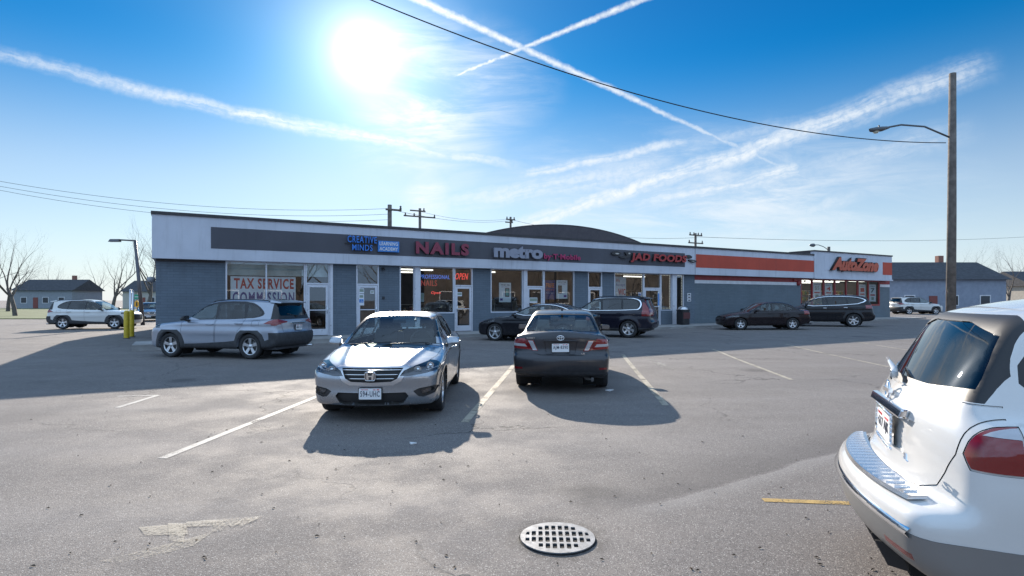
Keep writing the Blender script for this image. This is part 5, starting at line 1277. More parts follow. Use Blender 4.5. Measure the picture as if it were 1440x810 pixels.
    so = MB(); so.fbox(MID, RIGHT - .25, -22, -.26, 3.24, 3.30); so.build('ceiling', INT_W, b2)
    i2 = MB(); i2.fbox(R0 - 4, RIGHT - .26, -12, -11.9, .1, 3.2); i2.fbox(R0 - 4, R0 - 3.9, -11.9, -.26, .1, 3.2); i2.build('interior_wall', mat('store interior wall', (.40, .30, .20), .8, var=.1), b2)
    i2 = MB(); i2.fbox(R0 - 4, RIGHT - .26, -12, -.01, .1, .33); i2.build('interior_floor', INT_W, b2)
    for d in (-1.6, -3.6, -6, -9):
        for k in range(5):
            s = R0 - 1 + k * 2.4; l = MB(); l.fbox(s, s + 1.9, d - .08, d + .08, 3.10, 3.18); l.build('strip_light', TUBE, b2)
    for r in range(3):
        d = -2.4 - 2.6 * r; q = MB(); s0, s1 = R0 - .5, R1 - .3
        for k in range(5): q.fbox(s0, s1, d - .5, d, .34 + k * .42, .37 + k * .42)
        q.fbox(s0, s1, d - .26, d - .24, .34, 2.4); sh = q.build('shelf_unit', SHELF, b2)
        for ci in range(len(gm)):
            q = MB()
            for k in range(5):
                s = s0 + .05 + ci * .25 + k * .1
                while s < s1 - .3: q.fbox(s, s + .20, d - .2, d - .04, .375 + k * .42, .375 + k * .42 + .2 + .1 * random.random()); s += 1.5
            q.build('shop_goods', gm[ci], sh)
    for root in (bl, b2):
        off = root.location.copy()
        for ch in root.children:
            ch.location = ch.location - off
    # sidewalk in front of everything
    sw = MB(); ns = 24; S0, S1 = LEFT - .6, RIGHT + 1.2
    wd = 2.0
    for i in range(ns):
        a, b = S0 + (S1 - S0) * i / ns, S0 + (S1 - S0) * (i + 1) / ns; g_ = .006
        za, zb = walk_z(a), walk_z(b)
        sw.hexa([fac(a, wd, -.2), fac(b, wd, -.2), fac(b, -.2, -.2), fac(a, -.2, -.2), fac(a, wd, za - .012), fac(b, wd, zb - .012), fac(b, -.2, zb - .012), fac(a, -.2, za - .012)])
        for d0, d1 in ((.04, wd - .17), (wd - .165, wd + .01)):
            sw.hexa([fac(a + g_, d1, za - .04), fac(b - g_, d1, zb - .04), fac(b - g_, d0, zb - .04), fac(a + g_, d0, za - .04), fac(a + g_, d1, za), fac(b - g_, d1, zb), fac(b - g_, d0, zb), fac(a + g_, d0, za)])
    tag(sw.build('sidewalk', CONC), kind='structure')
    return bl, b2

SIGN_BLUE = mat('blue channel letter', (.03, .19, .62), .35)
SIGN_RED = mat('red channel letter', (.34, .018, .018), .4)
SIGN_PLUM = mat('plum red letter', (.22, .025, .055), .4)
SIGN_GREY = mat('pale grey letter face', (.26, .27, .33), .4)
SIGN_MAG = mat('magenta letter', (.36, .02, .10), .4)
SIGN_DARK = mat('dark letter return', (.03, .028, .03), .5)
SIGN_PANEL = mat('blue panel', (.04, .20, .55), .35)
SIGN_ORANGE = mat('orange letter', (.46, .065, .02), .4)
WHITE_T = mat('white lettering', (.66, .68, .72), .5)

def channel_letters(root, txt, x0, x1, z0, z1, face, depth=.10, gap=.05, off=.03, shear=0.0, name='letters', space=1.05, back=SIGN_DARK, outl=None, pr=None):
    """raised letters between photo columns x0..x1, bottoms at z0, tops at z1"""
    pr = PR + .012 if pr is None else pr
    s0, s1 = sx(x0, pr), sx(x1, pr)
    inv = Matrix.Translation(-root.location)
    if outl: fit_text(txt, s1 - s0 + outl * 2, z1 - z0 + outl * 2, depth * .8, 'letter_return', back, root, inv @ fac_M(s0 - outl, pr + gap, z0 - outl), off=off + .02, shear=shear, space=space)
    else: fit_text(txt, s1 - s0, z1 - z0, depth, 'letter_return', back, root, inv @ fac_M(s0, pr + gap - .002, z0), off=off, shear=shear, space=space)
    return fit_text(txt, s1 - s0, z1 - z0, .012, name, face, root, inv @ fac_M(s0, pr + gap + depth - .001, z0), off=off, shear=shear, space=space)

def sign_root(px, z, label, name='shop_sign', cat='sign', group=None, d=None):
    d = PR if d is None else d
    return empty(name, tuple(fac(sx(px, d), d, z)), label=label, cat=cat, group=group)
def rel(root): return Matrix.Translation(-root.location)

def build_signs():
    r = sign_root(508, 3.7, 'two lines of blue letters with a small blue and white panel beside them')
    channel_letters(r, 'CREATIVE', 487.5, 528.5, 4.03, 4.31, SIGN_BLUE, .08, .06, .012, space=1.12)
    channel_letters(r, 'MINDS', 494, 522.5, 3.71, 3.96, SIGN_BLUE, .08, .06, .012, space=1.12)
    p = MB(); p.fbox(sx(530.5, PR), sx(560, PR), PR + .03, PR + .14, 3.70, 4.16); o = p.build('sign_panel', SIGN_PANEL, r, bevel=.01); o.location = -r.location
    for t, z in (('LEARNING', 3.97), ('ACADEMY', 3.75)):
        fit_text(t, sx(558, PR) - sx(532.3, PR), .15, .01, 'panel_text', WHITE_T, r, rel(r) @ fac_M(sx(532.3, PR), PR + .14, z), off=.02, space=1.05)
    q = MB(); q.fbox(sx(484.5, PR), sx(529, PR), PR + .012, PR + .06, 3.98, 4.02); o = q.build('raceway', SIGN_DARK, r); o.location = -r.location
    r = sign_root(620, 3.7, 'wide-spaced plum red NAILS letters on the dark band')
    channel_letters(r, 'NAILS', 583, 657.5, 3.68, 4.22, SIGN_PLUM, .12, .04, .05, space=1.25)
    r = sign_root(760, 3.7, 'grey rounded lower-case letters followed by small magenta lettering on the dark band')
    channel_letters(r, 'metro', 692.5, 761, 3.66, 4.24, SIGN_GREY, .12, .04, .05, space=.95, back=mat('grey letter return', (.14, .14, .17), .5))
    channel_letters(r, 'by·T·Mobile', 763.5, 815, 3.62, 3.96, SIGN_MAG, .06, .03, .03)
    r = sign_root(922, 3.7, 'red slanted letters with black cut-out shapes either side above the food shop')
    channel_letters(r, 'JAD FOODS', 884, 962.5, 3.70, 4.22, SIGN_RED, .14, .04, .04, shear=.12)
    # dark cut-out shapes with pale highlights
    def blob(pts, m=SIGN_DARK, d=.10, d0=0, name='cutout'):
        q = MB(); pp = chaikin(pts, 2)
        a = [fac(sx(x, PR), PR + .03 + d0, z) for x, z in pp]; b = [fac(sx(x, PR), PR + .03 + d0 + d, z) for x, z in pp]
        n = len(pp); q.add(a + b, [tuple(range(n))[::-1], tuple(range(n, 2 * n))] + [(i, (i + 1) % n, n + (i + 1) % n, n + i) for i in range(n)])
        o = q.build(name, m, r); o.location = -r.location
    HL = mat('pale highlight', (.45, .42, .38), .4)
    blob([(857, 4.12), (861, 4.26), (868, 4.26), (873, 4.14), (868, 4.04), (861, 4.05)])
    blob([(862, 4.13), (866, 4.18), (869, 4.13), (866, 4.08)], HL, .01, .10, 'highlight')
    blob([(868, 3.98), (872, 3.90), (880, 3.88), (885, 4.02), (887, 4.20), (884, 4.27), (876, 4.25), (878, 4.14), (880, 4.04), (874, 4.02)])
    blob([(881, 4.20), (884, 4.22), (884, 4.14), (882, 4.13)], HL, .01, .10, 'highlight')
    blob([(962.5, 4.25), (968, 4.28), (972, 4.14), (968, 4.04), (965, 4.14), (963.5, 4.10)])
    blob([(966, 3.95), (968, 4.02), (977, 3.98), (978, 3.88), (972, 3.82)])
    blob([(969, 3.93), (974, 3.94), (974, 3.89)], HL, .01, .10, 'highlight')
    r = sign_root(1198, 3.7, 'slanted orange letters with black edges on the corner store')
    channel_letters(r, 'AutoZone', 1166.5, 1232, 3.72, 4.66, SIGN_ORANGE, .16, .03, .06, shear=.35, outl=.06, pr=PR + .055, space=.92)

def poster(px0, px1, y0, y1, label, draw, d=-.10, base=WHITE_T, name='poster', cat='poster'):
    """a thin printed sheet inside the window; draw(root, s0, s1, z0, z1) adds the print"""
    s0, s1 = sx(px0), sx(px1); pm = (px0 + px1) / 2; z1, z0 = zy(pm, y0), zy(pm, y1)
    r = empty(name, tuple(fac((s0 + s1) / 2, d, z0)), label=label, cat=cat)
    if base is not None:
        m = MB(); m.fbox(s0, s1, d - .006, d, z0, z1); o = m.build('sheet', base, r); o.location = -r.location
    draw(r, s0, s1, z0, z1, d); return r
def ptext(r, txt, s0, s1, z0, z1, d, m, name='print', **k): fit_text(txt, s1 - s0, z1 - z0, .002, name, m, r, rel(r) @ fac_M(s0, d + .0005, z0), **k)
def prect(r, s0, s1, z0, z1, d, m, name='print', dd=0.0):
    q = MB(); q.fbox(s0, s1, d + .001 + dd, d + .003 + dd, z0, z1); o = q.build(name, m, r); o.location = -r.location

def build_window_things():
    INK_R = mat('red print', (.45, .04, .04), .7); INK_B = mat('blue print', (.07, .07, .24), .7); INK_K = mat('black print', (.02, .02, .025), .5); INK_P = mat('purple print', (.09, .03, .22), .6)
    BAN = mat('banner vinyl', (.72, .74, .80), .6, var=.08); INK_O = mat('orange print', (.7, .18, .04), .6)
    def dr(r, s0, s1, z0, z1, d):
        w = s1 - s0; h = z1 - z0
        ptext(r, 'TAX SERVICE', s0 + .05 * w, s1 - .03 * w, z1 - .36 * h, z1 - .05 * h, d, INK_R, off=.035, space=1.18)
        ptext(r, 'COMMISSION', s0 + .03 * w, s1 - .02 * w, z1 - .78 * h, z1 - .45 * h, d, INK_B, off=.03, space=1.25)
    poster(324.5, 416.5, 389, 437, 'white banner with red TAX SERVICE behind the left shop window', dr, -.13, BAN, 'banner', 'banner')
    GRN = mat('phone screen print', (.1, .32, .3), .4)
    def phone(txt, ink, flip):
        def f(r, s0, s1, z0, z1, d):
            w = s1 - s0; h = z1 - z0
            ptext(r, txt, s0 + .12 * w, s1 - .1 * w, z1 - .16 * h, z1 - .06 * h, d, INK_K)
            ptext(r, 'by T-Mobile', s0 + .2 * w, s1 - .2 * w, z1 - .25 * h, z1 - .19 * h, d, INK_P)
            a = s0 + (.5 if not flip else .14) * w
            prect(r, a, a + .36 * w, z0 + .28 * h, z0 + .72 * h, d, INK_K, 'phone_print'); prect(r, a + .05 * w, a + .31 * w, z0 + .33 * h, z0 + .67 * h, d, ink, 'screen_print', .002)
            prect(r, s0 + (.08 if not flip else .66) * w, s0 + (.30 if not flip else .92) * w, z0 + .08 * h, z0 + .20 * h, d, INK_P)
        return f
    poster(703.3, 720, 397.5, 425, 'white phone poster in the left window of the phone shop', phone('THE BEST DEAL', GRN, False))
    poster(784, 799.5, 394, 420, 'white phone poster with black folding phone, right of the FREE poster', phone('THE BEST DEAL', INK_K, True))
    PUR = mat('purple poster', (.045, .03, .13), .5, var=.2)
    def free(r, s0, s1, z0, z1, d):
        w = s1 - s0; h = z1 - z0
        ptext(r, 'FREE', s0 + .15 * w, s1 - .1 * w, z0 + .62 * h, z0 + .84 * h, d, INK_O, off=.03); ptext(r, 'phones', s0 + .18 * w, s1 - .12 * w, z0 + .44 * h, z0 + .56 * h, d, INK_R)
        ptext(r, 'when you switch', s0 + .12 * w, s1 - .12 * w, z0 + .30 * h, z0 + .36 * h, d, WHITE_T)
    poster(766.8, 782.5, 394, 421, 'dark purple FREE poster in the phone shop window', free, base=PUR)
    def wic(r, s0, s1, z0, z1, d):
        w = s1 - s0; h = z1 - z0
        ptext(r, 'We', s0 + .1 * w, s0 + .45 * w, z0 + .74 * h, z0 + .90 * h, d, INK_R); ptext(r, 'Accept', s0 + .1 * w, s1 - .1 * w, z0 + .50 * h, z0 + .68 * h, d, INK_B)
        ptext(r, 'WIC', s0 + .3 * w, s1 - .05 * w, z0 + .10 * h, z0 + .42 * h, d, INK_R, off=.03)
    poster(866, 882, 389, 418, 'pale We Accept WIC notice in the food shop window', wic, base=mat('pale notice', (.45, .48, .52), .6, var=.1), name='window_notice', cat='notice')
    MUL = mat('multicolour print', (.25, .3, .25), .6)
    def autop(n1, n2, c):
        def f(r, s0, s1, z0, z1, d):
            w = s1 - s0; h = z1 - z0
            ptext(r, n1, s0 + .12 * w, s1 - .12 * w, z0 + .84 * h, z0 + .93 * h, d, INK_K); ptext(r, n2, s0 + .2 * w, s1 - .2 * w, z0 + .52 * h, z0 + .78 * h, d, c, off=.02)
            prect(r, s0 + .15 * w, s1 - .15 * w, z0 + .34 * h, z0 + .42 * h, d, INK_R); prect(r, s0 + .3 * w, s1 - .3 * w, z0 + .08 * h, z0 + .26 * h, d, MUL)
        return f
    for (a, b, y0, y1, t, n1, n2, cc) in ((1145.8, 1156.6, 397.5, 420, 'white poster with green foot in the second red-framed window', 'SAVE', '$5', MUL), (1162.5, 1172.5, 398.5, 420, 'white poster with red top in the third red-framed window', 'SALE', '4', INK_R),
                                           (1210.5, 1219.5, 400, 422, 'white poster with a big 1 in the sixth red-framed window', 'ONLY', '1', INK_R), (1224.8, 1234, 400, 424, 'white poster with a big 7 in the rightmost red-framed window', 'ONLY', '7', INK_K)):
        poster(a, b, y0, y1, t, autop(n1, n2, cc), d=-.12)
    # neon signs
    NB = mat('blue neon', (.1, .2, .8), .4, emit=(.10, .25, .9), es=.28); NR = mat('red neon', (.9, .1, .1), .4, emit=(1, .06, .04), es=.45); NRD = mat('dim red neon', (.4, .06, .05), .4, emit=(.5, .05, .03), es=.2)
    def neon(px0, px1, y0, y1, txt, m, label, shear=0.0, **k):
        def f(r, s0, s1, z0, z1, d): fit_text(txt, s1 - s0, z1 - z0, .02, 'neon_tube', m, r, rel(r) @ fac_M(s0, d, z0), shear=shear, space=1.1, **k)
        poster(px0, px1, y0, y1, label, f, d=-.14, base=None, name='neon_sign', cat='neon sign')
    neon(592.5, 634, 386.3, 392, 'PROFESSIONAL', NB, 'blue PROFESSIONAL neon lettering across the nail salon window')
    neon(594, 616, 394, 402, 'NAILS', NRD, 'dim red NAILS neon lettering below the blue lettering')
    neon(608, 621, 409.5, 414.5, 'Open', NR, 'small red Open neon sign low in the nail salon window', .3)
    neon(642, 660, 384, 393, 'OPEN', NR, 'red OPEN neon sign in the transom above the nail salon door', .3)
    # accessibility and notice sheets on doors
    def acc(r, s0, s1, z0, z1, d):
        w = s1 - s0; h = z1 - z0; prect(r, s0 + .1 * w, s1 - .1 * w, z0 + .25 * h, z0 + .55 * h, d, SIGN_PANEL)
        e = MB()
        def Q(a, b): return fac(s0 + a * w, d + .006, z0 + b * h)
        e.tube([Q(.45, .50), Q(.47, .42), Q(.62, .41), Q(.70, .30)], .008, 5); e.tube([Q(.5 + .14 * math.cos(t), .36 + .06 * math.sin(t)) for t in np.linspace(2.2, 5.8, 9)], .007, 5)
        o = e.build('wheelchair_symbol', WHITE_T, r); o.location = -r.location
        prect(r, s0 + .15 * w, s1 - .15 * w, z0 + .68 * h, z0 + .9 * h, d, MUL)
    poster(504.5, 512, 413.5, 429.5, 'white door notice with blue wheelchair symbol', acc, d=.0, name='door_notice', cat='notice')
    def sm(r, s0, s1, z0, z1, d): prect(r, s0 + .02, s1 - .02, z0 + (z1 - z0) * .3, z1 - .03, d, MUL)
    poster(505, 512, 405.5, 412.5, 'small sheet at the top of the learning academy door', sm, d=.0, name='door_notice', cat='notice')
    poster(521, 526.5, 408.5, 413, 'pale blue sticker on the right of the learning academy door', sm, d=-.03, name='door_notice', cat='notice')
    poster(592, 597.3, 412, 424.5, 'grey notice at the lower left of the nail salon window', sm, d=-.09, name='window_notice', cat='notice', base=mat('grey sheet', (.3, .36, .38), .6))
    poster(643, 650, 411, 416.5, 'small pale sheet on the nail salon door', sm, d=-.03, name='door_notice', cat='notice')
    poster(745, 756, 418.5, 426, 'white sheet low on the phone shop door', sm, d=-.03, name='door_notice', cat='notice')
    poster(925, 927.5, 410, 432, 'blue and white strip poster on the food shop door', lambda r, s0, s1, z0, z1, d: prect(r, s0 + .02, s1 - .02, z0 + .1, z1 - .1, d, SIGN_PANEL), d=.0, name='door_notice', cat='notice')
    poster(899, 904, 411, 416, 'blue square sticker in the food shop window', lambda r, s0, s1, z0, z1, d: prect(r, s0 + .03, s1 - .03, z0 + .03, z1 - .03, d, SIGN_PANEL), d=-.09, name='window_notice', cat='notice')
    # utility box plate on the grey pier and wall lamp, bell, bin
    r = empty('meter_box', tuple(fac(sx(968.6), 0, 1.9)), label='white three-part plate on the grey wall right of the food shop', cat='sign plate')
    m = MB()
    for k in range(3): m.fbox(sx(966.2), sx(971.2), .002, .03, 1.58 + k * .17, 1.73 + k * .17)
    o = m.build('plate', WHITEP, r); o.location = -r.location
    g = MB()
    for k in range(3): g.fbox(sx(967.2), sx(970.2), .03, .034, 1.62 + k * .17, 1.68 + k * .17)
    o = g.build('print', INK_K, r); o.location = -r.location
    r = empty('alarm_bell', tuple(fac(sx(1122), .0, 2.75)), label='round red alarm bell at the end of the red wall stripe', cat='alarm')
    m = MB(); c = fac(sx(1122), .0, 2.80)
    vs = []; 
    for i, (rad, h) in enumerate([(.17, 0.01), (.17, .08), (.14, .13), (.07, .16), (.0, .165)]):
        for k in range(20):
            a = 2 * math.pi * k / 20; p = c + U * (rad * math.cos(a)) + N * h + Vector((0, 0, rad * math.sin(a))); vs.append(p)
    m.add(vs, [(i * 20 + k, i * 20 + (k + 1) % 20, (i + 1) * 20 + (k + 1) % 20, (i + 1) * 20 + k) for i in range(4) for k in range(20)], sm=True)
    o = m.build('gong', REDP, r); o.location = -r.location
    m = MB(); m.fbox(sx(1115), sx(1119), .002, .10, 2.95, 3.06); o = m.build('strobe', REDP, r); o.location = -r.location
    # little dome lamps over piers
    for px, z, lab in ((538, 3.0, 'small dark dome camera under the fascia left of the nail salon'), ):
        r = empty('security_camera', tuple(fac(sx(px), 0, z)), label=lab, cat='camera')
        m = MB(); m.lathe([(.0, 0), (.07, 0), (.075, .03), (.05, .09), (0, .10)], 14, 'z', c=tuple(fac(sx(px), .10, z - .05))); m.fbox(sx(px) - .05, sx(px) + .05, .03, .10, z + .02, z + .06); o = m.build('housing', MT['trim'], r); o.location = -r.location
    r = empty('wall_box', tuple(fac(sx(539), 0, 1.6)), label='small grey box on the pier right of the learning academy door', cat='wall box'); m = MB(); m.fbox(sx(537.5), sx(540.5), .002, .05, 1.70, 1.82); m.fbox(sx(538.2), sx(539.8), .05, .06, 1.73, 1.79); o = m.build('box', MT['plastic'], r); o.location = -r.location
    # bin outside the food shop
    bs = (sx(955) + sx(967)) / 2; bd = 1.0; zb = walk_z(bs)
    c0 = fac(sx(960.5, .7), .7, zb)
    r = empty('litter_bin', tuple(c0), label='black litter bin with silver domed top beside the food shop door', cat='bin')
    m = MB(); m.prism(rrect(-.27, .27, -.27, .27, .06), .02, .80, 'z'); m.prism(rrect(-.29, .29, -.29, .29, .07), .80, .86, 'z'); o = m.build('bin_body', MT['trim'], r)
    m = MB(); m.lathe([(.27, .86), (.27, .90), (.24, .97), (.16, 1.03), (0, 1.06)], 24, 'z'); m.build('bin_lid', MT['alloy'], r)
    m = MB(); m.box(-.26, .26, -.285, -.272, .35, .70); m.build('bin_panel', mat('brown panel', (.10, .03, .03), .5), r); r.rotation_euler = (0, 0, math.atan2(U.y, U.x))
    # lamp on the left wall corner
    r = empty('wall_lamp', tuple(fac(LEFT, -.6, 2.4)), label='small grey lamp fixed to the left end wall', cat='lamp')
    m = MB(); m.lathe([(0, 0), (.10, .02), (.14, .10), (.12, .20), (0, .22)], 14, 'z', c=tuple(fac(LEFT - .16, -.5, 2.30))); o = m.build('lamp_head', mat('grey lamp', (.25, .26, .28), .5), r); o.location = -r.location
    m = MB(); m.fbox(LEFT - .14, LEFT - .002, -.53, -.47, 2.40, 2.46); o = m.build('bracket', MT['plastic'], r); o.location = -r.location
    # bulb string round the food shop windows
    LB = mat('warm bulb', (.9, .9, .85), .4, emit=(1, .95, .8), es=.25)
    m = MB(); 
    def bulbs(px0, px1, z0, z1, n):
        for k in range(n):
            t = k / (n - 1); s = sx(px0) + (sx(px1) - sx(px0)) * t; c = fac(s, -.11, z0 + (z1 - z0) * t); m.box(c.x - .017, c.x + .017, c.y - .017, c.y + .017, c.z - .017, c.z + .017)
    bulbs(866, 904, 3.08, 3.08, 20); bulbs(904.5, 904.5, 3.0, 1.4, 18); bulbs(943.5, 943.5, 3.0, 1.2, 20); bulbs(960.3, 960.3, 3.0, 1.2, 20); bulbs(930, 943, 3.08, 3.08, 7); bulbs(953, 960, 3.08, 3.08, 5); bulbs(930.5, 943, 1.2, 1.2, 7)
    o = m.build('light_string', LB); tag(o, 'string of small white bulbs framing the food shop windows', 'light string')

def build_dome():
    """arched roof hall behind the shops"""
    r = empty('arched_hall', tuple(fac(sx(790), -6, 0)), label='dark barrel-shaped roof of the hall rising behind the middle of the shops', cat='building')
    d0, d1 = -4.0, -17.5
    o = F0 + N * d0
    def sxd(px): k = (px - CXP) / FPX; return (k * o.y - o.x) / (U.x - k * U.y)
    def zd(px, py): return EYE + (HOR - py) * (o + U * sxd(px)).y / FPX
    P3 = [(sxd(684), zd(684, 326.7)), (sxd(790), zd(790, 315.6)), (sxd(904), zd(904, 342))]
    (x1, y1), (x2, y2), (x3, y3) = P3
    D = 2 * (x1 * (y2 - y3) + x2 * (y3 - y1) + x3 * (y1 - y2))
    c = ((x1 * x1 + y1 * y1) * (y2 - y3) + (x2 * x2 + y2 * y2) * (y3 - y1) + (x3 * x3 + y3 * y3) * (y1 - y2)) / D
    cz = ((x1 * x1 + y1 * y1) * (x3 - x2) + (x2 * x2 + y2 * y2) * (x1 - x3) + (x3 * x3 + y3 * y3) * (x2 - x1)) / D
    Rr = math.hypot(x1 - c, y1 - cz); n = 48
    th = math.acos(min(1, (4.1 - cz) / Rr)); a, b = c - Rr * math.sin(th), c + Rr * math.sin(th)
    arc = [(c + Rr * math.sin(t), cz + Rr * math.cos(t)) for t in np.linspace(-th, th, n)]
    m = MB()
    F_ = [fac(s, d0, z) for s, z in arc]; B_ = [fac(s, d1, z) for s, z in arc]
    Fi = [fac(s, d0, z - .05) for s, z in arc]; Bi = [fac(s, d1, z - .05) for s, z in arc]
    N_ = n
    m.add(F_ + B_ + Fi + Bi, [(i, i + 1, N_ + i + 1, N_ + i) for i in range(n - 1)] + [(2 * N_ + i, 3 * N_ + i, 3 * N_ + i + 1, 2 * N_ + i + 1) for i in range(n - 1)] + [(i, 2 * N_ + i, 2 * N_ + i + 1, i + 1) for i in range(n - 1)], sm=False)
    sh, nt, bb = new_mat('roof shingle'); tc = nt.node('ShaderNodeTexCoord').outputs['Object']
    nt.set(bb.inputs['Base Color'], nt.mix(nt.ramp(nt.noise(tc, 3, 6, .7), .3, .7), (.066, .060, .068), (.088, .080, .088))); bb.inputs['Roughness'].default_value = .9
    o1 = m.build('roof', sh, r, fix=False); o1.location = -r.location
    # gable end of shingles, set back under the roof edge
    m = MB(); gz_ = [(s, z - .03) for s, z in arc]
    vs = [fac(s, d0 - .02, z) for s, z in gz_] + [fac(b, d0 - .02, 0), fac(a, d0 - .02, 0)]
    vs2 = [v + N * -.3 for v in vs]; k = len(vs)
    m.add(vs + vs2, [tuple(range(k)), tuple(range(k, 2 * k))[::-1]])
    o2 = m.build('gable', sh, r, fix=False); o2.location = -r.location
# ================================================================ ground, markings, street, sky
def asphalt():
    m, nt, b = new_mat('worn asphalt')
    tc = nt.node('ShaderNodeTexCoord').outputs['Object']
    def vor(sc):
        v = nt.node('ShaderNodeTexVoronoi'); nt.set(v.inputs['Vector'], tc); v.inputs['Scale'].default_value = sc; return v
    big = nt.ramp(nt.noise(tc, .11, 5, .6), .35, .68); mid = nt.ramp(nt.noise(tc, .9, 6, .65), .3, .7); fine = nt.noise(tc, 26, 4, .7)
    base = nt.mix(big, (.178, .153, .138), (.214, .189, .172))
    base = nt.mix(nt.math('MULTIPLY', mid, .4), base, (.125, .114, .110))
    # aggregate: individual light and dark stones
    v = vor(150); sp = nt.node('ShaderNodeSeparateColor'); nt.set(sp.inputs[0], v.outputs['Color'])
    light = nt.math('MULTIPLY', nt.ramp(sp.outputs[0], .72, .95), nt.ramp(v.outputs['Distance'], .35, .6, 1, 0)); dark = nt.math('MULTIPLY', nt.ramp(sp.outputs[1], .62, .9), .75)
    base = nt.mix(nt.math('MULTIPLY', light, .75), base, (.62, .58, .53)); base = nt.mix(dark, base, (.050, .046, .046))
    v2 = vor(62); sp2 = nt.node('ShaderNodeSeparateColor'); nt.set(sp2.inputs[0], v2.outputs['Color'])
    base = nt.mix(nt.math('MULTIPLY', nt.math('MULTIPLY', nt.ramp(sp2.outputs[0], .86, .97), nt.ramp(v2.outputs['Distance'], .22, .42, 1, 0)), .7), base, (.50, .47, .43))
    base = nt.mix(nt.ramp(fine, .25, .75, 0, .35), base, (.10, .092, .088))
    # sweeping worn tyre arcs and pale dusty bands
    st = nt.node('ShaderNodeMapping'); st.inputs['Rotation'].default_value = (0, 0, R(-62)); st.inputs['Scale'].default_value = (.16, 1.1, 1); nt.set(st.inputs[0], tc)
    bands = nt.ramp(nt.noise(st.outputs[0], .55, 6, .62, dist=.5), .42, .72)
    base = nt.mix(nt.math('MULTIPLY', bands, .2), base, (.27, .25, .24))
    st2 = nt.node('ShaderNodeMapping'); st2.inputs['Rotation'].default_value = (0, 0, R(-30)); st2.inputs['Scale'].default_value = (.25, 2.2, 1); nt.set(st2.inputs[0], tc)
    base = nt.mix(nt.math('MULTIPLY', nt.ramp(nt.noise(st2.outputs[0], .8, 5, .7), .55, .8), .35), base, (.095, .088, .086))
    # paving joint from the drain towards the right: darker, newer strip behind it
    sep = nt.node('ShaderNodeSeparateXYZ'); nt.set(sep.inputs[0], tc)
    wob = nt.math('MULTIPLY', nt.math('SUBTRACT', nt.noise(tc, .7, 4), .5), .35)
    def line(x0, y0, x1, y1):
        l = math.hypot(x1 - x0, y1 - y0); nx, ny = -(y1 - y0) / l, (x1 - x0) / l
        return nt.math('ADD', nt.math('ADD', nt.math('MULTIPLY', nt.math('SUBTRACT', sep.outputs[0], x0), nx), nt.math('MULTIPLY', nt.math('SUBTRACT', sep.outputs[1], y0), ny)), wob)
    d = line(.95, 4.6, 6.2, 8.1)
    xm = nt.ramp(sep.outputs[0], .6, 1.4)
    dk = nt.math('MULTIPLY', nt.math('MULTIPLY', nt.ramp(d, -.02, .05), nt.ramp(d, .10, .9, 1, 0)), xm)
    base = nt.mix(nt.math('MULTIPLY', dk, .50), base, (.075, .068, .066))
    lt = nt.math('MULTIPLY', nt.math('MULTIPLY', nt.ramp(d, -.30, -.03), nt.ramp(d, -.02, .0, 1, 0)), xm)
    base = nt.mix(nt.math('MULTIPLY', lt, .32), base, (.30, .28, .26))
    # second faint dark band further back
    d2 = line(-6, 8.6, 9, 12.2)
    base = nt.mix(nt.math('MULTIPLY', nt.math('MULTIPLY', nt.ramp(d2, -.9, 0), nt.ramp(d2, .1, 1.3, 1, 0)), .22), base, (.085, .078, .077))
    # oil drips
    vo = vor(.45); nt.set(vo.inputs['Vector'], nt.vmath('ADD', tc, nt.vmath('SCALE', nt.noise(tc, 3, 3, out=1), .25)))
    oil = nt.math('MULTIPLY', nt.ramp(vo.outputs['Distance'], .05, .22, 1, 0), .55)
    base = nt.mix(oil, base, (.04, .037, .037))
    dr = nt.vmath('LENGTH', nt.vmath('SUBTRACT', nt.vmath('MULTIPLY', tc, (1, 1, 0)), (.3192, 4.05, 0)), out=1)
    base = nt.mix(nt.math('MULTIPLY', nt.math('MULTIPLY', nt.ramp(nt.math('ADD', dr, nt.math('MULTIPLY', nt.math('SUBTRACT', nt.noise(tc, 9, 4), .5), .16)), .27, .42, 1, 0), nt.ramp(nt.noise(tc, 14, 4), .3, .6)), .65), base, (.055, .048, .043))
    # fine cracks
    vc = nt.node('ShaderNodeTexVoronoi', feature='DISTANCE_TO_EDGE'); nt.set(vc.inputs['Vector'], nt.vmath('ADD', tc, nt.vmath('SCALE', nt.noise(tc, 1.6, 4, out=1), .9))); vc.inputs['Scale'].default_value = .22
    cr = nt.math('MULTIPLY', nt.ramp(vc.outputs['Distance'], .0012, .005, 1, 0), nt.ramp(nt.noise(tc, .25, 3), .42, .56))
    base = nt.mix(nt.math('MULTIPLY', cr, .75), base, (.03, .028, .028))
    nt.set(b.inputs['Base Color'], base)
    nt.set(b.inputs['Roughness'], nt.ramp(mid, 0, 1, .78, .92)); b.inputs['Specular IOR Level'].default_value = .35
    bp = nt.node('ShaderNodeBump'); bp.inputs['Strength'].default_value = .55; bp.inputs['Distance'].default_value = .004
    h = nt.math('ADD', nt.math('MULTIPLY', v.outputs['Distance'], -.9), nt.math('MULTIPLY', fine, .9)); h = nt.math('SUBTRACT', h, nt.math('MULTIPLY', cr, 2.0))
    nt.set(bp.inputs['Height'], h); nt.set(b.inputs['Normal'], bp.outputs[0])
    return m
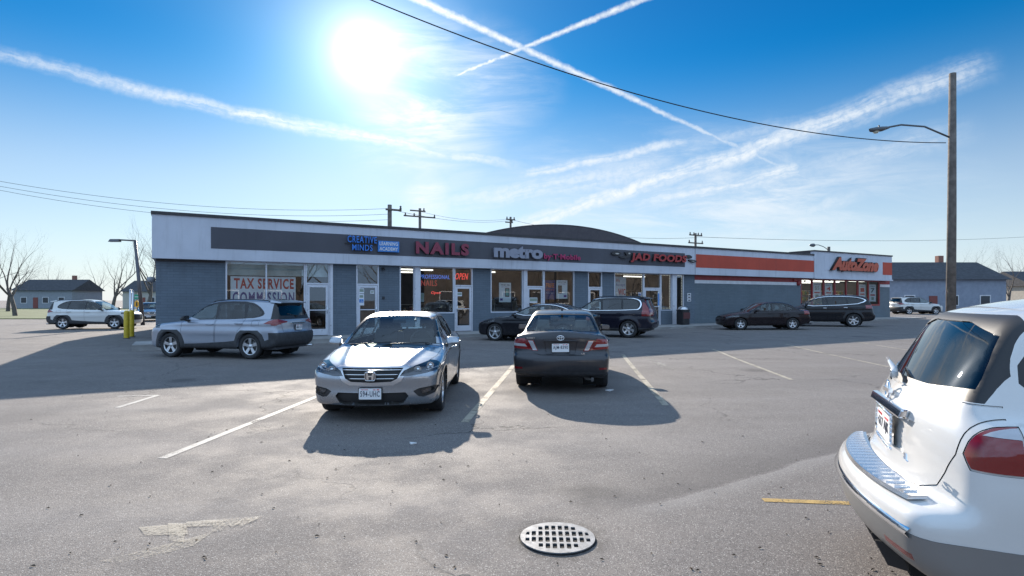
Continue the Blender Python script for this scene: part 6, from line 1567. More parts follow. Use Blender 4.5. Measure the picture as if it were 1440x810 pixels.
def paint_line_mat(name, col, wear=.5, scale=30., amax=1.0):
    m, nt, b = new_mat(name)
    tc = nt.node('ShaderNodeTexCoord').outputs['Object']
    n = nt.math('ADD', nt.math('MULTIPLY', nt.noise(tc, scale * 2, 4, .7), .5), nt.math('MULTIPLY', nt.noise(tc, 2.2, 4, .6), .5))
    a = nt.math('MULTIPLY', nt.ramp(n, wear - .05 / amax, wear + .05 / amax), amax)
    b.inputs['Base Color'].default_value = (*col, 1); b.inputs['Roughness'].default_value = .75
    nt.set(b.inputs['Base Color'], nt.mix(nt.ramp(nt.noise(tc, 9, 4), .3, .7), tuple(x * .72 for x in col), col))
    tr = nt.node('ShaderNodeBsdfTransparent'); mx = nt.node('ShaderNodeMixShader')
    nt.set(mx.inputs[0], a); nt.set(mx.inputs[1], tr); nt.set(mx.inputs[2], b.outputs[0]); nt.set(nt.n['Material Output'].inputs[0], mx.outputs[0])
    return m

def gpx(px, py, it=6):
    """ground point seen at a photo pixel"""
    z = 0.0
    for _ in range(it):
        Y = FPX * (EYE - z) / (py - HOR); X = (px - CXP) / FPX * Y; z = gz(X, Y)
    return Vector((X, Y, z))

def build_ground():
    ds = [900, 300, 120, 60, 40, 30, 24, 20, 18, 16, 15, 14, 13, 12, 11, 10, 9, 8, 7, 6.5, 6, 4, 2.5, 1.5, -1, -6, -14, -20, -40, -100, -400, -1500]
    ss = [-1500, -500, -200, -100, -60, -40, -30, -20] + list(range(-16, 60, 4)) + [60, 62, 80, 120, 200, 500, 1500]
    vs = []; fs = []
    for d in ds:
        for s in ss:
            p = fac(s, d, 0); vs.append((p.x, p.y, gz(p.x, p.y) if d > -2 or True else 0))
    n = len(ss)
    for i in range(len(ds) - 1):
        for j in range(n - 1): fs.append((i * n + j, i * n + j + 1, (i + 1) * n + j + 1, (i + 1) * n + j))
    me = bpy.data.meshes.new('ground'); me.from_pydata(vs, [], fs)
    o = link('ground', me, asphalt()); tag(o, kind='structure')
    bm = bmesh.new(); bm.from_mesh(me); bmesh.ops.recalc_face_normals(bm, faces=bm.faces)
    if sum(f.normal.z for f in bm.faces) < 0: bmesh.ops.reverse_faces(bm, faces=bm.faces)
    bm.to_mesh(me); bm.free()

def strip(mb, a, b, w, lift=.004):
    """painted strip draped on the ground between two points"""
    a = Vector((a[0], a[1], 0)); b = Vector((b[0], b[1], 0)); L = (b - a).length; n = max(1, int(L / .4)); t = (b - a) / L; q = Vector((-t.y, t.x, 0)) * w / 2
    vs = []
    for i in range(n + 1):
        p = a + t * L * i / n
        for c in (p - q, p + q): vs.append((c.x, c.y, gz(c.x, c.y) + lift))
    mb.add(vs, [(2 * i, 2 * i + 1, 2 * i + 3, 2 * i + 2) for i in range(n)])
def build_markings():
    WL = paint_line_mat('worn white paint', (.44, .41, .37), .415); YL = paint_line_mat('worn yellow paint', (.40, .35, .27), .44); YB = paint_line_mat('fresh yellow paint', (.48, .31, .10), .46)
    VG = paint_line_mat('ghost paint', (.36, .33, .29), .54, 14)
    i = 0
    dirv = Vector((.109, .994, 0))
    def ln(px0, py0, px1, py1, m, lab, w=.10, group='painted bay lines'):
        mb = MB(); a, b = gpx(px0, py0), gpx(px1, py1); strip(mb, a, b, w); o = mb.build('parking_line', m, fix=False); tag(o, kind='structure')
    ln(228, 645, 470, 548, WL, '')
    ln(653.5, 594, 727, 508, YL, '', .11)
    ln(876, 499, 936, 570, YL, '', .11)
    ln(1003, 491, 1113, 534, YL, '', .10)
    ln(1105, 484, 1250, 516, YL, '', .09)
    ln(1190, 478, 1400, 510, YL, '', .09)
    ln(165, 573.5, 222, 556, WL, '', .09); ln(165, 557.5, 222, 556, WL, '', .07)
    ln(1073, 703.5, 1330, 713, YB, '', .085)
    ln(186, 503, 300, 493, VG, '', .10); ln(182, 516, 240, 508, VG, '', .10)
    # worn remains of a painted arrow at the lower left
    m = VG2 = paint_line_mat('ghost arrow paint', (.50, .44, .35), .485, 26, .6)
    mb = MB(); lift = [.004]
    def poly(pts):
        q = [gpx(*p) for p in pts]; mb.add([(p.x, p.y, p.z + lift[0]) for p in q], [tuple(range(len(q)))]); lift[0] += .0015
    poly([(140, 790), (270, 757), (300, 748), (272, 768), (180, 792)]); poly([(195, 742), (262, 737), (264, 752), (204, 754)]); poly([(262, 735), (372, 726), (344, 738), (262, 742)]); poly([(236, 737), (262, 737), (258, 764), (238, 762)]); poly([(300, 734), (372, 727), (340, 741), (296, 750)])
    o = mb.build('road_arrow', m, fix=False); tag(o, kind='structure')
    ln(922, 464, 968, 461.5, VG, '', .5); ln(925, 466.5, 950, 465.5, VG, '', .25); ln(990, 461, 1012, 460, VG, '', .3); ln(905, 498, 942, 520, VG, '', .25)
    # litter and leaves
    LT = mat('scrap paper', (.6, .6, .6), .8)
    for (px, py, l, w, lab) in ((857, 549.5, .16, .09, 'flat scrap of white paper in the shadow behind the grey saloon'), (581, 624.5, .07, .05, 'tiny pale scrap in the shadow in front of the silver saloon')):
        g = gpx(px, py); mb = MB(); mb.hexa([(-l / 2, -w / 2, 0), (l / 2, -w / 2, .003), (l / 2, w / 2, 0), (-l / 2, w / 2, .003), (-l / 2, -w / 2, .008), (l / 2, -w / 2, .02), (l / 2, w / 2, .010), (-l / 2, w / 2, .022)])
        o = mb.build('paper_scrap', LT, loc=(g.x, g.y, g.z + .003), rot=(0, 0, random.random() * 3)); tag(o, lab, 'litter')
    rr = random.Random(3); DL = mat('dead leaf', (.05, .035, .02), .9)
    mb = MB()
    for k in range(170):
        px, py = rr.uniform(40, 1420), 480 + 330 * rr.random() ** .7; g = gpx(px, py); s_ = rr.uniform(.006, .022); a = rr.random() * 6.28; 
        mb.add([(g.x + s_ * math.cos(a), g.y + s_ * math.sin(a), g.z + .004), (g.x - .5 * s_ * math.sin(a), g.y + .5 * s_ * math.cos(a), g.z + .012), (g.x - s_ * math.cos(a), g.y - s_ * math.sin(a), g.z + .005), (g.x + .4 * s_ * math.sin(a), g.y - .4 * s_ * math.cos(a), g.z + .010)], [(0, 1, 2), (0, 2, 3)])
    o = mb.build('leaf_litter', DL, fix=False); tag(o, 'tiny dark leaf bits and grit scattered over the car park', 'litter', kind='stuff')

def build_drain():
    c = gpx(784, 757.5); r = .262
    root = empty('drain_grate', (c.x, c.y, c.z), label='round pale metal storm drain grate let into the asphalt', cat='drain')
    holes = []
    px, py, hw, hh = .0475, .103, .0150, .040
    for row, cols in ((1.5, 6), (.5, 10), (-.5, 10), (-1.5, 6)):
        for k in range(cols):
            x = (k - (cols - 1) / 2) * px; y = row * py
            if cols == 10 and k in (0, 9):
                s_ = 1 if k == 9 else -1; x -= s_ * .003
                holes.append([(x - s_ * hw, y - hh * .75), (x - s_ * hw, y + hh * .75)][:: (1 if row > 0 else 1)] + [(x + s_ * hw * 1.2, y + (-hh * .6 if row > 0 else hh * .6))] if False else [(x - .014, y - .026), (x + .014, y - .026), (x + .014 - (.008 if s_ > 0 and row > 0 else 0), y + .026), (x - .014 + (.008 if s_ < 0 and row > 0 else 0), y + .024)]); continue
            h = hh if abs(x) < .10 or cols == 10 else hh * .72
            yy = y if h == hh else y - .010 * (1 if row > 0 else -1)
            holes.append(rrect(x - hw, x + hw, yy - h, yy + h, .009, 3))
    GM = mat('galvanised grate', (.20, .205, .215), .6, .3, var=.3, vscale=12, bump=.15, bscale=120)
    outer = [(r * math.cos(2 * math.pi * k / 64), r * math.sin(2 * math.pi * k / 64)) for k in range(64)]
    g = holed_plate('grate', outer, holes, .008, GM, root); g.location = (0, 0, .0115)
    w = MB(); w.lathe([(r + .010, .0042), (r + .003, .0048), (r + .002, -.01), (r - .01, -.01), (r - .01, -.5), (0, -.5)], 48, 'z'); w.build('pit', MT['well'], root, fix=False)
    # dark disc just under the grate, its black standing for the shaft's shade
    d = MB(); d.lathe([(0, .0045), (r - .002, .0045)], 48, 'z'); d.build('shaft_shade', MT['well'], root, fix=False)
    root.rotation_euler = (0, 0, R(-2))

# ---------------------------------------------------------------- trees and poles
BARK = mat('grey bark', (.11, .095, .085), .9, var=.3, vscale=6)
def bare_tree(loc, h, seed, label, twigs=5, name='tree', group=None, cat='tree', spread=1.0):
    rr = random.Random(seed); root = empty(name, tuple(loc), label=label, cat=cat, group=group)
    tr = MB(); cr = MB()
    def br(p, d, L, r, lev, mb):
        n = 3; pts = [p]; rs = [r]
        for i in range(n):
            d = (d + Vector((rr.uniform(-.16, .16), rr.uniform(-.16, .16), rr.uniform(-.02, .12)))).normalized(); p = p + d * L / n; pts.append(p); rs.append(r * (1 - .45 * (i + 1) / n))
        mb.tube(pts, rs, 6 if lev == 0 else (4 if lev < 3 else 3), cap=False)
        if lev >= twigs: return
        k = rr.choice((2, 3, 3)) if lev else rr.choice((4, 5))
        for j in range(k):
            a = rr.uniform(.35, .85) * spread * (1 if j else .35); az = rr.random() * 6.28
            o_ = d.orthogonal().normalized(); o2 = d.cross(o_); nd = (d * math.cos(a) + (o_ * math.cos(az) + o2 * math.sin(az)) * math.sin(a)); nd.z += .08; nd.normalize()
            q = pts[-1] if j < 2 else pts[-2]
            br(q, nd, L * rr.uniform(.62, .85), rs[-1] * rr.uniform(.55, .8), lev + 1, cr)
    br(Vector((0, 0, -.1)), Vector((0, 0, 1)), h * .30, h * .018 + .04, 0, tr)
    tr.build('trunk', BARK, root, fix=False); cr.build('crown', BARK, root, fix=False)
    return root
WOOD = mat('weathered pole wood', (.13, .11, .095), .9, var=.25, vscale=5)
INS = mat('insulator', (.06, .05, .05), .4)
WIRE = mat('cable', (.012, .012, .014), .6)
def behind(px, d): 
    o = F0 + N * d; k = (px - CXP) / FPX; s = (k * o.y - o.x) / (U.x - k * U.y); p = o + U * s
    return Vector((p.x, p.y, 0))
def ztop(p, py): return EYE + (HOR - py) * p.y / FPX
def utility_pole(px, d, ytop, label, arms, lean=0, r=.14, brace=False, ang=None):
    p = behind(px, d); zt = ztop(p, ytop)
    root = empty('utility_pole', (p.x, p.y, 0), label=label, cat='utility pole')
    m = MB(); m.tube([(0, 0, -.2), (lean * .5, 0, zt / 2), (lean, 0, zt)], [r * 1.3, r * 1.1, r], 10); m.build('pole', WOOD, root)
    a = math.atan2(U.y, U.x) if ang is None else ang
    for (yy, half, sh, ins) in arms:
        z = ztop(p, yy); c = Vector((lean, 0, z)); dx = Vector((math.cos(a), math.sin(a), 0))
        m = MB(); m.tube([c + dx * (-half + sh) - Vector((0, .12, 0)), c + dx * (half + sh) - Vector((0, .12, 0))], .07, 6); arm = m.build('crossarm', WOOD, root)
        if brace:
            m = MB(); m.tube([c + dx * (-half * .5) - Vector((0, .1, 0)), c + Vector((0, 0, -.9))], .025, 5); m.tube([c + dx * (half * .5) - Vector((0, .1, 0)), c + Vector((0, 0, -.9))], .025, 5); m.build('brace', MT['alloy_dark'], root)
        for t in ins:
            q = c + dx * (t * half + sh) - Vector((0, .12, 0)); m = MB()
            up = 1 if z > 0 else 1
            m.lathe([(.03, 0), (.09, .10), (.05, .18), (.08, .26), (0, .34)], 8, 'z', c=tuple(q)); m.build('insulator', INS, arm)
    return root, p, zt
def cable(p0, p1, sag, label, r=.014, n=40, group=None):
    p0, p1 = Vector(p0), Vector(p1); pts = []
    for i in range(n + 1):
        t = i / n; q = p0.lerp(p1, t); q.z -= 4 * sag * t * (1 - t); pts.append(q - p0)
    m = MB(); m.tube(pts, r, 5, cap=False); o = m.build('overhead_cable', WIRE, fix=False, loc=tuple(p0)); tag(o, label, 'cable', group); return o

def build_poles():
    G = math.atan2(U.y, U.x)
    p1, a1, z1 = utility_pole(548, -14, 288, 'plain utility pole with a small pot insulator, leftmost behind the shop roof', [(295, .55, .3, (.9,))])
    p2, a2, z2 = utility_pole(590.5, -30, 293, 'utility pole with one wide crossarm hanging three insulators behind the nail salon', [(305, 1.65, 0, (-.9, -.35, .95)), (297, .8, -.2, (.8,))], r=.13)
    p3, a3, z3 = utility_pole(718, -34, 305, 'small utility pole just left of the arched roof', [(309, .6, 0, (-.8, .8)), (313, .5, -.2, (.8,))], r=.12)
    p4, a4, z4 = utility_pole(978, -22, 328, 'utility pole with two crossarms behind the food shop roof', [(331, 1.0, 0, (-.9, -.3, .4, .9)), (342, 1.15, 0, (-.9, .9))], r=.13, brace=False)
    # cables behind the roof
    far = behind(60, -26)
    for k, (dy, zz, lab) in enumerate(((252, .0, 'uppermost'), (258, -.5, 'middle'), (263, -1.1, 'lowest'))):
        q = Vector((-34, 34 + k * 1.0, EYE + (HOR - (dy - 14)) * 34 / FPX + zz * 0)); e = Vector((a1.x, a1.y + .2 * k, z1 - .25 - .35 * k))
        cable(q, e, .9, f'{lab} of the three thin cables left of the leftmost roof pole', .011)
    cable((a1.x, a1.y, z1 - .3), (a3.x, a3.y, z3 - .4), .5, 'cable from the plain pole to the small pole by the arched roof', .013)
    cable((a2.x, a2.y, z2 - .3), (a3.x, a3.y, z3 - .2), .5, 'cable from the wide crossarm pole to the small pole', .013)
    cable((a3.x, a3.y, z3 - .3), (a4.x, a4.y, z4 - .5), .8, 'cable passing over the arched roof to the double crossarm pole', .016)
    b5 = behind(1165.5, -9)
    cable((a4.x, a4.y, z4 - .4), (b5.x + 60, b5.y + 40, 12.5), .7, 'cable running right from the double crossarm pole', .02)
    # street lamp behind the corner store
    zt = ztop(b5, 347); LM = mat('grey lamp metal', (.10, .11, .12), .5, .4)
    r = empty('street_lamp', (b5.x, b5.y, 0), label='small curved-arm street lamp rising behind the corner store roof', cat='street lamp')
    m = MB(); m.tube([(0, 0, -.2), (0, 0, zt)], [.16, .13], 10); m.build('pole', WOOD, r)
    m = MB(); m.tube([(0, 0, zt - .35), (-.5, 0, zt + .0), (-1.0, 0, zt + .18), (-1.35, 0, zt + .18)], .035, 8); m.build('arm', LM, r)
    m = MB(); m.lathe([(0, -.42), (.08, -.40), (.16, -.2), (.17, 0), (.08, .12), (0, .14)], 12, 'x', c=(-1.45, 0, zt + .15)); m.build('lamp_head', LM, r)
    # near lamp on the right: wooden pole standing beyond the white SUV
    bx, by = 16.9, 22.2; r = empty('street_lamp', (bx, by, gz(bx, by)), label='cobra-head lamp on a long arm at the upper right', cat='street lamp')
    m = MB(); m.tube([(0, 0, -.2), (.05, 0, 5), (.08, 0, 10.4)], [.17, .15, .12], 12); m.build('pole', WOOD, r)
    hx = (1228 - 720) / 810 * 22.2 - bx
    m = MB(); m.tube([(.05, 0, 7.9), (-1.0, 0, 8.35), (-1.9, 0, 8.42), (hx + .55, 0, 8.32)], .035, 8); m.build('arm', LM, r)
    m = MB(); x0 = hx
    secs = [(-.16, .02, .03, .0), (-.10, .10, .07, -.02), (.10, .15, .10, -.01), (.34, .12, .09, .02), (.52, .06, .06, .06), (.62, .03, .03, .07)]
    vs = []; fs = []; K = 12
    for (u, w, h, dz) in secs:
        for k in range(K):
            a = 2 * math.pi * k / K; vs.append((x0 + u, w * math.cos(a), 8.24 + dz + h * math.sin(a)))
    for i in range(len(secs) - 1):
        for k in range(K): fs.append((i * K + k, i * K + (k + 1) % K, (i + 1) * K + (k + 1) % K, (i + 1) * K + k))
    m.add(vs, fs, sm=True); m.build('lamp_head', LM, r)
    m = MB(); m.lathe([(.11, .0), (.10, -.05), (.06, -.09), (0, -.10)], 14, 'z', c=(x0 + .10, 0, 8.18)); m.build('lamp_lens', mat('prismatic lens', (.45, .45, .35), .2, coat=1), r)
    m = MB(); m.lathe([(.03, 0), (.03, .06), (0, .07)], 10, 'z', c=(x0 + .22, 0, 8.34)); m.build('photocell', LM, r)
    # long cable sweeping over the car park
    A = Vector((-9.0, 12.5, 14.2)); B_ = Vector((bx + .08, by, 7.95))
    # fit sag so that it passes the photographed points
    pts = []
    m = MB(); src = [(380, -62), (488, 0), (600, 47), (720, 91), (904, 151), (1031, 181), (1120, 193), (1200, 200), (1260, 202), (1330, 199)]
    wp = []
    for (px, py) in src:
        t = (px - 380) / 950; Y = 14 + 8.2 * t; wp.append(Vector(((px - 720) / 810 * Y, Y, EYE + (HOR - py) * Y / 810)))
    # least-squares parabola through the points in the cable's own vertical plane
    L = [(w - wp[0]).to_2d().length for w in wp]; co = np.polyfit(L, [w.z for w in wp], 2); d2 = (wp[-1] - wp[0]).to_2d().normalized()
    o0 = wp[0]; 
    for i in range(71):
        l = -7 + (L[-1] + 7) * i / 70; pts.append(Vector((d2.x * l, d2.y * l, float(np.polyval(co, l)) - float(np.polyval(co, 0)))))
    m.tube(pts, .016, 6, cap=False); o = m.build('overhead_cable', WIRE, fix=False, loc=tuple(Vector((o0.x, o0.y, float(np.polyval(co, 0)))))); tag(o, 'long dark cable sweeping across the sky over the car park', 'cable')

def build_left():
    YEL = mat('yellow bollard paint', (.58, .42, .02), .5, var=.12, vscale=8)
    bo = None
    for i, (px, py, h, lab) in enumerate(((185, 474, 1.20, 'yellow steel bollard standing nearest the silver SUV'), (178, 476, 1.20, 'yellow steel bollard standing just left of the other one'))):
        g = gpx(px, py); r = empty('bollard', (g.x, g.y, g.z), label=lab, cat='bollard', group='yellow bollards at the left')
        m = MB(); m.lathe([(.105, -.05), (.105, h - .08), (.09, h - .03), (.05, h), (0, h + .005)], 20, 'z'); m.build('post', YEL, r)
        m = MB(); m.lathe([(.14, 0), (.14, .02), (.106, .03)], 20, 'z'); m.build('base_collar', MT['plastic'], r)
    # leaning dark lamp post
    Y = 38.; bx = (201 - 720) / 810 * Y; tx = (190 - 720) / 810 * Y; zt = EYE + (HOR - 338) * Y / FPX
    r = empty('street_lamp', (bx, Y, 0), label='dark leaning lamp post with short arm left of the shops', cat='street lamp')
    m = MB(); m.tube([(0.0, 0, 0), (tx - bx, 0, zt)], [.13, .09], 10); m.build('pole', MT['alloy_dark'], r)
    m = MB(); m.tube([(tx - bx, 0, zt - .02), (tx - bx - 1.0, 0, zt + .03)], .05, 8); m.build('arm', MT['alloy_dark'], r)
    m = MB(); m.hexa([(tx - bx - 1.7, -.15, zt - .10), (tx - bx - 1.0, -.15, zt - .10), (tx - bx - 1.0, .15, zt - .10), (tx - bx - 1.7, .15, zt - .10), (tx - bx - 1.6, -.1, zt + .08), (tx - bx - 1.0, -.1, zt + .08), (tx - bx - 1.0, .1, zt + .08), (tx - bx - 1.6, .1, zt + .08)]); m.build('lamp_head', MT['alloy_dark'], r)
    # signs beyond
    def sign(px, y0, y1, Y, w, colm, lab, shape='rect', txt=None):
        X = (px - 720) / 810 * Y; z1 = EYE + (HOR - y0) * Y / FPX; z0 = EYE + (HOR - y1) * Y / FPX
        r = empty('road_sign', (X, Y, 0), label=lab, cat='road sign')
        m = MB(); m.tube([(0, .05, 0), (0, .05, z1 + .1)], .04, 8); m.build('post', MT['alloy_dark'], r)
        h = z1 - z0; zc = (z0 + z1) / 2
        m = MB()
        if shape == 'rect': m.prism([(-w / 2, z0), (w / 2, z0), (w / 2, z1), (-w / 2, z1)], -.02, 0, 'y')
        else: m.prism([(0, z0), (w / 2, zc), (0, z1), (-w / 2, zc)], -.02, 0, 'y')
        m.build('sign_face', colm, r)
        m = MB()
        if shape != 'rect': m.prism([(-.05, zc - .15), (.05, zc - .15), (.05, zc + .15), (-.05, zc + .15)], -.025, -.021, 'y')
        else: m.prism([(-w * .35, zc - .03), (w * .35, zc - .03), (w * .35, zc + .03), (-w * .35, zc + .03)], -.025, -.021, 'y')
        m.build('sign_print', MT['trim'] if shape != 'rect' else WHITE_T, r)
    sign(192.5, 414, 421, 52, .55, mat('green sign', (.02, .28, .16), .5), 'small green street sign above the yellow diamond')
    sign(192.5, 422, 433, 44, .75, mat('amber sign', (.75, .36, .02), .5), 'amber diamond warning sign at the far left', 'dia')
    # grey posts at the very left
    for px, y0, lab in ((183.5, 408, 'thin grey pole behind the bollards, the left one of two'), (187, 410, 'thin grey pole behind the bollards, the right one of two')):
        Y = 30; X = (px - 720) / 810 * Y; z = EYE + (HOR - y0) * Y / FPX; r = MB(); r.tube([(0, 0, 0), (0, 0, z)], .06, 8); r.lathe([(.06, z), (.075, z + .02), (0, z + .06)], 8, 'z'); o = r.build('sign_post', MT['alloy'], loc=(X, Y, 0)); tag(o, lab, 'post')
    # trees behind the left end
    spots = [(-30.5, 56, 10.5, 4), (-38, 60, 11, 5), (-27, 74, 11, 6), (-50, 58, 10, 7), (-44, 76, 12, 8), (-60, 66, 11, 9), (-33, 90, 12, 21), (-70, 80, 12, 22), (-56, 95, 12, 23), (-24.5, 100, 12, 24), (-36.2, 64, 10.5, 31), (-41, 70, 11, 32), (-33.5, 61, 9, 33), (-43, 62, 10, 34)]
    labs = ['bare tree rising just left of the end wall', 'bare tree left of the leaning lamp post', 'bare tree directly behind the end wall corner', 'bare tree at the far left edge, nearer the street', 'tall bare tree in the second row at the left', 'bare tree farthest left in the picture', 'distant bare tree between the lamp post and the end wall', 'distant tall bare tree at the left edge', 'distant bare tree left of the road signs', 'distant bare tree touching the end wall of the shops', 'bare tree between the leaning lamp post and the end wall, in front', 'bare tree a little left of the road signs', 'low bare tree closest to the end wall', 'spreading bare tree behind the yellow bollards']
    for (x, y, h, sd), lb in zip(spots, labs): bare_tree((x, y, 0), h, sd, lb, twigs=5, group='bare trees beyond the left street')
    # distant rows of bare trees on both sides
    t0 = None; rr = random.Random(11)
    for i in range(34):
        x = (-128 + i * 4.2 + rr.uniform(-2, 2)) if i < 24 else (66 + (i - 24) * 8 + rr.uniform(-3, 3)); y = rr.uniform(118, 135) if i < 24 else rr.uniform(96, 120)
        h = rr.uniform(9, 13)
        if t0 is None: t0 = bare_tree((x, y, 0), 11, 77, 'bare tree in the distant row behind the houses', twigs=5, group='bare trees in the distant row'); continue
        c = t0.copy(); COL.objects.link(c); c.location = (x, y, 0); c.rotation_euler = (0, 0, i * 1.7); c.scale = (1.1, 1.1, h / 11)
        for ch in t0.children:
            k = ch.copy(); COL.objects.link(k); k.parent = c
    # verge, road and low houses
    GR = mat('winter grass', (.10, .12, .045), .95, var=.3, vscale=.8, bump=.5, bscale=30)
    m = MB(); m.hexa([(-140, 50, -.5), (-21, 50, -.5), (-12, 110, -.5), (-140, 110, -.5), (-140, 50, .06), (-21, 50, .06), (-12, 110, .06), (-140, 110, .06)]); tag(m.build('grass_verge', GR), kind='structure')
    hs = [(-34, 104, 9, 7, 3.2, (.35, .33, .30), 'pale low house behind the bare trees, nearest the shops'), (-50, 108, 10, 7, 3.4, (.30, .17, .12), 'brown brick house behind the bare trees'), (-68, 112, 10, 8, 3.2, (.42, .40, .36), 'cream house behind the bare trees at the left edge'), (-88, 112, 11, 8, 3.4, (.25, .27, .3), 'grey house at the far left edge')]
    for x, y, w, d, h, c, lb in hs:
        house(x, y, w, d, h, c, lb)
def house(x, y, w, d, h, c, lb, rz=0):
    r = empty('house', (x, y, 0), label=lb, cat='house'); r.rotation_euler = (0, 0, rz)
    m = MB(); m.box(-w / 2, w / 2, -d / 2, d / 2, 0, h); m.build('wall', mat('house wall', c, .85, var=.08), r)
    m = MB(); m.add([(-w / 2 - .4, -d / 2 - .4, h), (w / 2 + .4, -d / 2 - .4, h), (w / 2 + .4, d / 2 + .4, h), (-w / 2 - .4, d / 2 + .4, h), (-w / 2 - .4, 0, h + 2.2), (w / 2 + .4, 0, h + 2.2)], [(0, 1, 5, 4), (2, 3, 4, 5), (1, 2, 5), (3, 0, 4), (3, 2, 1, 0)]); rf = m.build('roof', ROOFM, r)
    m = MB(); m.box(w * .2, w * .2 + .6, .3, .9, h + 1, h + 3); m.build('chimney', mat('chimney brick', (.25, .12, .09), .9), rf)
    for k in (-.32, .05, .32):
        m = MB(); a = k * w; m.box(a - .6, a + .6, -d / 2 - .05, -d / 2 - .01, 1.0, 2.2); f = m.build('window', WHITEP, r); m = MB(); m.box(a - .5, a + .5, -d / 2 - .06, -d / 2 - .051, 1.1, 2.1); m.build('pane', mat('dark pane', (.03, .035, .04), .08), f)
    m = MB(); a = -.12 * w; m.box(a - .45, a + .45, -d / 2 - .06, -d / 2 - .01, 0.05, 2.1); m.build('door', mat('house door', (.2, .05, .04), .5), r)

def build_right():
    # grey-blue house beyond the corner store
    Y = 62.; X = (1262 - 720) / 810 * Y
    house(X + 6.5, Y + 6, 13, 9, 3.9, (.24, .27, .33), 'grey-blue house beyond the right end of the shops')
    bare_tree((62, 72, .2), 9, 41, 'bare tree right of the grey-blue house', group='bare trees at the right'); bare_tree((76, 70, .2), 10, 42, 'bare tree at the far right edge', group='bare trees at the right')
    house(78, 84, 12, 9, 3.6, (.40, .36, .30), 'cream house at the far right edge')

def build_behind():
    """what stands behind and to the right of the photographer; the shop windows mirror it"""
    BR = mat('brown brick', (.22, .125, .08), .85, var=.2, vscale=.6)
    a = math.atan2(U.y, U.x)
    specs = [(-45, 62, 46, 6.0, (.075, .062, .055), 'long brown brick building across the street, seen only in reflections'), (18, 58, 52, 6.6, (.095, .080, .070), 'wide brick building across the street, seen only in reflections'), (84, 62, 60, 6.2, (.065, .056, .052), 'dark brown building at the far end across the street, seen only in reflections'), (150, 55, 50, 7.0, (.085, .075, .068), 'wide brown building beyond the right end of the car park')]
    for s0, d, w, h, c, lb in specs:
        p = fac(s0, d, 0); r = empty('brick_building', tuple(p), a, lb, 'building')
        m = MB(); m.box(0, w, -12, 0, -.2, h); m.build('wall', mat('brown brick', c, .85, var=.25, vscale=.5), r); m = MB(); m.box(-.4, w + .4, -12.4, .4, h, h + .5); m.build('roof', ROOFM, r)
        k = 2.5
        while k < w - 3:
            m = MB(); m.box(k, k + 2.4, .01, .05, 1, 3.0); f = m.build('window', WHITEP, r); m = MB(); m.box(k + .12, k + 2.28, .05, .06, 1.12, 2.88); m.build('pane', MT['lamp_in'], f); k += 5.5
    t0 = None; rr = random.Random(5)
    for i in range(26):
        p = fac(-40 + i * 7.5 + rr.uniform(-3, 3), 50 + rr.uniform(-6, 5), 0); h = rr.uniform(11, 15)
        if t0 is None: t0 = bare_tree(p, 13, 60, 'bare street tree across the street, seen only in reflections', twigs=5, group='bare trees across the street', spread=1.15); continue
        c = t0.copy(); COL.objects.link(c); c.location = p; c.rotation_euler = (0, 0, i * 1.3); c.scale = (1.15, 1.15, h / 13)
        for ch in t0.children:
            k = ch.copy(); COL.objects.link(k); k.parent = c

def far_vehicles(src_suv, src_car):
    """copies of modelled cars for the ones half hidden at both ends"""
    WP = paint('far white paint', (.62, .62, .60), 0, .3, .02, .05); SP = paint('far silver paint', (.45, .45, .46), .6, .3, .1, .05)
    def cp(src, loc, ang, pm, label, name, cat):
        old = {src: None}; r = src.copy(); COL.objects.link(r); r.matrix_world = Matrix.Translation(loc) @ Matrix.Rotation(ang, 4, 'Z'); r['label'] = label; r['category'] = cat; r.name = name
        def rec(a, b):
            for ch in a.children:
                c = ch.copy(); COL.objects.link(c); c.parent = b
                if pm and c.type == 'MESH':
                    for s in c.material_slots:
                        if s.material and s.material.name.endswith('paint') and 'silver' in s.material.name:
                            s.link = 'OBJECT'; s.material = pm
                rec(ch, c)
        rec(src, r); return r
    Y = 33.5; cp(src_suv, Vector(((184 - 720) / 810 * Y - 1.95, Y, .02)), R(8), WP, 'white SUV half hidden behind the yellow bollards', 'parked_suv', 'SUV')
    Y = 45; cp(src_car, Vector(((212 - 720) / 810 * Y - .6, Y + 1, .02)), R(-62), None, 'silver saloon glinting behind the left end of the shops', 'parked_car', 'car')
    Y = 55; cp(src_suv, Vector(((1252 - 720) / 810 * Y + 2.4, Y, .28)), R(5), WP, 'pale vehicle just showing past the right end wall', 'parked_suv', 'SUV')
    cp(src_suv, Vector((16.2, 11.5, .0)), R(190), WP, 'white SUV out of frame at the right, mirrored in the nail salon window', 'parked_suv', 'SUV')

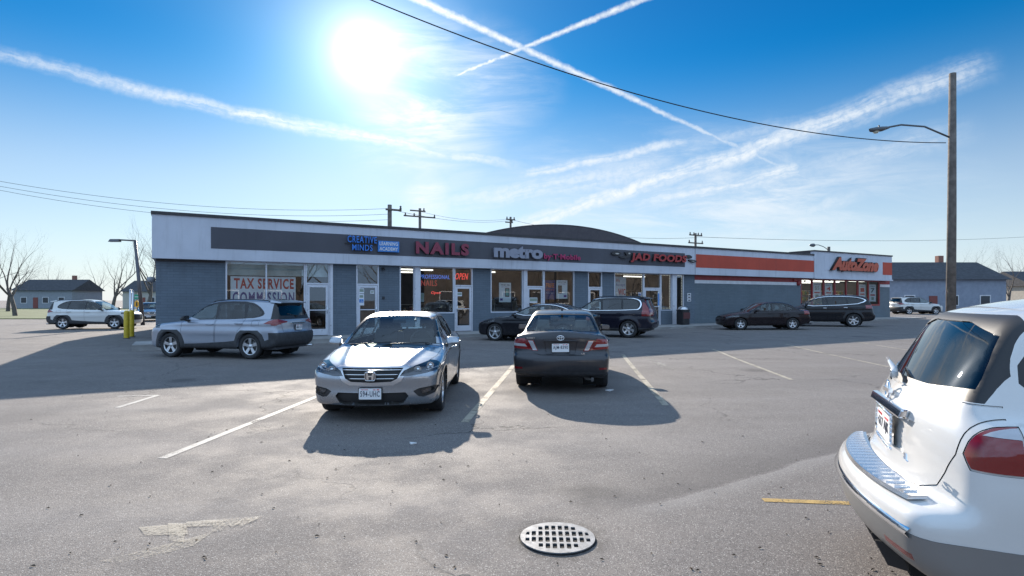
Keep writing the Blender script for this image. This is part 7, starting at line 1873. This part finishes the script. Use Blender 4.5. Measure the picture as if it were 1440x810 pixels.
# ---------------------------------------------------------------- sky, sun, camera
def build_world():
    w = bpy.data.worlds.new('World'); scene.world = w; w.use_nodes = True
    nt = NT(w.node_tree); bg = w.node_tree.nodes['Background']
    sky = nt.node('ShaderNodeTexSky', sky_type='NISHITA', sun_disc=False, sun_elevation=R(22.5), sun_rotation=R(-14.3), air_density=1.0, dust_density=.15, ozone_density=2.0, altitude=200)
    tc = nt.node('ShaderNodeTexCoord').outputs['Generated']
    sp = nt.node('ShaderNodeSeparateXYZ'); nt.set(sp.inputs[0], tc)
    el = sp.outputs[2]
    col = sky.outputs[0]
    hsv = nt.node('ShaderNodeHueSaturation'); hsv.inputs['Saturation'].default_value = 1.25; nt.set(hsv.inputs['Color'], col); col = hsv.outputs[0]
    col = nt.mix(1.0, col, (.55, .80, 1.0, 1), 'MULTIPLY')
    hz = nt.math('POWER', nt.math('SUBTRACT', 1.0, nt.math('ABSOLUTE', el), clamp=True), 5.0)
    col = nt.mix(nt.math('MULTIPLY', hz, .85), col, (5.6, 7.0, 9.0, 1))
    # deep blue above, pale at the horizon
    col = nt.mix(1.0, col, nt.mix(nt.ramp(el, .17, .39), SKY_LO, SKY_HI), 'MULTIPLY')
    # added sky brightening overhead and away from the sun, to lift the shade
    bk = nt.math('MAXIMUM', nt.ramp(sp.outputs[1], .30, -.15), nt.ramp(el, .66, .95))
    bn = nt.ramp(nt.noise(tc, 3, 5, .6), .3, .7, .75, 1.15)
    col = nt.mix(bk, col, nt.mix(1.0, SKY_FILL, bn, 'MULTIPLY'))
    # planar coordinates towards the sun side of the sky
    y = nt.math('MAXIMUM', sp.outputs[1], .02)
    front = nt.ramp(sp.outputs[1], .05, .25)
    P = nt.node('ShaderNodeCombineXYZ'); nt.set(P.inputs[0], nt.math('DIVIDE', sp.outputs[0], y)); nt.set(P.inputs[1], nt.math('DIVIDE', sp.outputs[2], y)); P = P.outputs[0]
    nz = nt.noise(P, 60, 5, .65, out=1); Pw = nt.vmath('ADD', P, nt.vmath('SCALE', nt.vmath('SUBTRACT', nz, (.5, .5, .5)), .009))
    nz2 = nt.noise(P, 5, 5, .6, out=1); Pw2 = nt.vmath('ADD', Pw, nt.vmath('SCALE', nt.vmath('SUBTRACT', nz2, (.5, .5, .5)), .035))
    pt = lambda px, py: ((px - CXP) / FPX, (HOR - py) / FPX, 0)
    def seg(a, b, w0, w1, s0, s1, soft=0.0, src=None, ends=(.02, .1)):
        a_px = a; a, b = Vector(pt(*a)), Vector(pt(*b)); ab = b - a; L = ab.length; t_ = ab / L; n_ = Vector((-t_.y, t_.x, 0))
        q = nt.vmath('SUBTRACT', src or Pw, tuple(a)); t = nt.math('DIVIDE', nt.vmath('DOT_PRODUCT', q, tuple(t_), out=1), L); d = nt.math('ABSOLUTE', nt.vmath('DOT_PRODUCT', q, tuple(n_), out=1))
        w_ = nt.ramp(t, 0, 1, w0 / FPX, w1 / FPX, smooth=False); s_ = nt.ramp(t, 0, 1, s0, s1, smooth=False)
        m = nt.ramp(nt.math('DIVIDE', d, w_), soft, 1, 1, 0)
        if src is not None:
            sg = nt.vmath('DOT_PRODUCT', q, tuple(n_), out=1); cv = nt.node('ShaderNodeCombineXYZ'); nt.set(cv.inputs[0], nt.math('MULTIPLY', t, L * 7)); nt.set(cv.inputs[1], nt.math('MULTIPLY', sg, 75)); cv.inputs[2].default_value = a[0] * 7
            m = nt.math('MULTIPLY', m, nt.ramp(nt.noise(cv.outputs[0], 1.0, 5, .65), .28, .60, .40, 1.6))
        m = nt.math('MULTIPLY', m, s_); m = nt.math('MULTIPLY', m, nt.math('MULTIPLY', nt.ramp(t, -ends[0], ends[0]), nt.ramp(t, 1 - ends[1], 1.0, 1, 0)))
        return m
    rough = nt.ramp(nt.noise(P, 70, 3, .6), .25, .65, .55, 1)
    segs = [seg((520, -32), (905, 146), 10, 6, 1.1, .85, ends=(.02, .02)), seg((898, 143), (1152, 259), 5.5, 3, .75, .35, ends=(.02, .15)),
            seg((638, 107.5), (960, -24), 3.5, 8, 1.0, .95, ends=(.03, .02)),
            seg((-200, 22), (345, 164), 16, 15, .15, .55, .0, src=Pw2, ends=(.3, .03)), seg((325, 159), (770, 243), 15, 15, .62, .4, .0, src=Pw2, ends=(.03, .25)),
            seg((735, 248), (1010, 190), 11, 14, .55, .42, src=Pw2, ends=(.1, .3)), seg((960, 200), (1200, 165), 14, 20, .30, .15, src=Pw2, ends=(.3, .4)),
            seg((720, 322), (1075, 205), 15, 22, .65, .62, src=Pw2, ends=(.1, .05)), seg((1050, 213), (1420, 80), 22, 34, .60, .30, src=Pw2, ends=(.05, .2)),
            seg((880, 292), (1130, 236), 22, 17, .42, .62, src=Pw2, ends=(.3, .06)), seg((620, 290), (990, 226), 22, 34, .35, .42, src=Pw2, ends=(.2, .3)),
            seg((940, 300), (1130, 262), 20, 26, .25, .22, src=Pw2, ends=(.3, .4)), seg((1000, 334), (1250, 262), 14, 20, .22, .32, src=Pw2, ends=(.3, .4)), seg((1100, 250), (1400, 175), 24, 34, .20, .28, src=Pw2, ends=(.3, .4))]
    cl = segs[0]
    for s_ in segs[1:]: cl = nt.math('MAXIMUM', cl, s_)
    cl = nt.math('MULTIPLY', cl, rough)
    # streaky cirrus below and right of the sun, thin veil low on the right
    mp = nt.node('ShaderNodeMapping'); mp.inputs['Scale'].default_value = (3.0, 14, 1); mp.inputs['Rotation'].default_value = (0, 0, R(8)); nt.set(mp.inputs[0], P)
    st = nt.ramp(nt.noise(mp.outputs[0], 1.4, 7, .68, dist=.6), .36, .72)
    def blob(px, py, rx, ry, pw=1.0):
        q = nt.vmath('MULTIPLY', nt.vmath('SUBTRACT', Pw2, pt(px, py)), (FPX / rx, FPX / ry, 0)); return nt.ramp(nt.vmath('LENGTH', q, out=1), .1, 1.0, 1, 0)
    ci = nt.math('MULTIPLY', nt.math('MAXIMUM', nt.math('MAXIMUM', nt.math('MULTIPLY', blob(600, 190, 140, 120), 1.1), nt.math('MULTIPLY', blob(600, 265, 50, 95), 1.1)), nt.math('MAXIMUM', nt.math('MULTIPLY', blob(660, 120, 150, 110), .85), nt.math('MULTIPLY', blob(600, 60, 90, 80), .6))), nt.math('ADD', nt.math('MULTIPLY', st, .80), .28))
    veil = nt.math('MULTIPLY', nt.math('MULTIPLY', blob(1010, 270, 460, 125), .72), st)
    cl = nt.math('MAXIMUM', cl, nt.math('MAXIMUM', nt.math('MULTIPLY', ci, .84), veil))
    cl = nt.math('MULTIPLY', cl, front, clamp=True)
    col = nt.mix(cl, col, CLOUD_COL)
    # the sun's disc and aureole
    sd = Vector((-207, 810, 346)).normalized(); c = nt.vmath('DOT_PRODUCT', tc, tuple(sd), out=1)
    ang = nt.math('ARCCOSINE', nt.math('MINIMUM', c, 1.0))
    g1 = nt.math('MULTIPLY', nt.math('POWER', 2.718, nt.math('MULTIPLY', nt.math('POWER', nt.math('DIVIDE', ang, R(1.5)), 2.0), -1.0)), GL1)
    g2 = nt.math('MULTIPLY', nt.math('POWER', 2.718, nt.math('DIVIDE', ang, -R(3.3))), GL2)
    g3 = nt.math('MULTIPLY', nt.math('POWER', 2.718, nt.math('DIVIDE', ang, -R(12))), .6)
    gsum = nt.math('ADD', nt.math('ADD', g1, g2), g3)
    glow = nt.node('ShaderNodeVectorMath', operation='SCALE'); glow.inputs[0].default_value = (1, .985, .95); nt.set(glow.inputs['Scale'], gsum)
    col = nt.vmath('ADD', col, glow.outputs[0])
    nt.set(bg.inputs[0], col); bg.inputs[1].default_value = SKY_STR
    w.cycles.sampling_method = 'MANUAL'; w.cycles.sample_map_resolution = 1024
SKY_LO, SKY_HI, SKY_FILL, CLOUD_COL, GL1, GL2, SKY_STR = (.68, .58, .505, 1), (.010, .385, .49, 1), (3.0, 4.4, 6.4, 1), (4.3, 4.55, 4.75, 1), 10., 8.5, .10

def build_light():
    sl = bpy.data.lights.new('sun', 'SUN'); sl.energy = 4.0; sl.angle = R(.5); sl.color = (1, .90, .775)
    so = bpy.data.objects.new('sun', sl); COL.objects.link(so); so.rotation_euler = Vector((-207, 810, 346)).normalized().to_track_quat('Z', 'Y').to_euler(); so.location = (0, 0, 30)
    cam = bpy.data.cameras.new('camera'); co = bpy.data.objects.new('camera', cam); COL.objects.link(co); scene.camera = co
    cam.sensor_width = 36; cam.lens = 20.25; cam.shift_y = 16.5 / 1440; co.location = (0, 0, EYE); co.rotation_euler = (R(90), 0, 0); cam.clip_start = .05; cam.clip_end = 4000
    v = scene.view_settings; v.view_transform = 'Standard'; v.look = 'None'; v.gamma = 1; v.use_curve_mapping = False; v.exposure = EXPO
    scene.cycles.max_bounces = 6; scene.cycles.transparent_max_bounces = 16; scene.cycles.use_denoising = True
    scene.cycles.sample_clamp_indirect = 8
EXPO = 1.12
build_ground(); build_markings(); build_drain()
build_shops(); build_signs(); build_window_things(); build_dome()
build_poles(); build_left(); build_right(); build_behind()
sil = silver_saloon(); grey_saloon(); sv = silver_suv(); black_saloon(); black_suv(); small_dark_saloon(); big_dark_suv(); white_suv()
bpy.context.view_layer.update()
far_vehicles(sv, sil)
build_world(); build_light()
